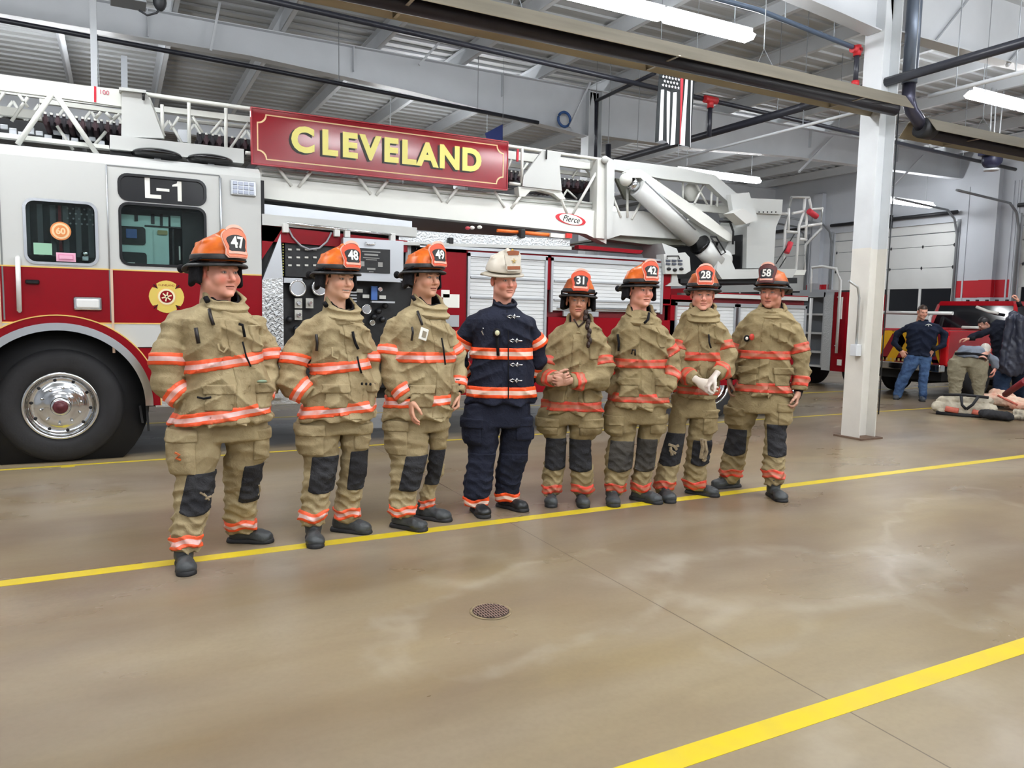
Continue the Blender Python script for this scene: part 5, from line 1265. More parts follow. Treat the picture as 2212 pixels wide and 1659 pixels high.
# hollow look behind the glass is given by a dark interior box
cabo = MB()
W1 = (-0.70, -0.155, 1.835, 2.38); W2 = (0.050, 0.775, 1.855, 2.405); W3 = (0.050, 0.780, 2.452, 2.668)
def side_with_holes(x0, x1, z0, z1, holes, y0, y1):
    """flat side panel with rounded window openings, one mesh"""
    bm_ = bmesh.new(); loops = [[(x0, z0), (x1, z0), (x1, z1), (x0, z1)]]+[rrect(*h, .07) for h in holes]; edges = []
    for lp in loops:
        vs = [bm_.verts.new((x, y0, z)) for x, z in lp]
        edges += [bm_.edges.new((vs[i], vs[(i+1) % len(vs)])) for i in range(len(vs))]
    bmesh.ops.triangle_fill(bm_, use_beauty=True, use_dissolve=False, edges=edges)
    ext = bmesh.ops.extrude_face_region(bm_, geom=bm_.faces[:])
    for v in ext['geom']:
        if isinstance(v, bmesh.types.BMVert): v.co.y = y1
    m = MB(); m.bm.free(); m.bm = bm_; return m
ZT = 2.755
m = side_with_holes(XC0, XC1, 1.797, ZT, [W1, W2, W3], YS, YS+.05)
prof = [(YS, ZT), (YS+.02, ZT+.05), (YS+.10, ZT+.10), (YS+.5, ZT+.14), (YS+1.2, ZT+.16), (YS+2.0, ZT+.12), (YS+2.33, ZT+.05), (YS+2.38, 1.3), (YS+2.30, 1.3), (YS+2.28, ZT), (YS+.05, ZT)]
m.prism([(XC0, y, z) for y, z in prof], (XC1-XC0, 0, 0))
m.box((XC0, YS+.03, 1.3), (XC0+.05, YS+2.33, ZT)); m.box((XC1-.05, YS+.05, .7), (XC1-.005, YS+2.33, ZT))
m.build('cab_body', TW, T)
skin('a', 1.30, 1.793, 0).build('side_panel', TR, T)
skin('b', 1.072, 1.297, 0).build('white_stripe', TW, T)
skin('c', ZB+.03, 1.069, 0).build('lower_panel', TR, T)
m = MB()
for z in (1.795, 1.2985, 1.0705): m.box((XC0, YS-.002, z-.006), (XC1, YS+.01, z+.006))
m.bm.free(); m = skin('g', 1.292, 1.303, 0, YS-.003, YS+.01)
m.box((XC0, YS-.003, 1.789), (XC1, YS+.01, 1.801)); m.build('pinstripe', GOLDL, T)
m = skin('g2', 1.066, 1.074, 0, YS-.003, YS+.01); m.build('pinstripe', BLK, T)
MB().box((XC0+.1, YS+.45, .75), (XC1-.08, YS+2.2, 1.75)).build('interior', mat('cab_interior', (16, 18, 20), .9), T)
m = MB(); m.box((XC0+.1, YS+2.0, 1.75), (XC1-.08, YS+2.2, 2.7)); m.build('far_wall', mat('interior_pale', (84, 104, 100), .7), T)
# wheel arch trims
def ring(r0, r1, y0, y1, a0=-.02, a1=PI+.02, n=40, cx=WCX, cz=WCZ):
    mb = MB(); P = [(cx+r1*math.cos(a0+(a1-a0)*k/n), cz+r1*math.sin(a0+(a1-a0)*k/n)) for k in range(n+1)]
    Q = [(cx+r0*math.cos(a0+(a1-a0)*k/n), cz+r0*math.sin(a0+(a1-a0)*k/n)) for k in range(n+1)]
    for k in range(n): mb.xz([P[k], P[k+1], Q[k+1], Q[k]], y0, y1)
    return mb
ring(.765, .835, YS-.03, YS+.05).build('fender_red', TR, T)
ring(.832, .842, YS-.034, YS+.01).build('fender_pinstripe', GOLDL, T)
ring(.700, .768, YS-.055, YS+.06).build('fender_chrome', CHROME, T)
MB().lathe([(.02, 0), (.74, 0), (.74, .5), (.02, .5)], Matrix.Translation((WCX, YS+.62, WCZ+.02)) @ Matrix.Rotation(PI/2, 4, 'X'), 40).build('wheel_well', BLKM, T)
m = MB()
for x in (SX(2, 650), SX(236, 650)): pass
# door seams and hinges as thin grooves and gold rails
m = MB()
xd = SX(234, 500)
for x in (xd, -0.885): m.box((x-.006, YS-.004, 1.8), (x+.006, YS+.01, 2.74)); m.box((x-.006, YS-.004, 1.32), (x+.006, YS+.01, 1.79))
for a, b_ in (((xd, 2.742), (SX(474, 378), 2.742)),): m.box((a[0], YS-.003, a[1]-.005), (b_[0], YS+.01, b_[1]+.005))
m.box((SX(474, 378)-.006, YS-.004, 1.0), (SX(474, 378)+.006, YS+.01, 2.742)); m.build('door_seam', mat('seam_grey', (120, 122, 122), .5), T)
m = MB(); m.box((xd+.004, YS-.014, 1.02), (xd+.026, YS+.01, 1.80)); m.box((SX(474, 378)+.008, YS-.014, 1.02), (SX(474, 378)+.03, YS+.01, 1.80)); m.box((-.93, YS-.014, 1.2), (-.905, YS+.01, 1.80)); m.build('door_edge', mat('edge_pale_gold', (226, 196, 170), .3, metal=.4), T)
m = MB(); m.tube([(xd+.0, YS-.008, 1.8), (xd, YS-.008, 2.74)], .006, 6); m.tube([(SX(476, 400), YS-.012, 1.8), (SX(476, 400), YS-.012, 2.72)], .010, 8); m.build('hinge', ALU, T)
# windows
def window(h, nm, frame):
    t_ = MB(); x0, x1, z0, z1 = h
    o_ = rrect(x0-.018, x1+.018, z0-.018, z1+.018, .085); i_ = rrect(x0+.006, x1-.006, z0+.006, z1-.006, .066)
    for k in range(len(o_)): a, b2 = k, (k+1) % len(o_); t_.xz([o_[a], o_[b2], i_[b2], i_[a]], YS-.008, YS+.03)
    fr = t_.build('window_frame', frame, T)
    MB().xz(rrect(x0+.004, x1-.004, z0+.004, z1-.004, .066), YS+.015, YS+.022).build('window_glass', GLS if nm else BLK, fr)
window(W1, 1, CHROME); window(W2, 1, BLK); window(W3, 0, BLK)
m = MB().box((-.30, YS+.2, 1.83), (.02, YS+.21, 2.38)); m.build('door_inner_panel', BLKM, T)
MB().box((W2[0]-.1, YS+.24, 1.7), (W2[1]+.1, YS+.26, 1.86)).build('seat_top', BLKM, T)
# reflected striped flag panel seen in the front window (mirror image built as solid pieces behind the glass)
m = MB()
for k in range(6): m.box((-.72+k*.10, YS+.12, 1.9), (-.675+k*.10, YS+.125, 2.36))
m.build('reflected_stripe', mat('reflection_grey', (92, 94, 98), .8), T)
MB().box((-.8, YS+.13, 1.8), (-.1, YS+.14, 2.45)).build('reflected_flag', mat('reflection_dark', (22, 24, 28), .8), T)
m = MB()
for r_i in range(4):
    for c_ in range(5): m.ball((-.38+c_*.045+.02*(r_i % 2), YS+.118, 2.34-r_i*.045), .009, .003, .009, 4)
m.build('reflected_star', mat('reflection_star_grey', (150, 152, 158), .8), T)
MB().box((-.455, YS+.118, 1.95), (-.43, YS+.122, 2.36)).build('reflected_red_stripe', mat('reflection_red', (110, 30, 34), .8), T)
# interior grab frames seen through rear window
ig = mat('interior_mint', (206, 236, 230), .6)
def inn(name, x0, y0, x1, y1, m_, y=YS+.22, r=0.0):
    p0, p1 = onY(x0, y0, y), onY(x1, y1, y); a_, b_ = sorted((p0.z, p1.z))
    return MB().xz(rrect(p0.x, p1.x, a_, b_, r or .004), y-.01, y).build(name, m_, T)
inn('interior_frame', 255, 462, 366, 580, ig); inn('interior_board', 368, 466, 390, 492, ig); inn('interior_post', 392, 440, 450, 580, BLKM, YS+.23)
inn('interior_opening', 250, 487, 315, 530, BLKM, YS+.205, .03); inn('interior_opening', 250, 543, 318, 590, BLKM, YS+.205, .03); inn('interior_bar', 250, 440, 450, 461, BLKM, YS+.205)
inn('interior_bar', 290, 463, 298, 478, BLKM, YS+.205); inn('interior_bar', 326, 462, 334, 484, BLKM, YS+.205); inn('interior_bar', 345, 462, 352, 488, BLKM, YS+.205); inn('interior_bar', 312, 486, 392, 494, BLKM, YS+.205)
inn('interior_bar', 371, 494, 377, 580, BLKM, YS+.205); inn('interior_seam', 331, 498, 333, 576, mat('mint_shadow', (130, 160, 154), .6), YS+.205); inn('window_paper', 340, 497, 362, 508, mat('paper_tan', (170, 160, 110), .6), YS+.2, .01)
inn('blue_sticker', 272, 494, 296, 515, mat('sticker_blue', (52, 92, 160), .5), YS+.19); inn('interior_light', 268, 566, 292, 570, NUMW, YS+.19); inn('interior_grip', 386, 532, 390, 562, NUMW, YS+.19)
# writing L-1
zz = (W3[2]+W3[3])/2
tx = onY(352, 412, YS); text('cab_lettering', 'L', .265, NUMW, T, facing_negY(SX(328, 408), YS+.006, zz), .003, .006, 1.15)
MB().box((SX(338, 410), YS+.004, zz-.012), (SX(366, 412), YS+.012, zz+.014)).build('cab_lettering', NUMW, T)
x_ = SX(385, 414); MB().xz([(x_-.005, zz+.093), (x_+.030, zz+.093), (x_+.030, zz-.093), (x_-.005, zz-.093), (x_-.005, zz+.045), (x_-.050, zz+.040), (x_-.050, zz+.056), (x_-.012, zz+.070)], YS+.004, YS+.012).build('cab_lettering', NUMW, T)
# stickers in the front window
def disc(name, px, py, r, m_, y=YS-.012, sx=1.0, par=None, n=28):
    q = onY(px, py, y); return MB().xz([(q.x+r*sx*math.cos(2*PI*k/n), q.z+r*math.sin(2*PI*k/n)) for k in range(n)], y, y+.004).build(name, m_, par or T)
st = disc('round_sticker', 131, 499, .082, mat('sticker_orange', (226, 140, 76), .5), YS-.004); disc('sticker_ring', 131, 499, .070, mat('sticker_cream', (246, 210, 164), .5), YS-.006, par=st)
disc('sticker_ring', 131, 499, .052, mat('sticker_orange', (0, 0, 0)), YS-.008, par=st); text('sticker_numeral', '60', .075, mat('sticker_cream', (0, 0, 0)), st, facing_negY(SX(131, 499), YS-.0085, onY(131, 499, YS).z-.004), .001, .003)
def card(name, x0, y0, x1, y1, m_, y=YS-.004, t_=.003, par=None):
    a, b_ = onY(x0, y0, y), onY(x1, y1, y); return MB().box((a.x, y-t_, a.z), (b_.x, y, b_.z)).build(name, m_, par or T)
card('green_notice', 72, 524, 113, 551, mat('notice_green', (150, 196, 168), .6)); k_ = card('pink_notice', 121, 545, 164, 566, mat('notice_pink', (240, 180, 204), .6)); card('notice_frame', 126, 549, 159, 562, mat('notice_pink2', (226, 140, 176), .6), YS-.008, par=k_)
card('notice_edge', 128, 551, 157, 560, mat('notice_pink', (0, 0, 0)), YS-.012, par=k_)
m = MB(); q = onY(184, 548, YS+.10); m.ball(q, .035, .02, .03, 8); m.box(q+Vector((-.03, -.01, -.07)), q+Vector((.03, .01, -.02)), .008); m.build('small_speaker', CHROME, T)
# handles, lamps, emblem on the cab
m = MB(); a, b_ = onY(38, 555, YS-.06), onY(42, 672, YS-.06); m.tube([a, b_], .020, 10); m.tube([a, (a.x, YS, a.z)], .014, 8); m.tube([b_, (b_.x, YS, b_.z)], .014, 8); m.build('grab_rail', mat('rail_white', (226, 226, 224), .25), T)
q = onY(70, 609, YS-.01); MB().box(q+Vector((-.055, -.02, -.02)), q+Vector((.055, .01, .02)), .012).build('door_handle', BLK, T)
q = onY(190, 656, YS); fr = MB().box(q+Vector((-.115, -.03, -.062)), q+Vector((.115, .0, .062)), .016).build('turn_lamp', CHROME, T)
MB().box(q+Vector((-.092, -.045, -.042)), q+Vector((.092, -.02, .042)), .012).build('lamp_lens', mat('lens_clear', (236, 238, 236), .15), fr)
q = onY(525, 407, YS); fr = MB().box(q+Vector((-.12, -.03, -.075)), q+Vector((.12, 0, .075)), .01).build('scene_light', ALU, T)
m = MB()
for i in range(4):
    for j in range(3): m.box(q+Vector((-.10+i*.052, -.04, -.06+j*.042)), q+Vector((-.058+i*.052, -.028, -.026+j*.042)), .004)
m.build('lamp_cell', mat('lamp_cell', (170, 178, 196), .2), fr)
# maltese emblem
def maltese(cx, cz, r, n=8):
    P = []
    for k in range(4):
        a = PI/4+k*PI/2
        P += [(cx+.42*r*math.cos(a), cz+.42*r*math.sin(a))] if False else []
        c0 = k*PI/2
        for d_ in np.linspace(-.62, .62, 7): P.append((cx+r*(1-.05*abs(d_))*math.cos(c0+d_), cz+r*(1-.05*abs(d_))*math.sin(c0+d_)))
        P.append((cx+.72*r*math.cos(c0+PI/4), cz+.72*r*math.sin(c0+PI/4)))
    return P
q = onY(360, 641, YS); em = MB().xz(maltese(q.x, q.z, .155), YS-.003, YS).build('emblem', mat('emblem_gold', (226, 200, 96), .4), T)
for r_, c_, y_ in ((.085, GOLDL, .005), (.075, mat('emblem_cream', (246, 236, 196), .4), .007), (.058, TR, .0085)): disc('emblem_disc', 360, 641, r_, c_, YS-y_, par=em)
m = MB()
for k in range(4): a = PI/4+k*PI/2; m.bar((q.x+.11*math.cos(a), YS-.005, q.z+.11*math.sin(a)), (q.x+.16*math.cos(a), YS-.005, q.z+.16*math.sin(a)), .004, .008)
m.build('emblem_line', BLK, em)
text('emblem_lettering', 'CLEVELAND', .026, TR, em, facing_negY(q.x, YS-.0035, q.z+.108), .0005)
m = MB()
for k in range(6): a = k*PI/3+.3; m.bar((q.x, YS-.010, q.z), (q.x+.045*math.cos(a), YS-.010, q.z+.045*math.sin(a)), .003, .012)
m.build('emblem_cross', mat('emblem_cream', (0, 0, 0)), em)

# ---- wheels
def wheel(cx, y, lab=None, chrome=True, r=RT, w=.30):
    M = Matrix.Translation((cx, y, r)) @ Matrix.Rotation(PI/2, 4, 'X')     # local z -> -Y
    t_ = MB().lathe([(.30, -w), (r-.05, -w), (r-.008, -w+.04), (r, -w*.5), (r-.008, -.05), (r-.035, -.012), (r-.09, .004), (r-.16, .0), (.318, -.012), (.305, -.03)], M, 56, closed=True).build('tyre', RUB, T)
    rim = MB().lathe([(.03, -.10), (.315, -.10), (.315, -.010), (.300, .0), (.285, -.006), (.272, -.035), (.262, -.060), (.215, -.066), (.200, -.052), (.150, -.045), (.120, -.040), (.10, -.03), (.03, -.03)], M, 48).build('wheel_rim', CHROME, t_)
    m = MB()
    for k in range(10):
        a = 2*PI*k/10+.2; m.lathe([(.002, -.03), (.013, -.03), (.012, .0), (.002, .004)], M @ Matrix.Translation((.165*math.cos(a), .165*math.sin(a), -.02)), 8)
    m.build('lug_nut', CHROME, t_)
    m = MB()
    for k in range(10):
        a = 2*PI*k/10+.5; m.lathe([(.002, -.004), (.0145, -.004), (.0145, .002), (.002, .002)], M @ Matrix.Translation((.238*math.cos(a), .238*math.sin(a), -.062)), 12)
    m.build('hand_hole', BLKM, t_)
    MB().lathe([(.085, -.05), (.085, .03), (.075, .045), (.06, .05), (.002, .05)], M, 30).build('hub', CHROME, t_)
    MB().lathe([(.055, .045), (.062, .075), (.045, .085), (.03, .080), (.025, .092), (.002, .092)], M, 24).build('hub_cap', mat('hub_maroon', (96, 40, 48), .35), t_)
    return t_
wheel(WCX, YS+.035)
for cx in (SX(1545, 890), SX(1545, 890)+1.35): wheel(cx, YS+.06, chrome=False)
MB().tube([(WCX, YS+.3, RT), (WCX, YS+2.0, RT)], .08, 8).build('axle', BLKM, T)
t_ = wheel(WCX, YS+2.32)

# ---- chassis, steps, fluids below the body
m = MB(); m.box((XC0+.3, YS+.75, .62), (9.0, YS+.95, .95)); m.box((XC0+.3, YS+1.45, .62), (9.0, YS+1.65, .95)); m.build('chassis_rail', BLKM, T)
MB().box((XC1+.02, YS+.05, .46), (XC1+.95, YS+.5, .56), .01).build('step', TREAD, T)
m = MB(); m.box((.30, YS-.02, .49), (1.30, YS+.3, .575), .008); m.build('cab_step', TREAD, T)
m = MB(); q = onY(318, 885, YS); m.bar((q.x, YS+.1, .5), (q.x+.01, YS+.1, .25), .02, .05); m.bar((q.x-.06, YS+.1, .5), (q.x-.04, YS+.1, .33), .02, .03); m.build('mud_flap', BLKM, T)

# ---- pump panel section between cab and body
PX0, PX1 = XC1+.02, 3.0
MB().box((XC1+.005, YS+.10, .7), (XC1+.05, YS+2.3, 2.75)).build('cab_rear_gap', BLKM, T)
MB().box((XC1, YS+.12, .6), (PX1, YS+.2, 2.30)).build('panel_back', PANELB, T)
MB().xz([S(566, 462), S(900, 492), S(900, 512), S(566, 486)], YS-.01, YS+.25).build('gutter', TW, T)
m = MB(); m.xz([S(566, 486), S(880, 520), S(880, 545), S(566, 520)], YS+.0, YS+.14); m.xz([S(566, 486), S(612, 490), S(566, 560)], YS+.0, YS+.14); m.build('upper_red', TR, T)
m = MB(); m.xz([S(606, 505), S(611, 602), S(567, 604)], YS-.005, YS+.10); m.build('gusset', ALU, T)
MB().xz([S(566, 604), S(611, 600), S(614, 860), S(566, 860)], YS-.01, YS+.10).build('tread_panel', TREAD, T)
m = MB()
for r_ in range(26):                                                # diamond pattern bars
    for c_ in range(4):
        z = .75+r_*.033; x = XC1+.025+c_*.042+(r_ % 2)*.021
        m.bar((x, YS-.012, z), (x+.020, YS-.012, z+.016*(1 if (r_+c_) % 2 else -1)), .006, .008)
m.build('tread_diamond', mat('tread_dark', (92, 96, 100), .4, metal=.5), T)
card('switch_panel', 613, 502, 735, 602, PANELB, YS+.10, .06)
m = MB()
for r_ in range(4):
    for c_ in range(4):
        if r_ == 0 and c_ > 2: continue
        q = onY(626+c_*18, 522+r_*17, YS+.03); m.box(q+Vector((-.018, -.008, -.009)), q+Vector((.018, 0, .009)))
m.build('panel_label', mat('label_white', (214, 214, 206), .5), T)
m = MB()
for k in range(13): q = onY(611.5, 522+k*6, YS+.02); m.ball(q, .008, .006, .008, 4)
m.build('indicator_lamp', mat('indicator_yellow', (206, 206, 110), .4), T)
bx = card('roll_cabinet', 734, 515, 862, 607, ALU, YS+.04, .14)
card('cabinet_plaque', 763, 535, 842, 591, PANELB, YS-.105, .01, par=bx)
q = onY(800, 524, YS-.12); MB().tube([q+Vector((-.05, 0, 0)), q+Vector((-.04, -.02, -.02)), q+Vector((.04, -.02, -.02)), q+Vector((.05, 0, 0))], .008, 6).build('latch', CHROME, bx)
a_ = onY(802, 548, YS-.116)
m = MB()
for dx, dz, w, h in ((0, .02, .20, .010), (0, -.012, .15, .018), (0, -.045, .18, .008), (0, -.064, .12, .006), (-.10, -.11, .05, .05), (.10, -.11, .05, .05), (0, -.16, .09, .02), (0, -.19, .05, .008)): m.box((a_.x+dx-w/2, YS-.118, a_.z+dz-h/2), (a_.x+dx+w/2, YS-.115, a_.z+dz+h/2))
m.build('plaque_print', mat('plaque_print', (150, 150, 146), .5), bx)
m = MB(); m.xz([S(771, 594, YS-.1), S(855, 598, YS-.1), S(866, 610, YS-.1), S(764, 606, YS-.1)], YS-.12, YS+.0); m.build('shelf_lip', ALU, bx)
card('dark_locker', 862, 520, 884, 600, BLKM, YS+.1, .02)
m = MB()
for k in range(5): q = onY(877+k*2.4, 520, YS+.06); m.tube([q, (q.x, q.y, q.z-.52)], .008, 6)
m.build('curtain', mat('curtain_grey', (176, 178, 180), .5), T)
# gauges and intakes
def gauge(px, py, r, face=None, big=True):
    q = onY(px, py, YS+.06); M = Matrix.Translation(q) @ Matrix.Rotation(PI/2, 4, 'X')
    g_ = MB().lathe([(r*.8, 0), (r, 0), (r, .06), (r*.88, .07), (r*.8, .06)], M, 28).build('gauge', CHROME, T)
    MB().lathe([(.002, .03), (r*.82, .03), (r*.82, .04), (.002, .045)], M, 24).build('gauge_face', face or mat('gauge_face', (196, 200, 198), .4, noise=.4, nscale=30), g_)
gauge(641, 623, .088); gauge(688, 622, .085)
for q_ in ((644, 655), (668, 655), (644, 680)): card('gauge_plate', q_[0]-8, q_[1]-11, q_[0]+8, q_[1]+11, mat('gauge_plate', (206, 206, 198), .4), YS+.06, .02); gauge(*q_, .022)
card('label_strip', 612, 600, 652, 612, ALU, YS+.05, .03)
m = MB()
for k in range(8): q = onY(763, 618+k*6.5, YS+.04); m.box(q+Vector((-.035, -.02, -.009)), q+Vector((.035, 0, .006)), .003)
m.build('vent_slat', ALU, T)
card('blue_gauge', 801, 618, 814, 648, mat('gauge_blue', (74, 116, 190), .4), YS+.05, .02)
for q_, r_, c_ in (((789, 668), .055, mat('cap_pink', (170, 110, 124), .4)), ((818, 625), .026, CHROME), ((801, 697), .032, CHROME)):
    gauge(*q_, r_, c_)
card('shelf_bar', 800, 650, 850, 655, ALU, YS+.03, .05)
m = MB()
for q_ in ((818, 672), (826, 690), (832, 660), (808, 684), (640, 710), (660, 730), (700, 700), (625, 690), (645, 745)): q = onY(*q_, YS+.06); MB().ball(q, .035, .04, .035, 8).build('valve', mat('valve_black', (32, 34, 38), .35), T)
for q_ in ((790, 640), (776, 628), (826, 642)): card('small_label', q_[0]-7, q_[1]-4, q_[0]+7, q_[1]+4, mat('label_white', (0, 0, 0)), YS+.07, .01)
m = MB(); hz = [onY(*q_, YS-.02) for q_ in ((620, 488), (632, 512), (650, 531), (668, 539), (690, 536), (706, 522), (716, 502))]; m.tube(hz, .010, 8); m.build('tether_cable', mat('cable_grey', (160, 160, 166), .4), T)
m = MB(); m.tube([onY(620, 482, YS-.05), onY(845, 507, YS-.05)], .014, 8)
m.build('rail', CHROME, T)
for q_ in ((617, 494), (728, 503), (750, 505), (848, 514)): q = onY(*q_, YS-.04); MB().box(q+Vector((-.03, -.02, -.04)), q+Vector((.03, .05, .05)), .008).build('rail_bracket', mat('bracket_white', (226, 226, 222), .3), T)

# ---- rear body with roll-up doors
BX0, BX1, ZTOP = 2.99, 9.12, 2.17
b0 = SX(1008, 560); b1 = SX(1182, 560); b2 = SX(1190, 560); b3 = SX(1432, 590); z1 = 2.12
MB().box((BX0, YS+.06, .75), (6.55, YS+2.35, ZTOP-.02)).box((6.5, YS+.06, .75), (BX1, YS+2.35, 1.74)).build('rear_body', mat('body_core', (120, 20, 30), .4), T)
m = MB(); m.box((BX0, YS, .55), (b0, YS+.07, ZTOP)); m.box((b1, YS, 1.75), (b2, YS+.07, ZTOP)); m.box((b3, YS, 1.62), (b3+.14, YS+.07, ZTOP)); m.box((BX0, YS, z1+.015), (b3+.14, YS+.07, ZTOP)); m.box((b3+.0, YS, 1.60), (6.95, YS+.07, 1.68)); m.box((b2-.02, YS, .55), (b2+1.2, YS+.07, 1.42)); m.box((b3-.1, YS, .9), (b3+.6, YS+.07, 1.4))
m.box((BX0, YS, .50), (BX1, YS+.07, .9)); m.box((6.55, YS, .9), (6.98, YS+.07, 1.74)); m.build('body_side', TR, T)
MB().box((BX0, YS-.02, ZTOP), (6.6, YS+.3, ZTOP+.03)).build('drip_rail', ALU, T)
def rollup(x0, x1, z0, z1_, nm='roll_up_door'):
    d = MB(); n = int((z1_-z0)/.045)
    for k in range(n): z = z0+k*.045; d.box((x0+.03, YS-.002, z+.002), (x1-.03, YS+.02, z+.0435), .002)
    d.box((x0+.03, YS+.006, z0), (x1-.03, YS+.03, z1_))
    o = d.build(nm, mat('roll_door_white', (222, 225, 226), .3), T)
    f = MB(); f.box((x0, YS-.02, z0-.02), (x0+.03, YS+.03, z1_+.02)); f.box((x1-.03, YS-.02, z0-.02), (x1, YS+.03, z1_+.02)); f.box((x0, YS-.02, z1_-.02), (x1, YS+.03, z1_+.03)); f.build('door_frame', ALU, o)
    MB().box((x0+.1, YS-.03, z0+.02), (x1-.1, YS, z0+.05), .008).build('door_bar', CHROME, o)
rollup(b0+.01, b1, .95, z1); rollup(b2, b3, 1.50, z1); rollup(b2+1.25, b3-.2, .95, 1.40)
m = MB()
for z in (1.85, 1.62): m.box((b0+.05, YS-.018, z), (b1-.02, YS, z+.022)); m.box((b2+.05, YS-.018, z), (b3-.05, YS, z+.022))
m.build('shelf_line', mat('line_grey', (168, 172, 176), .4), T)
card('pull_handle', 1215, 672, 1290, 684, ALU, YS-.01, .03)
card('notice', 953, 626, 971, 643, NUMW, YS-.002); n_ = card('notice', 957, 635, 992, 665, NUMW, YS-.002)
card('notice_bar', 944, 680, 990, 706, ALU, YS-.01, .02)
rollup(6.62, 7.7, 1.05, 1.62); rollup(7.75, BX1-.02, 1.05, 1.62)
MB().box((XC0+.5, YS+.25, .47), (BX1, YS+2.15, .80)).build('underbody', BLKM, T)
MB().box((6.9, YS-.01, 1.72), (BX1, YS+.3, 1.78)).build('deck_edge', TW, T)
MB().box((6.9, YS-.012, 1.775), (BX1, YS+.02, 1.79)).build('deck_stripe', TR, T)
ring(.60, .66, YS-.03, YS+.05, 0, PI, 30, SX(1545, 890), RT).build('rear_fender', BLKM, T)
ring(.02, .60, YS+.005, YS+.065, 0, PI, 30, SX(1545, 890), RT).build('rear_wheel_well', BLKM, T)
# treadplate box and long tools on the roof edge
MB().xz([S(863, 497), S(1233, 517), S(1233, 532), S(863, 522)], YS+.02, YS+.6).build('roof_box', TREAD, T)
MB().xz([S(863, 522), S(1233, 533), S(1233, 540), S(863, 529)], YS-.02, YS+.1).build('roof_box_lip', TW, T)
m = MB(); m.tube([onY(1074, 498, YS+.05), onY(1125, 502, YS+.05)], .02, 8); m.tube([onY(1132, 503, YS+.05), onY(1190, 508, YS+.05)], .024, 8); m.build('tool_handle', mat('tool_orange', (248, 120, 50), .4), T)
m = MB(); m.xz([S(1190, 503), S(1234, 507), S(1234, 516), S(1190, 512)], YS+.0, YS+.06); m.build('tool_end', NUMW, T)
card('marker_lamp', 1221, 504, 1233, 515, mat('lamp_red', (220, 50, 44), .3), YS-.01, .03)
m = MB(); q = onY(1128, 503, YS); m.box(q+Vector((-.03, -.03, -.06)), q+Vector((.03, .08, .04)), .01); q = onY(973, 521, YS); m.box(q+Vector((-.03, -.03, -.03)), q+Vector((.03, .04, .04)), .01); m.build('latch', BLKM, T)
for q_ in ((1010, 493), (1020, 492), (1036, 491)): q = onY(*q_, YS+.08); MB().ball(q, .03, .03, .022, 6).build('hose_fitting', mat('fitting_red', (200, 70, 80), .4) if q_[0] == 1010 else NUMW, T)
# ================================================================ AERIAL LADDER (part of the truck)
YL, YF = 8.28, 9.85
GRUN = mat('rung_rubber', (52, 48, 56), .6, noise=.4, nscale=40)
def Q(px, py, y=YL): return onY(px, py, y)
def plate(name, pts, y0, y1, m_, par=None):
    return MB().xz([S(*p, y0) for p in pts], y0, y1).build(name, m_, par or T)
def tubes(name, segs_, r, m_, y=YL, par=None):
    for s_ in segs_: MB().tube([Q(*p, y) for p in s_], r, 8).build(name, m_, par or T)
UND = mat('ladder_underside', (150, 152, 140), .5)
plate('boom_rail', [(560, 388), (900, 425), (1310, 457), (1310, 527), (1265, 505), (1180, 495), (858, 463), (560, 427)], YL, YL+.16, TWM)
plate('boom_rail_web', [(560, 362), (900, 400), (1310, 440), (1310, 470), (900, 435), (560, 400)], YL+.07, YL+.12, TWM)
tubes('boom_rail_rib', [[(566, 378), (900, 412), (1300, 450)], [(566, 368), (900, 402), (1300, 442)]], .012, mat('ladder_shade_line', (186, 188, 182), .5), YL+.06)
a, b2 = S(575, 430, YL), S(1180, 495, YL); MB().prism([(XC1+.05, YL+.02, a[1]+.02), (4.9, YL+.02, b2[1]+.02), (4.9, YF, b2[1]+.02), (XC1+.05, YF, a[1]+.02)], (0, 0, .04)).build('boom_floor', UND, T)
plate('boom_rail_far', [(560, 388), (1310, 457), (1310, 510), (560, 427)], YF-.12, YF, TWM)
# body roof beneath the boom
MB().box((XC1+.05, YS+.4, 2.30), (3.0, YS+2.3, 2.40)).build('hose_bed_cover', mat('cover_grey', (196, 200, 202), .4, metal=.3), T)
MB().xz([S(566, 440, YS+.3), S(890, 478, YS+.3), S(890, 500, YS+.3), S(566, 478, YS+.3)], YS+.3, YS+.34).build('crosslay_panel', ALU, T)
tubes('lattice_brace', [[(600, 362), (630, 402)], [(672, 370), (645, 404)], [(775, 384), (801, 420)], [(838, 390), (812, 422)], [(936, 402), (956, 436)], [(988, 407), (964, 438)], [(1068, 414), (1090, 448)], [(1128, 420), (1104, 450)],
      [(1205, 412), (1225, 462)], [(1292, 366), (1237, 462)], [(1322, 420), (1341, 470)], [(1355, 406), (1355, 470)], [(1383, 440), (1364, 474)]], .018, TWM)
# left end (over the cab)
plate('fly_panel', [(-430, 102), (185, 185), (268, 194), (268, 231), (108, 208), (-430, 139)], YL, YL+.05, TWM)
plate('mark_bar', [(203, 186), (208, 187), (208, 221), (203, 220)], YL-.004, YL, mat('mark_red', (206, 26, 52), .4))
q = Q(225, 200); text('ladder_lettering', '100', .058, mat('mark_pink', (200, 90, 110), .5), T, facing_negY(q.x, YL-.003, q.z), .001)
tubes('lattice_brace', [[(112, 204), (38, 312)], [(122, 206), (210, 334)]], .024, TWM, YL-.02)
tubes('lattice_brace', [[(60, 210), (25, 262)], [(123, 272), (158, 324)], [(229, 284), (200, 318)], [(218, 242), (206, 256)], [(229, 243), (242, 258)], [(258, 246), (244, 260)], [(38, 200), (60, 232)], [(10, 198), (-10, 228)]], .015, TWM, YL+.25)
plate('mid_rail', [(-430, 174), (90, 240), (90, 258), (-430, 194)], YL+.25, YL+.32, TWM)
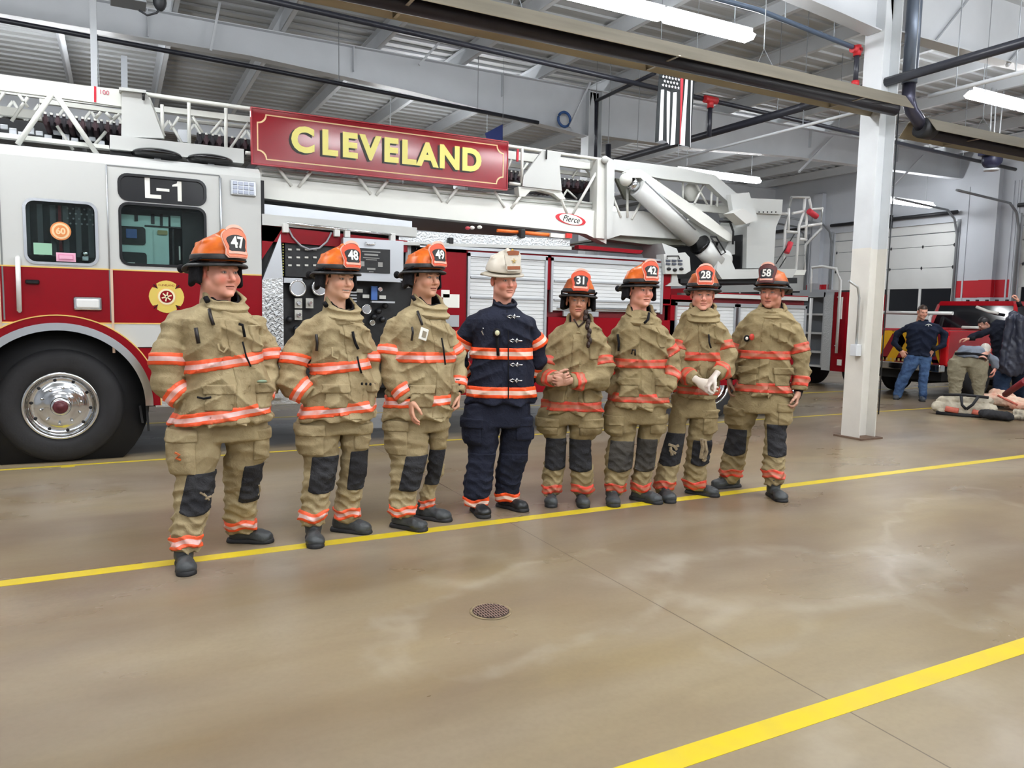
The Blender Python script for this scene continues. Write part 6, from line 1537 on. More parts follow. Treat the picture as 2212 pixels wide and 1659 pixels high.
plate('inner_rail', [(85, 212), (268, 238), (268, 246), (85, 222)], YL+.28, YL+.34, TWM)
plate('lower_rail', [(-430, 234), (236, 314), (236, 322), (-430, 248)], YL+.05, YL+.15, TWM)
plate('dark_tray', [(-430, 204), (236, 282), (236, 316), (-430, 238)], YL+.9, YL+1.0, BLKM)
m = MB()
for k in range(12): q = Q(10+k*19, 274+k*2+(k % 3)*6, YL+.6); m.box(q+Vector((-.035, -.02, -.025-(k % 2)*.02)), q+Vector((.03, .02, .02)), .006)
m.build('cable_tray_fitting', ALU, T)
cr = plate('cradle_box', [(237, 291), (527, 322), (527, 353), (237, 321)], YL-.12, YL+.1, TW)
plate('cradle_plate', [(263, 188), (309, 194), (320, 208), (354, 298), (262, 296)], YL-.06, YL-.02, TW)
plate('cradle_cap', [(257, 188), (316, 195), (316, 201), (257, 194)], YL-.10, YL+.1, TW)
tubes('hook', [[(310, 200), (310, 216)]], .012, BLKM, YL-.08)
plate('mount_block', [(238, 322), (283, 327), (283, 338), (238, 334)], YL-.05, YL+.3, BLKM)
for (xa, xb, yc) in ((283, 395, 335), (402, 505, 347)):
    q = Q((xa+xb)/2, yc, YL-.05); w = (Q(xb, yc, YL-.05).x-Q(xa, yc, YL-.05).x)/2
    d_ = MB().ball(q, w, .22, .055, 14).build('roof_dome', BLK, T); MB().box(q+Vector((-.03, -.1, -.09)), q+Vector((.03, .1, -.04))).build('dome_foot', GREYM, d_)
# middle part
tubes('top_rail', [[(316, 204), (560, 238), (800, 272), (1100, 316), (1215, 333), (1300, 345)]], .022, TWM)
tubes('stanchion', [[(350, 226), (351, 300)], [(408, 222), (409, 312)], [(488, 234), (488, 320)], [(1128, 320), (1127, 396)]], .018, TWM, YL-.01)
plate('inner_rail', [(350, 229), (545, 252), (900, 296), (1100, 328), (1300, 356), (1300, 370), (1100, 343), (900, 312), (545, 265), (350, 241)], YL+.2, YL+.26, TWM)
plate('inner_rail', [(380, 254), (545, 272), (1100, 352), (1300, 378), (1300, 386), (1100, 360), (545, 279), (380, 261)], YL+.34, YL+.38, TWM)
tubes('lattice_brace', [[(320, 208), (355, 294)], [(386, 253), (368, 280)], [(372, 274), (393, 309)], [(416, 252), (437, 286)], [(480, 258), (455, 288)], [(537, 264), (498, 320)], [(1105, 345), (1094, 368)], [(1140, 352), (1120, 380)]], .014, TWM, YL+.1)
tubes('lattice_brace', [[(1250, 362), (1236, 384)], [(1262, 362), (1282, 386)], [(1225, 410), (1214, 428)], [(1225, 410), (1246, 430)]], .013, TWM, YL+.3)
plate('access_panel', [(384, 279), (410, 281), (410, 308), (384, 305)], YL+.3, YL+.32, ALU)
plate('guide_rail', [(560, 240), (1095, 318), (1095, 330), (560, 252)], YL+.02, YL+.08, TWM)
tubes('side_rail', [[(1100, 396), (1124, 399)], [(530, 330), (545, 332)]], .02, TWM)
# rungs (rubber-covered) crossing from side to side
rp = [(98+k*13.5, 258+k*1.7) for k in range(13)]+[(432+k*14, 300+k*1.7) for k in range(9)]+[(1104+k*9, 380+k*1) for k in range(3)]+[(1219+k*9.5, 396+k*.9) for k in range(9)]
for i, (x_, y_) in enumerate(rp):
    q = Q(x_, y_, YL+.35); m = MB(); m.tube([q, (q.x, YF-.3, q.z)], .030, 8); m.box(q+Vector((-.014, -.01, -.05)), q+Vector((.014, .02, .062)), .004)
    m.box(q+Vector((-.014, -.014, .045)), q+Vector((.014, .0, .062)), .003); m.build('rung', GRUN if i % 2 else mat('rung_rubber_red', (76, 54, 60), .6), T)
for i, (x_, y_) in enumerate(rp[::1]):
    q = Q(x_, y_, YL+.33); MB().box(q+Vector((-.012, -.01, .048)), q+Vector((.012, .0, .068)), .003).build('rung_cap', NUMW, T)
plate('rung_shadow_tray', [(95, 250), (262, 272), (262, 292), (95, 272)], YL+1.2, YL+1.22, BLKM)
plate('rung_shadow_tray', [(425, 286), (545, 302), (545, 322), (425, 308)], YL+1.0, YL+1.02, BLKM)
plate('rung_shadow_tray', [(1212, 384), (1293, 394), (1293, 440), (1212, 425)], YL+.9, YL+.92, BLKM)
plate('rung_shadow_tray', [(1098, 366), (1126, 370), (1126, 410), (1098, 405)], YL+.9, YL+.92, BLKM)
plate('far_lattice', [(-430, 138), (1300, 350), (1300, 360), (-430, 148)], YF-.05, YF, TWM)
tubes('far_brace', [[(x_, 215+x_*.126+(0 if k % 2 else 40)), (x_+28, 219+x_*.126+(40 if k % 2 else 0))] for k, x_ in enumerate(range(0, 540, 28))], .016, TWM, YF-.1)
# plate and saddle right of the sign
plate('saddle_plate', [(1173, 324), (1212, 330), (1209, 360), (1214, 412), (1129, 402), (1131, 380)], YL-.04, YL, TW)
plate('saddle_foot', [(1120, 403), (1212, 412), (1222, 430), (1210, 430), (1196, 418), (1168, 411), (1146, 412), (1134, 425), (1122, 424)], YL-.02, YL+.1, TWM)
tubes('hook', [[(1181, 323), (1180, 344)]], .010, BLKM, YL-.06)
plate('red_tag', [(1117, 322), (1121, 322), (1120, 349), (1116, 348)], YL-.01, YL+.01, mat('mark_red', (0, 0, 0)))
# double post
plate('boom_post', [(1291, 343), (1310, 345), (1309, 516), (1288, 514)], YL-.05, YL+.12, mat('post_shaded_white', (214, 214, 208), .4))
plate('boom_post', [(1311, 338), (1328, 347), (1327, 420), (1322, 505), (1311, 516)], YL-.10, YL+.12, TW)
m = MB(); m.ball(Q(1307, 345, YL-.08), .05, .04, .05, 8); m.build('post_pin', TW, T)
# upper chord to the turntable
plate('upper_chord', [(1326, 344), (1385, 351), (1470, 362), (1545, 378), (1600, 425), (1582, 445), (1532, 398), (1430, 386), (1326, 366)], YL, YL+.1, TW)
tubes('lattice_brace', [[(1522, 396), (1500, 440)], [(1475, 388), (1475, 430)], [(1500, 392), (1528, 442)], [(1538, 404), (1536, 446)], [(1551, 412), (1549, 446)], [(1420, 386), (1445, 430)], [(1436, 430), (1456, 470)], [(1473, 455), (1473, 478)], [(1492, 466), (1482, 482)]], .016, TWM, YL+.1)
plate('mid_chord', [(1400, 430), (1578, 446), (1578, 462), (1400, 446)], YL+.18, YL+.24, TWM)
plate('lower_boom_plate', [(1310, 456), (1390, 456), (1440, 470), (1582, 490), (1586, 522), (1475, 517), (1340, 508), (1312, 517)], YL, YL+.14, TW)
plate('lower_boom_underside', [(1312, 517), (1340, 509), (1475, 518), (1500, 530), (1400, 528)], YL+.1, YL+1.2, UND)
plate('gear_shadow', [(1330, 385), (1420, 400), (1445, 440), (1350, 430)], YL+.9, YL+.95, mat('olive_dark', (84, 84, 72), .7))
# pulley / hose coil between the members
m = MB(); m.lathe([(.05, -.03), (.13, -.03), (.13, .03), (.05, .03)], Matrix.Translation(Q(1494, 415, YL+.2)) @ Matrix.Rotation(PI/2, 4, 'X')); m.build('pulley', TWM, T)
m = MB()
for k in range(3): m.tube([Q(1400+k*9, 392+k*3, YL+.2), Q(1428+k*9, 420+k*4, YL+.2), Q(1452+k*9, 452+k*3, YL+.2)], .022, 8)
m.build('hydraulic_hose', BLKM, T)
# diagonal arm and lift cylinder
plate('link_arm', [(1352, 372), (1362, 365), (1384, 366), (1530, 466), (1582, 508), (1586, 521), (1572, 520), (1512, 482), (1400, 400), (1384, 384), (1360, 384)], YL-.16, YL-.06, TWM)
c0, c1 = Q(1376, 406, YL-.12), Q(1497, 517, YL-.12); d_ = (c1-c0).normalized()
cy = MB().tube([c0, c1], .118, 24).build('lift_cylinder', TW, T)
MB().tube([c0-d_*.12, c0-d_*.02], .075, 16).build('cylinder_head', CHROME, cy); MB().ball(Q(1352, 388, YL-.12), .085, .08, .085, 10).build('cylinder_eye', TWM, cy)
m = MB(); m.tube([c0+d_*.02+Vector((.05, -.08, .1)), c1+Vector((-.05, -.10, .12))], .014, 8); m.build('cylinder_line', ALU, cy)
e0, e1 = Q(1514, 531, YL-.12), Q(1548, 566, YL-.12)
MB().tube([e0-(e1-e0)*.12, e0+(e1-e0)*.02], .148, 24).build('cylinder_gap_ring', BLK, cy); MB().tube([e0, e1], .140, 24).build('cylinder_base', TW, cy)
m = MB(); a = e0+Vector((.05, -.13, .12)); m.tube([a, a+Vector((.10, 0, .0)), a+Vector((.28, 0, -.2)), a+Vector((.2, 0, -.24)), a], .012, 6); m.build('base_outline', BLKM, cy)
m = MB(); q = Q(1566, 560, YL-.15); m.ball(q, .11, .10, .13, 10); m.build('pivot_boss', TW, T)
plate('pivot_bracket', [(1548, 582), (1552, 556), (1562, 546), (1576, 552), (1588, 582)], YL-.25, YL-.16, TW)
# turntable, control tower
plate('pivot_plate', [(1578, 420), (1618, 415), (1626, 440), (1638, 474), (1610, 484), (1584, 460)], YL-.25, YL-.17, TW)
plate('pivot_lip', [(1584, 460), (1606, 450), (1638, 474), (1612, 484)], YL-.45, YL-.25, mat('tower_white_grey', (206, 206, 202), .4))
plate('tower_top', [(1618, 428), (1691, 431), (1689, 463), (1629, 460)], YL-.1, YL+.6, TW)
plate('tower_neck', [(1634, 460), (1688, 463), (1676, 491), (1616, 490)], YL-.05, YL+.6, TW)
plate('control_tower', [(1614, 489), (1676, 491), (1671, 579), (1612, 580)], YL-.1, YL+.7, TW)
plate('tower_slot', [(1601, 507), (1614, 507), (1614, 580), (1600, 580)], YL-.02, YL+.5, BLKM)
plate('tower_side', [(1575, 520), (1602, 522), (1600, 548), (1560, 552)], YL+.1, YL+.3, TW)
m = MB()
for k in range(5): m.ball(Q(1640+k*9, 458, YL-.12), .012, .01, .012, 4)
m.build('bolt_head', BLKM, T)
tubes('control_rail', [[(1555, 478), (1600, 480)], [(1577, 480), (1584, 500), (1583, 528)]], .016, BLKM, YL-.2)
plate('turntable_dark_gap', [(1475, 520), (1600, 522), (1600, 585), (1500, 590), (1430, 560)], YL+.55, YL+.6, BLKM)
plate('turntable_deck', [(1546, 582), (1722, 581), (1712, 600), (1560, 603)], YL-.28, YL+1.5, TW)
plate('turntable_base', [(1470, 602), (1722, 600), (1722, 612), (1470, 612)], YL-.2, YL+1.4, BLKM)
plate('base_plate_left', [(1430, 525), (1462, 537), (1470, 560), (1440, 556)], YL-.1, YL+.4, TW)
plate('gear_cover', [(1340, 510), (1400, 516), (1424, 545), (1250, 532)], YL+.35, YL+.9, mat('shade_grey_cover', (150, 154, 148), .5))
plate('red_ledge', [(1250, 529), (1390, 541), (1384, 548), (1250, 537)], YL-.15, YL-.05, TR)
# junction box lamp
bx = plate('control_box', [(1434, 549), (1480, 545), (1490, 556), (1492, 585), (1480, 592), (1438, 592)], YL-.36, YL-.2, TW)
m = MB()
for k in range(6): q = Q(1443+(k % 3)*13, 563+(k//3)*7, YL-.37); m.box(q+Vector((-.035, -.008, -.014)), q+Vector((.035, 0, .010)))
m.build('box_vent', mat('vent_dark', (70, 76, 90), .5), bx)
tubes('box_handle', [[(1441, 560), (1441, 553), (1466, 553), (1468, 560)]], .008, BLKM, YL-.38, bx)
m = MB()
for q_ in ((1445, 581), (1458, 583), (1472, 581)): m.ball(Q(*q_, YL-.37), .035, .02, .022, 6)
m.build('box_connector', BLKM, bx)
plate('box_stem', [(1452, 592), (1462, 592), (1466, 612), (1476, 618), (1438, 618), (1450, 610)], YL-.3, YL-.24, TW)
# rear rails of the turntable
tubes('guard_rail', [[(1693, 568), (1696, 492), (1710, 426), (1748, 427)], [(1739, 428), (1736, 460), (1726, 488), (1719, 584)], [(1776, 450), (1774, 494), (1741, 528), (1738, 584)],
      [(1743, 455), (1740, 518)], [(1698, 500), (1722, 502)], [(1712, 461), (1738, 456)], [(1726, 491), (1774, 483)], [(1748, 427), (1752, 452), (1777, 450)], [(1726, 516), (1742, 518)], [(1704, 450), (1703, 500)], [(1635, 458), (1700, 462)]], .022, mat('rail_white', (0, 0, 0)), YL+.1)
plate('platform_step', [(1700, 583), (1742, 583), (1738, 594), (1704, 594)], YL-.05, YL+.5, TWM)
tubes('red_strap', [[(1747, 456), (1764, 468)], [(1708, 524), (1699, 546)]], .045, mat('strap_red', (206, 50, 66), .6), YL+.02)
tubes('strap_cord', [[(1716, 506), (1690, 548), (1676, 570)], [(1698, 556), (1684, 578)]], .008, BLKM, YL+.02)
# maker's oval on the boom
q = Q(1233, 474, YL-.004)
def oval(nm, rx, rz, y, m_, par=None): return MB().xz([(q.x+rx*math.cos(2*PI*k/36), q.z+rz*math.sin(2*PI*k/36)-.02*math.cos(2*PI*k/36)) for k in range(36)], y-.003, y).build(nm, m_, par or T)
ov = oval('maker_oval', .225, .068, YL-.002, mat('oval_red', (206, 36, 50), .35)); oval('oval_inner', .172, .060, YL-.006, NUMW, ov)
text('maker_lettering', 'Pierce', .105, BLK, ov, facing_negY(q.x, YL-.010, q.z) @ Matrix.Rotation(-.08, 4, 'Z'), .001, .0005, .95, shear=.35)

# ================================================================ CLEVELAND name board
YB = 8.17
bx0, bx1 = onY(545, 290, YB).x, onY(1095, 365, YB).x; bz0, bz1 = 2.925, 3.468
bo = MB().box((bx0, YB, bz0), (bx1, YB+.05, bz1), .004).build('name_board', mat('board_red', (150, 8, 30), .16, coat=.25, spec=.4), T)
def notch(ins, r):
    x0, x1, z0, z1_ = bx0+ins, bx1-ins, bz0+ins, bz1-ins; P = []
    for cx_, cz_, a0 in ((x1, z1_, PI), (x0, z1_, 3*PI/2), (x0, z0, 0), (x1, z0, PI/2)):
        for k in range(7):
            a = a0+(PI/2)*k/6; P.append((cx_+r*math.cos(a), cz_+r*math.sin(a)))
    # order corners so that each arc is walked inwards
    out = []
    for c_ in range(4): seg = P[c_*7:(c_+1)*7]; out += seg[::-1]
    return out
A_, B_ = notch(.045, .085), notch(.057, .085)
m = MB()
for k in range(len(A_)):
    k2 = (k+1) % len(A_); m.xz([A_[k], A_[k2], B_[k2], B_[k]], YB-.002, YB)
m.build('board_pinstripe', mat('pinstripe_peach', (250, 214, 160), .35), bo)
fr = MB()
fr.box((bx0-.012, YB-.006, bz0-.012), (bx1+.012, YB+.055, bz0)); fr.box((bx0-.012, YB-.006, bz1), (bx1+.012, YB+.055, bz1+.012)); fr.box((bx0-.012, YB-.006, bz0), (bx0, YB+.055, bz1)); fr.box((bx1, YB-.006, bz0), (bx1+.012, YB+.055, bz1))
fr.build('board_edge', mat('board_edge', (176, 40, 52), .3), bo)
LY = mat('letter_gold', (250, 240, 130), .3); LK = mat('letter_shadow', (30, 30, 20), .4)
zc = (bz0+bz1)/2+.005
lets = 'CLEVELAND'; lx = [654, 711, 755, 800, 844, 882, 923, 971, 1018]
for ch, px in zip(lets, lx):
    x_ = onY(px, 300+(px-654)*.16, YB).x
    text('board_lettering_shadow', ch, .345, LK, bo, facing_negY(x_-.024, YB-.003, zc-.016), .001, .016, .98)
    text('board_lettering', ch, .345, LY, bo, facing_negY(x_, YB-.006, zc), .002, .015, .98)
# ================================================================ BACKGROUND, right-hand side
# ---- second engine with open shelves, beyond the ladder truck
EX = 13.2
T = empty('rescue_truck', (EX+1.0, 12.2, 0)); tag(T, 'red and silver truck with open shelf compartments, seen between the last firefighter and the column', 'fire truck')
def SXp(px, py): q = onX(px, py, EX); return (q.y, q.z)
def xpl(name, pts, x0, x1, m_, par=None):
    return MB().prism([(x0, *SXp(*p)) for p in pts], (x1-x0, 0, 0)).build(name, m_, par or T)
(yA, zA), (yB, zB) = SXp(1748, 632), SXp(1808, 628); yR = SXp(1830, 630)[0]; zt = zA; zb = .42
MB().box((EX+.35, yR, zb), (EX+1.25, yA+.6, zt-.02)).build('body', TR, T)
m = MB(); m.box((EX, yB+.02, zt-.10), (EX+.4, yA+.5, zt)); m.box((EX, yB+.28, zb), (EX+.4, yB+.32, zt)); m.box((EX, yA+.45, zb), (EX+.4, yA+.5, zt)); m.build('compartment_frame', ALU, T)
m = MB()
for z in (zb, .72, 1.12, 1.52): m.box((EX+.02, yB+.30, z), (EX+.36, yA+.46, z+.04))
m.build('shelf', mat('shelf_pale', (206, 208, 208), .4), T)
MB().box((EX+.30, yB+.30, zb), (EX+.34, yA+.46, zt-.1)).build('compartment_back', mat('compartment_grey', (120, 124, 130), .5), T)
m = MB(); m.tube([(EX-.02, yB+.62, .72), (EX-.02, yB+.62, zt-.12)], .035, 8); m.build('pull_bar', mat('rail_white', (0, 0, 0)), T)
MB().box((EX-.01, yB+.06, zb-.05), (EX+.36, yB+.28, zt-.05)).build('tread_corner', TREAD, T)
MB().box((EX-.01, yR, zb-.05), (EX+.36, yB+.05, zt)).build('red_corner', TR, T)
m = MB(); m.box((EX-.03, yR+.08, 1.45), (EX, yR+.16, 1.9)); m.box((EX-.03, yR+.02, .5), (EX, yR+.12, .62)); m.build('marker_plate', NUMW, T)
m = MB(); y0_, z0_ = SXp(1795, 600); ys, zs_ = SXp(1760, 578); ye, ze = SXp(1822, 600)
m.tube([(EX-.08, ys, zs_), (EX-.08, (ys+ye)/2+.1, zs_+.01), (EX-.08, ye+.12, zs_-.05), (EX-.08, ye, zs_-.3), (EX-.08, ye, .75)], .03, 8)
m.tube([(EX-.08, ye, 1.9), (EX, ye+.1, 1.9)], .02, 6); m.tube([(EX-.08, ye, .9), (EX, ye+.1, .9)], .02, 6); m.tube([(EX-.08, ys, zs_), (EX-.08, ys, zt)], .02, 6); m.build('grab_arch', mat('rail_white', (0, 0, 0)), T)
m = MB(); m.box((EX+.05, yB+.3, zt), (EX+.5, yA+.3, zt+.06)); m.box((EX+.1, yB+.7, zt+.06), (EX+.3, yB+.85, zt+.2)); m.build('top_rack', ALU, T)
MB().ball((EX+.2, yA+.1, zt+.1), .1, .1, .07, 8).build('warning_lamp', mat('lamp_red', (0, 0, 0)), T)
m = MB().lathe([(.02, -.14), (.36, -.14), (.42, -.1), (.42, .1), (.36, .14), (.02, .14)], Matrix.Translation((EX+.75, yR+.18, .42)) @ Matrix.Rotation(PI/2, 4, 'X'), 30).build('tyre', RUB, T)
m = MB().lathe([(.02, -.14), (.36, -.14), (.42, -.1), (.42, .1), (.36, .14), (.02, .14)], Matrix.Translation((EX+.75, yA+.4, .42)) @ Matrix.Rotation(PI/2, 4, 'X'), 30).build('tyre', RUB, T)

# ---- black-and-silver equipment at the rear of the ladder truck (air bottles on the tailboard)
q = onY(1735, 668, 9.2); T2 = bpy.data.objects['ladder_truck']
m = MB(); m.box((9.12, 8.3, .6), (9.5, 10.2, .7)); m.build('tailboard', TREAD, T2)
m = MB(); m.box((9.12, 8.4, .7), (9.30, 9.6, 1.75), .02); m.build('rear_locker', BLKM, T2)

# ---- red pickup with chevron tailgate
TX = 13.35; ta, tb = onX(1876, 715, TX), onX(2045, 790, TX)
PW = 1.62; PYn = tb.y; PYf = PYn+PW+.25; zt, zb = onX(1960, 713, TX).z, onX(1960, 789, TX).z
K = empty('pickup_truck', (TX+2.5, (PYn+PYf)/2, 0)); tag(K, 'red pickup with yellow and red chevron tailgate, parked before the garage door', 'pickup truck')
PR = mat('pickup_red', (178, 16, 30), .2, coat=.5); YEL = mat('chevron_yellow', (246, 186, 30), .4); CRD = mat('chevron_red', (150, 24, 40), .4)
MB().box((TX, PYn+.10, zb), (TX+.06, PYf-.10, zt), .02).build('tailgate', CRD, K)
tg = bpy.data.objects['tailgate']; mid = (PYn+PYf)/2; Hh = zt-zb
m = MB()
for s_ in (-1, 1):
    for k in range(4):
        y0_ = mid+s_*(-.20+k*.36); a, b_ = y0_, y0_+s_*.19; sl = s_*.34
        P = [(a, zt-.02), (b_, zt-.02), (b_-sl*-1, zb+.02), (a-sl*-1, zb+.02)]
        P = [(min(max(y, PYn+.12), PYf-.12), z) for y, z in P]
        if abs(P[0][0]-P[1][0])+abs(P[2][0]-P[3][0]) < .02: continue
        bm_ = MB(); ok = True
        try: m.prism([(TX-.004, y, z) for y, z in P], (.003, 0, 0))
        except ValueError: pass
m.build('chevron', YEL, tg)
m = MB()
for k in range(9): m.box((TX-.007, mid+.55-k*.085, zb+.07), (TX-.003, mid+.51-k*.085, zb+.12))
m.build('tailgate_mark', mat('letter_tan', (226, 190, 120), .4), tg)
m = MB(); m.box((TX, PYn, .62), (TX+2.1, PYn+.10, zt+.02), .03); m.build('bed_side', PR, K)
m = MB(); m.box((TX, PYf-.10, .62), (TX+2.1, PYf, zt+.02), .03); m.build('bed_side', PR, K)
m = MB(); m.box((TX-.02, PYn, zb+.05), (TX+.04, PYn+.14, zt-.08), .015); m.box((TX-.02, PYf-.14, zb+.05), (TX+.04, PYf, zt-.08), .015); m.build('tail_lamp', mat('tail_lamp_red', (210, 30, 34), .2), K)
text('side_lettering', 'CFD', .13, NUMW, K, facing_negY(TX+.45, PYn-.004, zb+.02), .001, .001)
MB().box((TX, PYn+.1, .68), (TX+2.1, PYf-.1, .74)).build('bed_floor', BLKM, K)
MB().box((TX-.16, PYn+.02, .52), (TX, PYf-.02, .66), .02).build('bumper', CHROME, K)
m = MB(); m.box((TX+.1, PYn+.15, .34), (TX+5.2, PYf-.15, .60)); m.build('underbody', BLKM, K)
m = MB(); m.box((TX+.4, mid-.35, .26), (TX+1.4, mid+.35, .36), .03); m.build('spare_tyre', RUB, K)
for x in (TX+1.05, TX+4.5):
    for y in (PYn+.16, PYf-.16):
        w = MB().lathe([(.20, -.14), (.34, -.14), (.385, -.09), (.385, .09), (.34, .14), (.20, .14)], Matrix.Translation((x, y, .385)) @ Matrix.Rotation(PI/2, 4, 'X'), 32, closed=True).build('tyre', RUB, K)
        MB().lathe([(.02, -.1), (.2, -.12), (.2, .12), (.02, .1)], Matrix.Translation((x, y, .385)) @ Matrix.Rotation(PI/2, 4, 'X'), 20).build('wheel_disc', ALU, w)
cx0 = TX+2.1; zr = 1.78
m = MB(); m.box((cx0, PYn, .62), (cx0+1.9, PYf, zt+.05), .04); m.box((cx0+1.9, PYn+.03, .62), (TX+5.35, PYf-.03, zt-.05), .08)
m.build('cab_lower', PR, K)
roof = [(cx0+.12, PYn+.18), (cx0+.12, PYf-.18)]
m = MB(); m.prism([(cx0+.15, PYn+.14, zr), (cx0+.15, PYf-.14, zr), (cx0+.15, PYf-.20, zr+.09), (cx0+.15, PYn+.20, zr+.09)], (1.5, 0, 0))
for y, y2 in ((PYn+.03, PYn+.16), (PYf-.03, PYf-.16)): m.bar((cx0+.05, y+.02*(1 if y < mid else -1), zt+.02), (cx0+.18, y2, zr+.02), .07, .06); m.bar((cx0+1.9, y, zt), (cx0+1.5, y2, zr+.02), .07, .06)
m.build('cab_roof', PR, K)
m = MB(); m.prism([(cx0+.08, PYn+.07, zt+.03), (cx0+.08, PYf-.07, zt+.03), (cx0+.16, PYf-.17, zr), (cx0+.16, PYn+.17, zr)], (.02, 0, 0)); m.build('rear_window', GLASSD, K)
m = MB(); m.prism([(cx0+.1, PYn+.05, zt+.03), (cx0+1.8, PYn+.05, zt+.03), (cx0+1.5, PYn+.16, zr), (cx0+.2, PYn+.16, zr)], (0, .02, 0)); m.build('side_window', GLASSD, K)
m = MB(); m.tube([(TX+.3, PYf-.15, 1.60), (TX+2.0, PYf-.15, 1.60)], .035, 8); m.tube([(TX+.3, PYn+.15, 1.60), (TX+.3, PYf-.15, 1.60)], .035, 8); m.tube([(TX+.3, PYf-.15, zt), (TX+.3, PYf-.15, 1.60)], .035, 8); m.tube([(TX+2.0, PYf-.15, zt), (TX+2.0, PYf-.15, 1.60)], .035, 8)
m.build('bed_rack', mat('rail_white', (0, 0, 0)), K)
m = MB(); m.tube([(cx0+.05, mid-.1, zr-.03), (cx0+.03, mid-.35, zr-.12), (cx0+.02, mid-.55, zr-.15)], .03, 8); m.tube([(cx0-.05, PYn+.35, zt+.06), (cx0-.05, mid+.1, zt+.06)], .035, 8); m.build('white_bar', NUMW, K)
m = MB()
for k in range(6): m.box((cx0+.5, PYn+.3+k*.2, zr+.09), (cx0+.56, PYn+.34+k*.2, zr+.13))
m.build('roof_lamp', BLKM, K)

# ---- people in the background
JEAN = cloth('jeans_blue', (92, 124, 168), (56, 78, 118), .5); SWN = cloth('sweatshirt_navy', (30, 38, 58), (22, 28, 44), .3); KHA = cloth('trousers_khaki', (168, 160, 136), (140, 132, 110), .4); TSH = cloth('tshirt_grey_blue', (136, 144, 156), (112, 120, 134), .3)
SH = mat('shoe_grey', (74, 80, 88), .6)
common = dict(gear=False, band=BANDN, h=.014, fold=.8, HS=1)
p1 = dict(name='person', label='person in navy sweatshirt and blue jeans standing with hands on hips before the chevron tailgate', seed=31, yaw=5, ank=[(1938, 862, -8), (1990, 866, 8)], mats=(SWN, JEAN), coat_name='sweatshirt', pant_name='jeans', bootm=SH, boot=.9, dr=.6,
   torso=[(693, 1985, 2003), (699, 1962, 2024), (712, 1954, 2032), (735, 1956, 2026), (752, 1957, 2022), (768, 1958, 2020)],
   arms=[dict(p=[(1958, 702, .0), (1938, 722, .06), (1932, 742, .06), (1946, 758, -.10)], r=[.07, .062, .055, .045]), dict(p=[(2026, 702, .0), (2040, 722, .08), (2038, 745, .06), (2014, 757, -.08)], r=[.07, .062, .055, .045])],
   col=(1994, 692, .062, .0), cdroop=.3, hips=[(760, 1956, 2020), (775, 1955, 2018), (790, 1955, 2018)],
   legs=[dict(rows=[(765, 1953, 1992), (785, 1950, 1988), (805, 1942, 1974), (830, 1932, 1960), (852, 1928, 1950), (860, 1928, 1948)]), dict(rows=[(765, 1984, 2016), (785, 1984, 2012), (805, 1984, 2008), (830, 1982, 2005), (855, 1984, 2004), (864, 1985, 2002)])],
   head=dict(c=(1993, 674), rot=(22, 12, 0), scale=1.0, adj=1.0, key='m1', k=dict(skin=(222, 164, 140), hair=(62, 46, 36), brow=(60, 44, 36), ruddy=.5)), skin=(222, 164, 140),
   hands=[dict(w=(1947, 759, -.11), d=(.5, .1, -.8), n=(.3, .9, 0), t=(1, 0, .5), c=(.4, .6, .4)), dict(w=(2013, 758, -.09), d=(-.4, .1, -.9), n=(-.3, .9, 0), t=(-1, 0, .5), c=(.4, .6, .4))], **common)
p2 = dict(name='person', label='person in khaki trousers and grey T-shirt bending over the gear pile, seen from behind', seed=32, yaw=180, ank=[(2060, 884, 175), (2124, 888, 170)], mats=(TSH, KHA), coat_name='t_shirt', pant_name='trousers', bootm=SH, boot=.9, dr=.75, collar=False,
   torso=[(746, 2080, 2116), (752, 2070, 2132), (760, 2064, 2138), (766, 2062, 2138), (771, 2062, 2136)],
   arms=[dict(p=[(2128, 756, .15), (2146, 778, .20), (2150, 790, .22), (2149, 797, .20)], r=[.075, .07, .06, .055]), dict(p=[(2074, 758, .2), (2076, 770, .3), (2080, 790, .35), (2084, 800, .4)], r=[.07, .06, .055, .05])],
   col=(0, 0, 0, 0), hips=[(758, 2058, 2134), (785, 2048, 2134), (806, 2046, 2132)],
   legs=[dict(rows=[(775, 2048, 2096), (800, 2045, 2090), (825, 2047, 2082), (845, 2048, 2078), (860, 2050, 2074)]), dict(rows=[(775, 2082, 2138), (800, 2088, 2136), (825, 2096, 2132), (845, 2100, 2128), (866, 2104, 2126)])],
   head=dict(c=(2128, 758), rot=(170, 40, 0), scale=.95, adj=1.0, key='m2', k=dict(skin=(210, 156, 136), hair=(206, 200, 190), brow=(120, 90, 70))), skin=(226, 158, 140),
   hands=[dict(w=(2149, 798, .19), d=(-.1, -.3, -1), n=(-1, 0, 0), t=(0, -1, 0), c=(.4, .6, .4))], **common)
DKC = cloth('jacket_dark_navy', (28, 32, 46), (20, 24, 34), .4); DKB = cloth('trousers_dark_blue', (44, 60, 84), (30, 42, 62), .4)
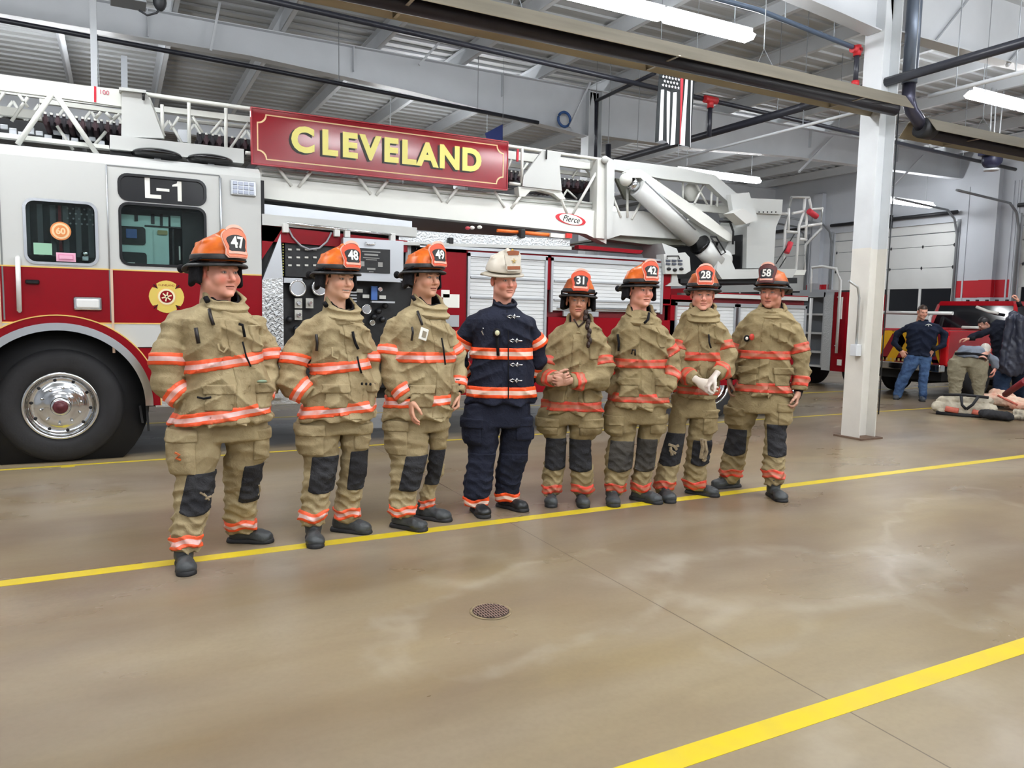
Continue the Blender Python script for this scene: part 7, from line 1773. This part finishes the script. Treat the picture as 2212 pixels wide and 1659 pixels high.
p3 = dict(name='person', label='person in dark clothes at the right edge lifting a leather jacket', seed=33, yaw=-60, ank=[(2160, 880, -30), (2200, 874, 10)], mats=(DKC, DKB), coat_name='sweater', pant_name='trousers', bootm=SH, boot=.9, dr=.7, collar=False,
   torso=[(690, 2150, 2178), (700, 2138, 2196), (730, 2136, 2200), (765, 2142, 2206), (790, 2150, 2212), (806, 2152, 2214)],
   arms=[dict(p=[(2146, 706, -.05), (2116, 722, -.10), (2100, 728, -.14), (2092, 732, -.2)], r=[.075, .065, .055, .045]), dict(p=[(2192, 702, -.05), (2206, 690, -.12), (2205, 665, -.2), (2199, 650, -.25)], r=[.07, .062, .055, .045])],
   col=(0, 0, 0, 0), hips=[(795, 2150, 2214), (812, 2148, 2214), (825, 2148, 2212)],
   legs=[dict(rows=[(800, 2148, 2190), (825, 2142, 2184), (850, 2145, 2180), (874, 2150, 2176)]), dict(rows=[(800, 2182, 2222), (825, 2184, 2222), (850, 2186, 2216), (870, 2190, 2212)])],
   head=dict(c=(2126, 700), rot=(-70, 35, 0), scale=1.0, adj=1.0, key='m3', k=dict(skin=(196, 148, 130), hair=(30, 26, 28), brow=(40, 30, 30))), skin=(216, 160, 138),
   hands=[dict(w=(2092, 732, -.2), d=(-1, -.2, -.1), n=(0, .3, -1), t=(0, -1, 0), c=(.4, .6, .4)), dict(w=(2199, 650, -.25), d=(-.4, -.2, 1), n=(-1, 0, 0), t=(0, -1, 0), c=(.8, 1., .6))], **common)
p4 = dict(name='person', label='person in a pale sleeve mostly hidden behind the nearest column, hand raised', seed=34, yaw=20, ank=[(1866, 852, 20), (1880, 856, 40)], mats=(cloth('shirt_lilac', (206, 204, 220), (184, 182, 200), .3), DKC), coat_name='shirt', pant_name='trousers', bootm=mat('boot_black', (0, 0, 0)), boot=.9, dr=.7, collar=False,
   torso=[(686, 1856, 1870), (692, 1848, 1880), (710, 1846, 1882), (740, 1848, 1882), (770, 1848, 1884)],
   arms=[dict(p=[(1850, 700, .0), (1846, 730, .05), (1850, 755, .0)], r=[.06, .055, .045]), dict(p=[(1880, 702, -.02), (1890, 716, -.08), (1889, 700, -.14), (1890, 688, -.16)], r=[.065, .058, .05, .042])],
   col=(0, 0, 0, 0), hips=[(765, 1846, 1884), (780, 1846, 1884), (792, 1848, 1884)],
   legs=[dict(rows=[(770, 1846, 1870), (800, 1850, 1872), (848, 1856, 1874)]), dict(rows=[(770, 1862, 1886), (800, 1864, 1886), (852, 1870, 1888)])],
   head=dict(c=(1863, 672), rot=(20, 0, 0), scale=1.0, adj=1.0, key='m4', k=dict(skin=(210, 156, 136), hair=(40, 32, 30), brow=(50, 40, 34))), skin=(226, 168, 146),
   hands=[dict(w=(1890, 688, -.16), d=(.1, -.1, 1), n=(-.8, -.6, 0), t=(-1, 0, .2), c=(.5, .6, .4))], **common)
BG = [make_person(p) for p in (p1, p2, p3, p4)]
f = BG[0]
q = front(f, 2006, 703, .006); ux = Vector((f.eu.x, f.eu.y, 0)); MB().tube([q-ux*.05+Vector((0, 0, .0)), q-ux*.025+Vector((0, 0, .016)), q+Vector((0, 0, .022)), q+ux*.025+Vector((0, 0, .016)), q+ux*.05], .007, 6).ball(q+Vector((0, 0, -.008)), .014, .006, .010, 6).build('chest_emblem', NUMW, f.coat)
f = BG[1]
m = MB(); a = [f.RM @ Vector(f.L(x, y, -.17-.0*abs(x-2100))) for x, y in ((2062, 764), (2085, 763), (2110, 765), (2134, 770))]; m.tube(a, .022, 6); m.build('belt', BLKC, f.root)

# leather jacket held up at the right edge
def blob(name, m_, fn, lo, hi, h, M, label, cat, group=None):
    g = Grid(lo, hi, h); V, Q = g.net(fn(g)); me = npmesh(name, V, Q); me.transform(M); o = link(name, me, m_); tag(o, label, cat, group); return o
c = BG[2].RM @ Vector(BG[2].L(2188, 725, -.32)); MR = Matrix.Translation(c) @ Matrix.Rotation(BG[2].root.rotation_euler.z, 4, 'Z')
LEATH = mat('leather_black_blue', (58, 62, 78), .35, noise=.5, nscale=10, bump=.5, bscale=30)
def jk(g):
    F = cone(g, (0, 0, .36), (.02, 0, -.52), .10, .21, ((0, 1, 0), .45)); F = smin(F, cone(g, (-.06, -.05, .28), (-.12, -.06, -.50), .075, .055), .03); F = smin(F, cone(g, (.08, -.05, .30), (.15, -.05, -.45), .075, .06), .03)
    return F-.018*folds(g, 24, 91, (1.6, 1, .5))-.008*folds(g, 60, 92, (1.4, 1, .6))
blob('leather_jacket', LEATH, jk, (-.36, -.26, -.80), (.36, .24, .52), .016, MR, 'dark leather jacket held up by the person at the right edge', 'jacket')
# turnout gear lying on the floor
CRM = mat('gear_cream', (214, 204, 182), .85, noise=.35, nscale=8, bump=.5, bscale=30); BLG = mat('gear_black', (28, 28, 32), .7, bump=.4, bscale=30); PNK = mat('gear_coral', (226, 120, 100), .8, noise=.3, nscale=12)
def pile(px, py, name, label, cat, prims, m_, sd, group='gear laid out on the floor', strapsdef=()):
    b = onZ(px, py); t = empty(name, b, math.atan2(-b.x, b.y)*1.0); tag(t, label, cat, group)
    lo = np.array([min(min(p[0][i], p[1][i])-p[2]-.06 for p in prims) for i in range(3)]); hi = np.array([max(max(p[0][i], p[1][i])+p[2]+.06 for p in prims) for i in range(3)])
    g = Grid(lo, hi, .011); F = None
    for a, b_, r_, fl_ in prims:
        c_ = cone(g, a, b_, r_, r_, ((0, 0, 1), fl_)); F = c_ if F is None else smin(F, c_, .02)
    F = F-.016*folds(g, 30, sd)-.008*folds(g, 70, sd+1); F = smax(F, .003-g.Z, .004)
    V, Q = g.net(F); link('bundle', npmesh('bundle', V, Q), m_, t, world=False)
    for nm, pts, r_, mm in strapsdef:
        mb = MB(); mb.tube(pts, r_, 6); o = mb.build(nm, mm, None); o.parent = t
    return t
pile(2083, 898, 'gear_bag', 'cream gear bag with black straps and coral patches on the floor, leftmost of the pile', 'bag', [((-.36, 0, .11), (.34, 0, .12), .11, .9), ((-.30, .05, .22), (.30, .06, .24), .09, .8), ((-.3, -.06, .05), (.30, -.06, .05), .08, .7)], CRM, 61,
     strapsdef=[('strap', [(-.30, -.05, .31), (-.02, -.07, .33), (.30, -.05, .31)], .022, BLG), ('strap', [(-.06, -.10, .31), (-.04, -.17, .18), (.02, -.17, .12)], .022, BLG), ('strap', [(.16, -.10, .31), (.10, -.17, .2), (.02, -.17, .12)], .022, BLG), ('bottom_edge', [(-.38, -.10, .03), (0, -.15, .02), (.38, -.12, .03)], .03, BLG), ('coral_patch', [(-.26, -.125, .10), (-.08, -.14, .08)], .045, PNK), ('coral_patch', [(.10, -.14, .09), (.22, -.13, .06)], .04, PNK)])
pile(2160, 884, 'protective_coat', 'cream and coral turnout coat heaped behind the black bag', 'coat', [((-.2, 0, .16), (.28, .08, .12), .13, .8), ((-.1, .12, .26), (.12, .12, .22), .09, .9), ((.2, -.05, .08), (.5, .0, .08), .09, .8)], mat('coat_cream_pink', (232, 214, 190), .85, noise=.6, nscale=7, rgb2=(222, 150, 126)), 65,
     strapsdef=[('coral_trim', [(-.05, -.10, .24), (.12, -.12, .16), (.24, -.12, .10)], .018, PNK)])
pile(2150, 908, 'black_bag', 'black rounded bag on the floor right of the cream gear bag', 'bag', [((-.14, 0, .09), (.14, 0, .07), .10, .8)], BLG, 68)
pile(2196, 908, 'gear_bundle', 'cream and black gear bundle at the right edge of the floor', 'gear', [((-.14, 0, .05), (.2, .02, .05), .07, .7), ((.0, .1, .10), (.24, .1, .08), .08, .8)], mat('gear_mixed', (216, 204, 180), .8, noise=1, nscale=9, rgb2=(50, 46, 48)), 71)
a, b_ = onY(2128, 868, 8.6), onY(2212, 800, 8.6)
o = MB().tube([onZ(2172, 852, .30), onZ(2215, 822, .62)], .05, 8).build('red_strap_tool', mat('strap_dark_red', (140, 24, 40), .5)); tag(o, 'dark red strap held slanting above the gear pile at the right edge', 'strap')
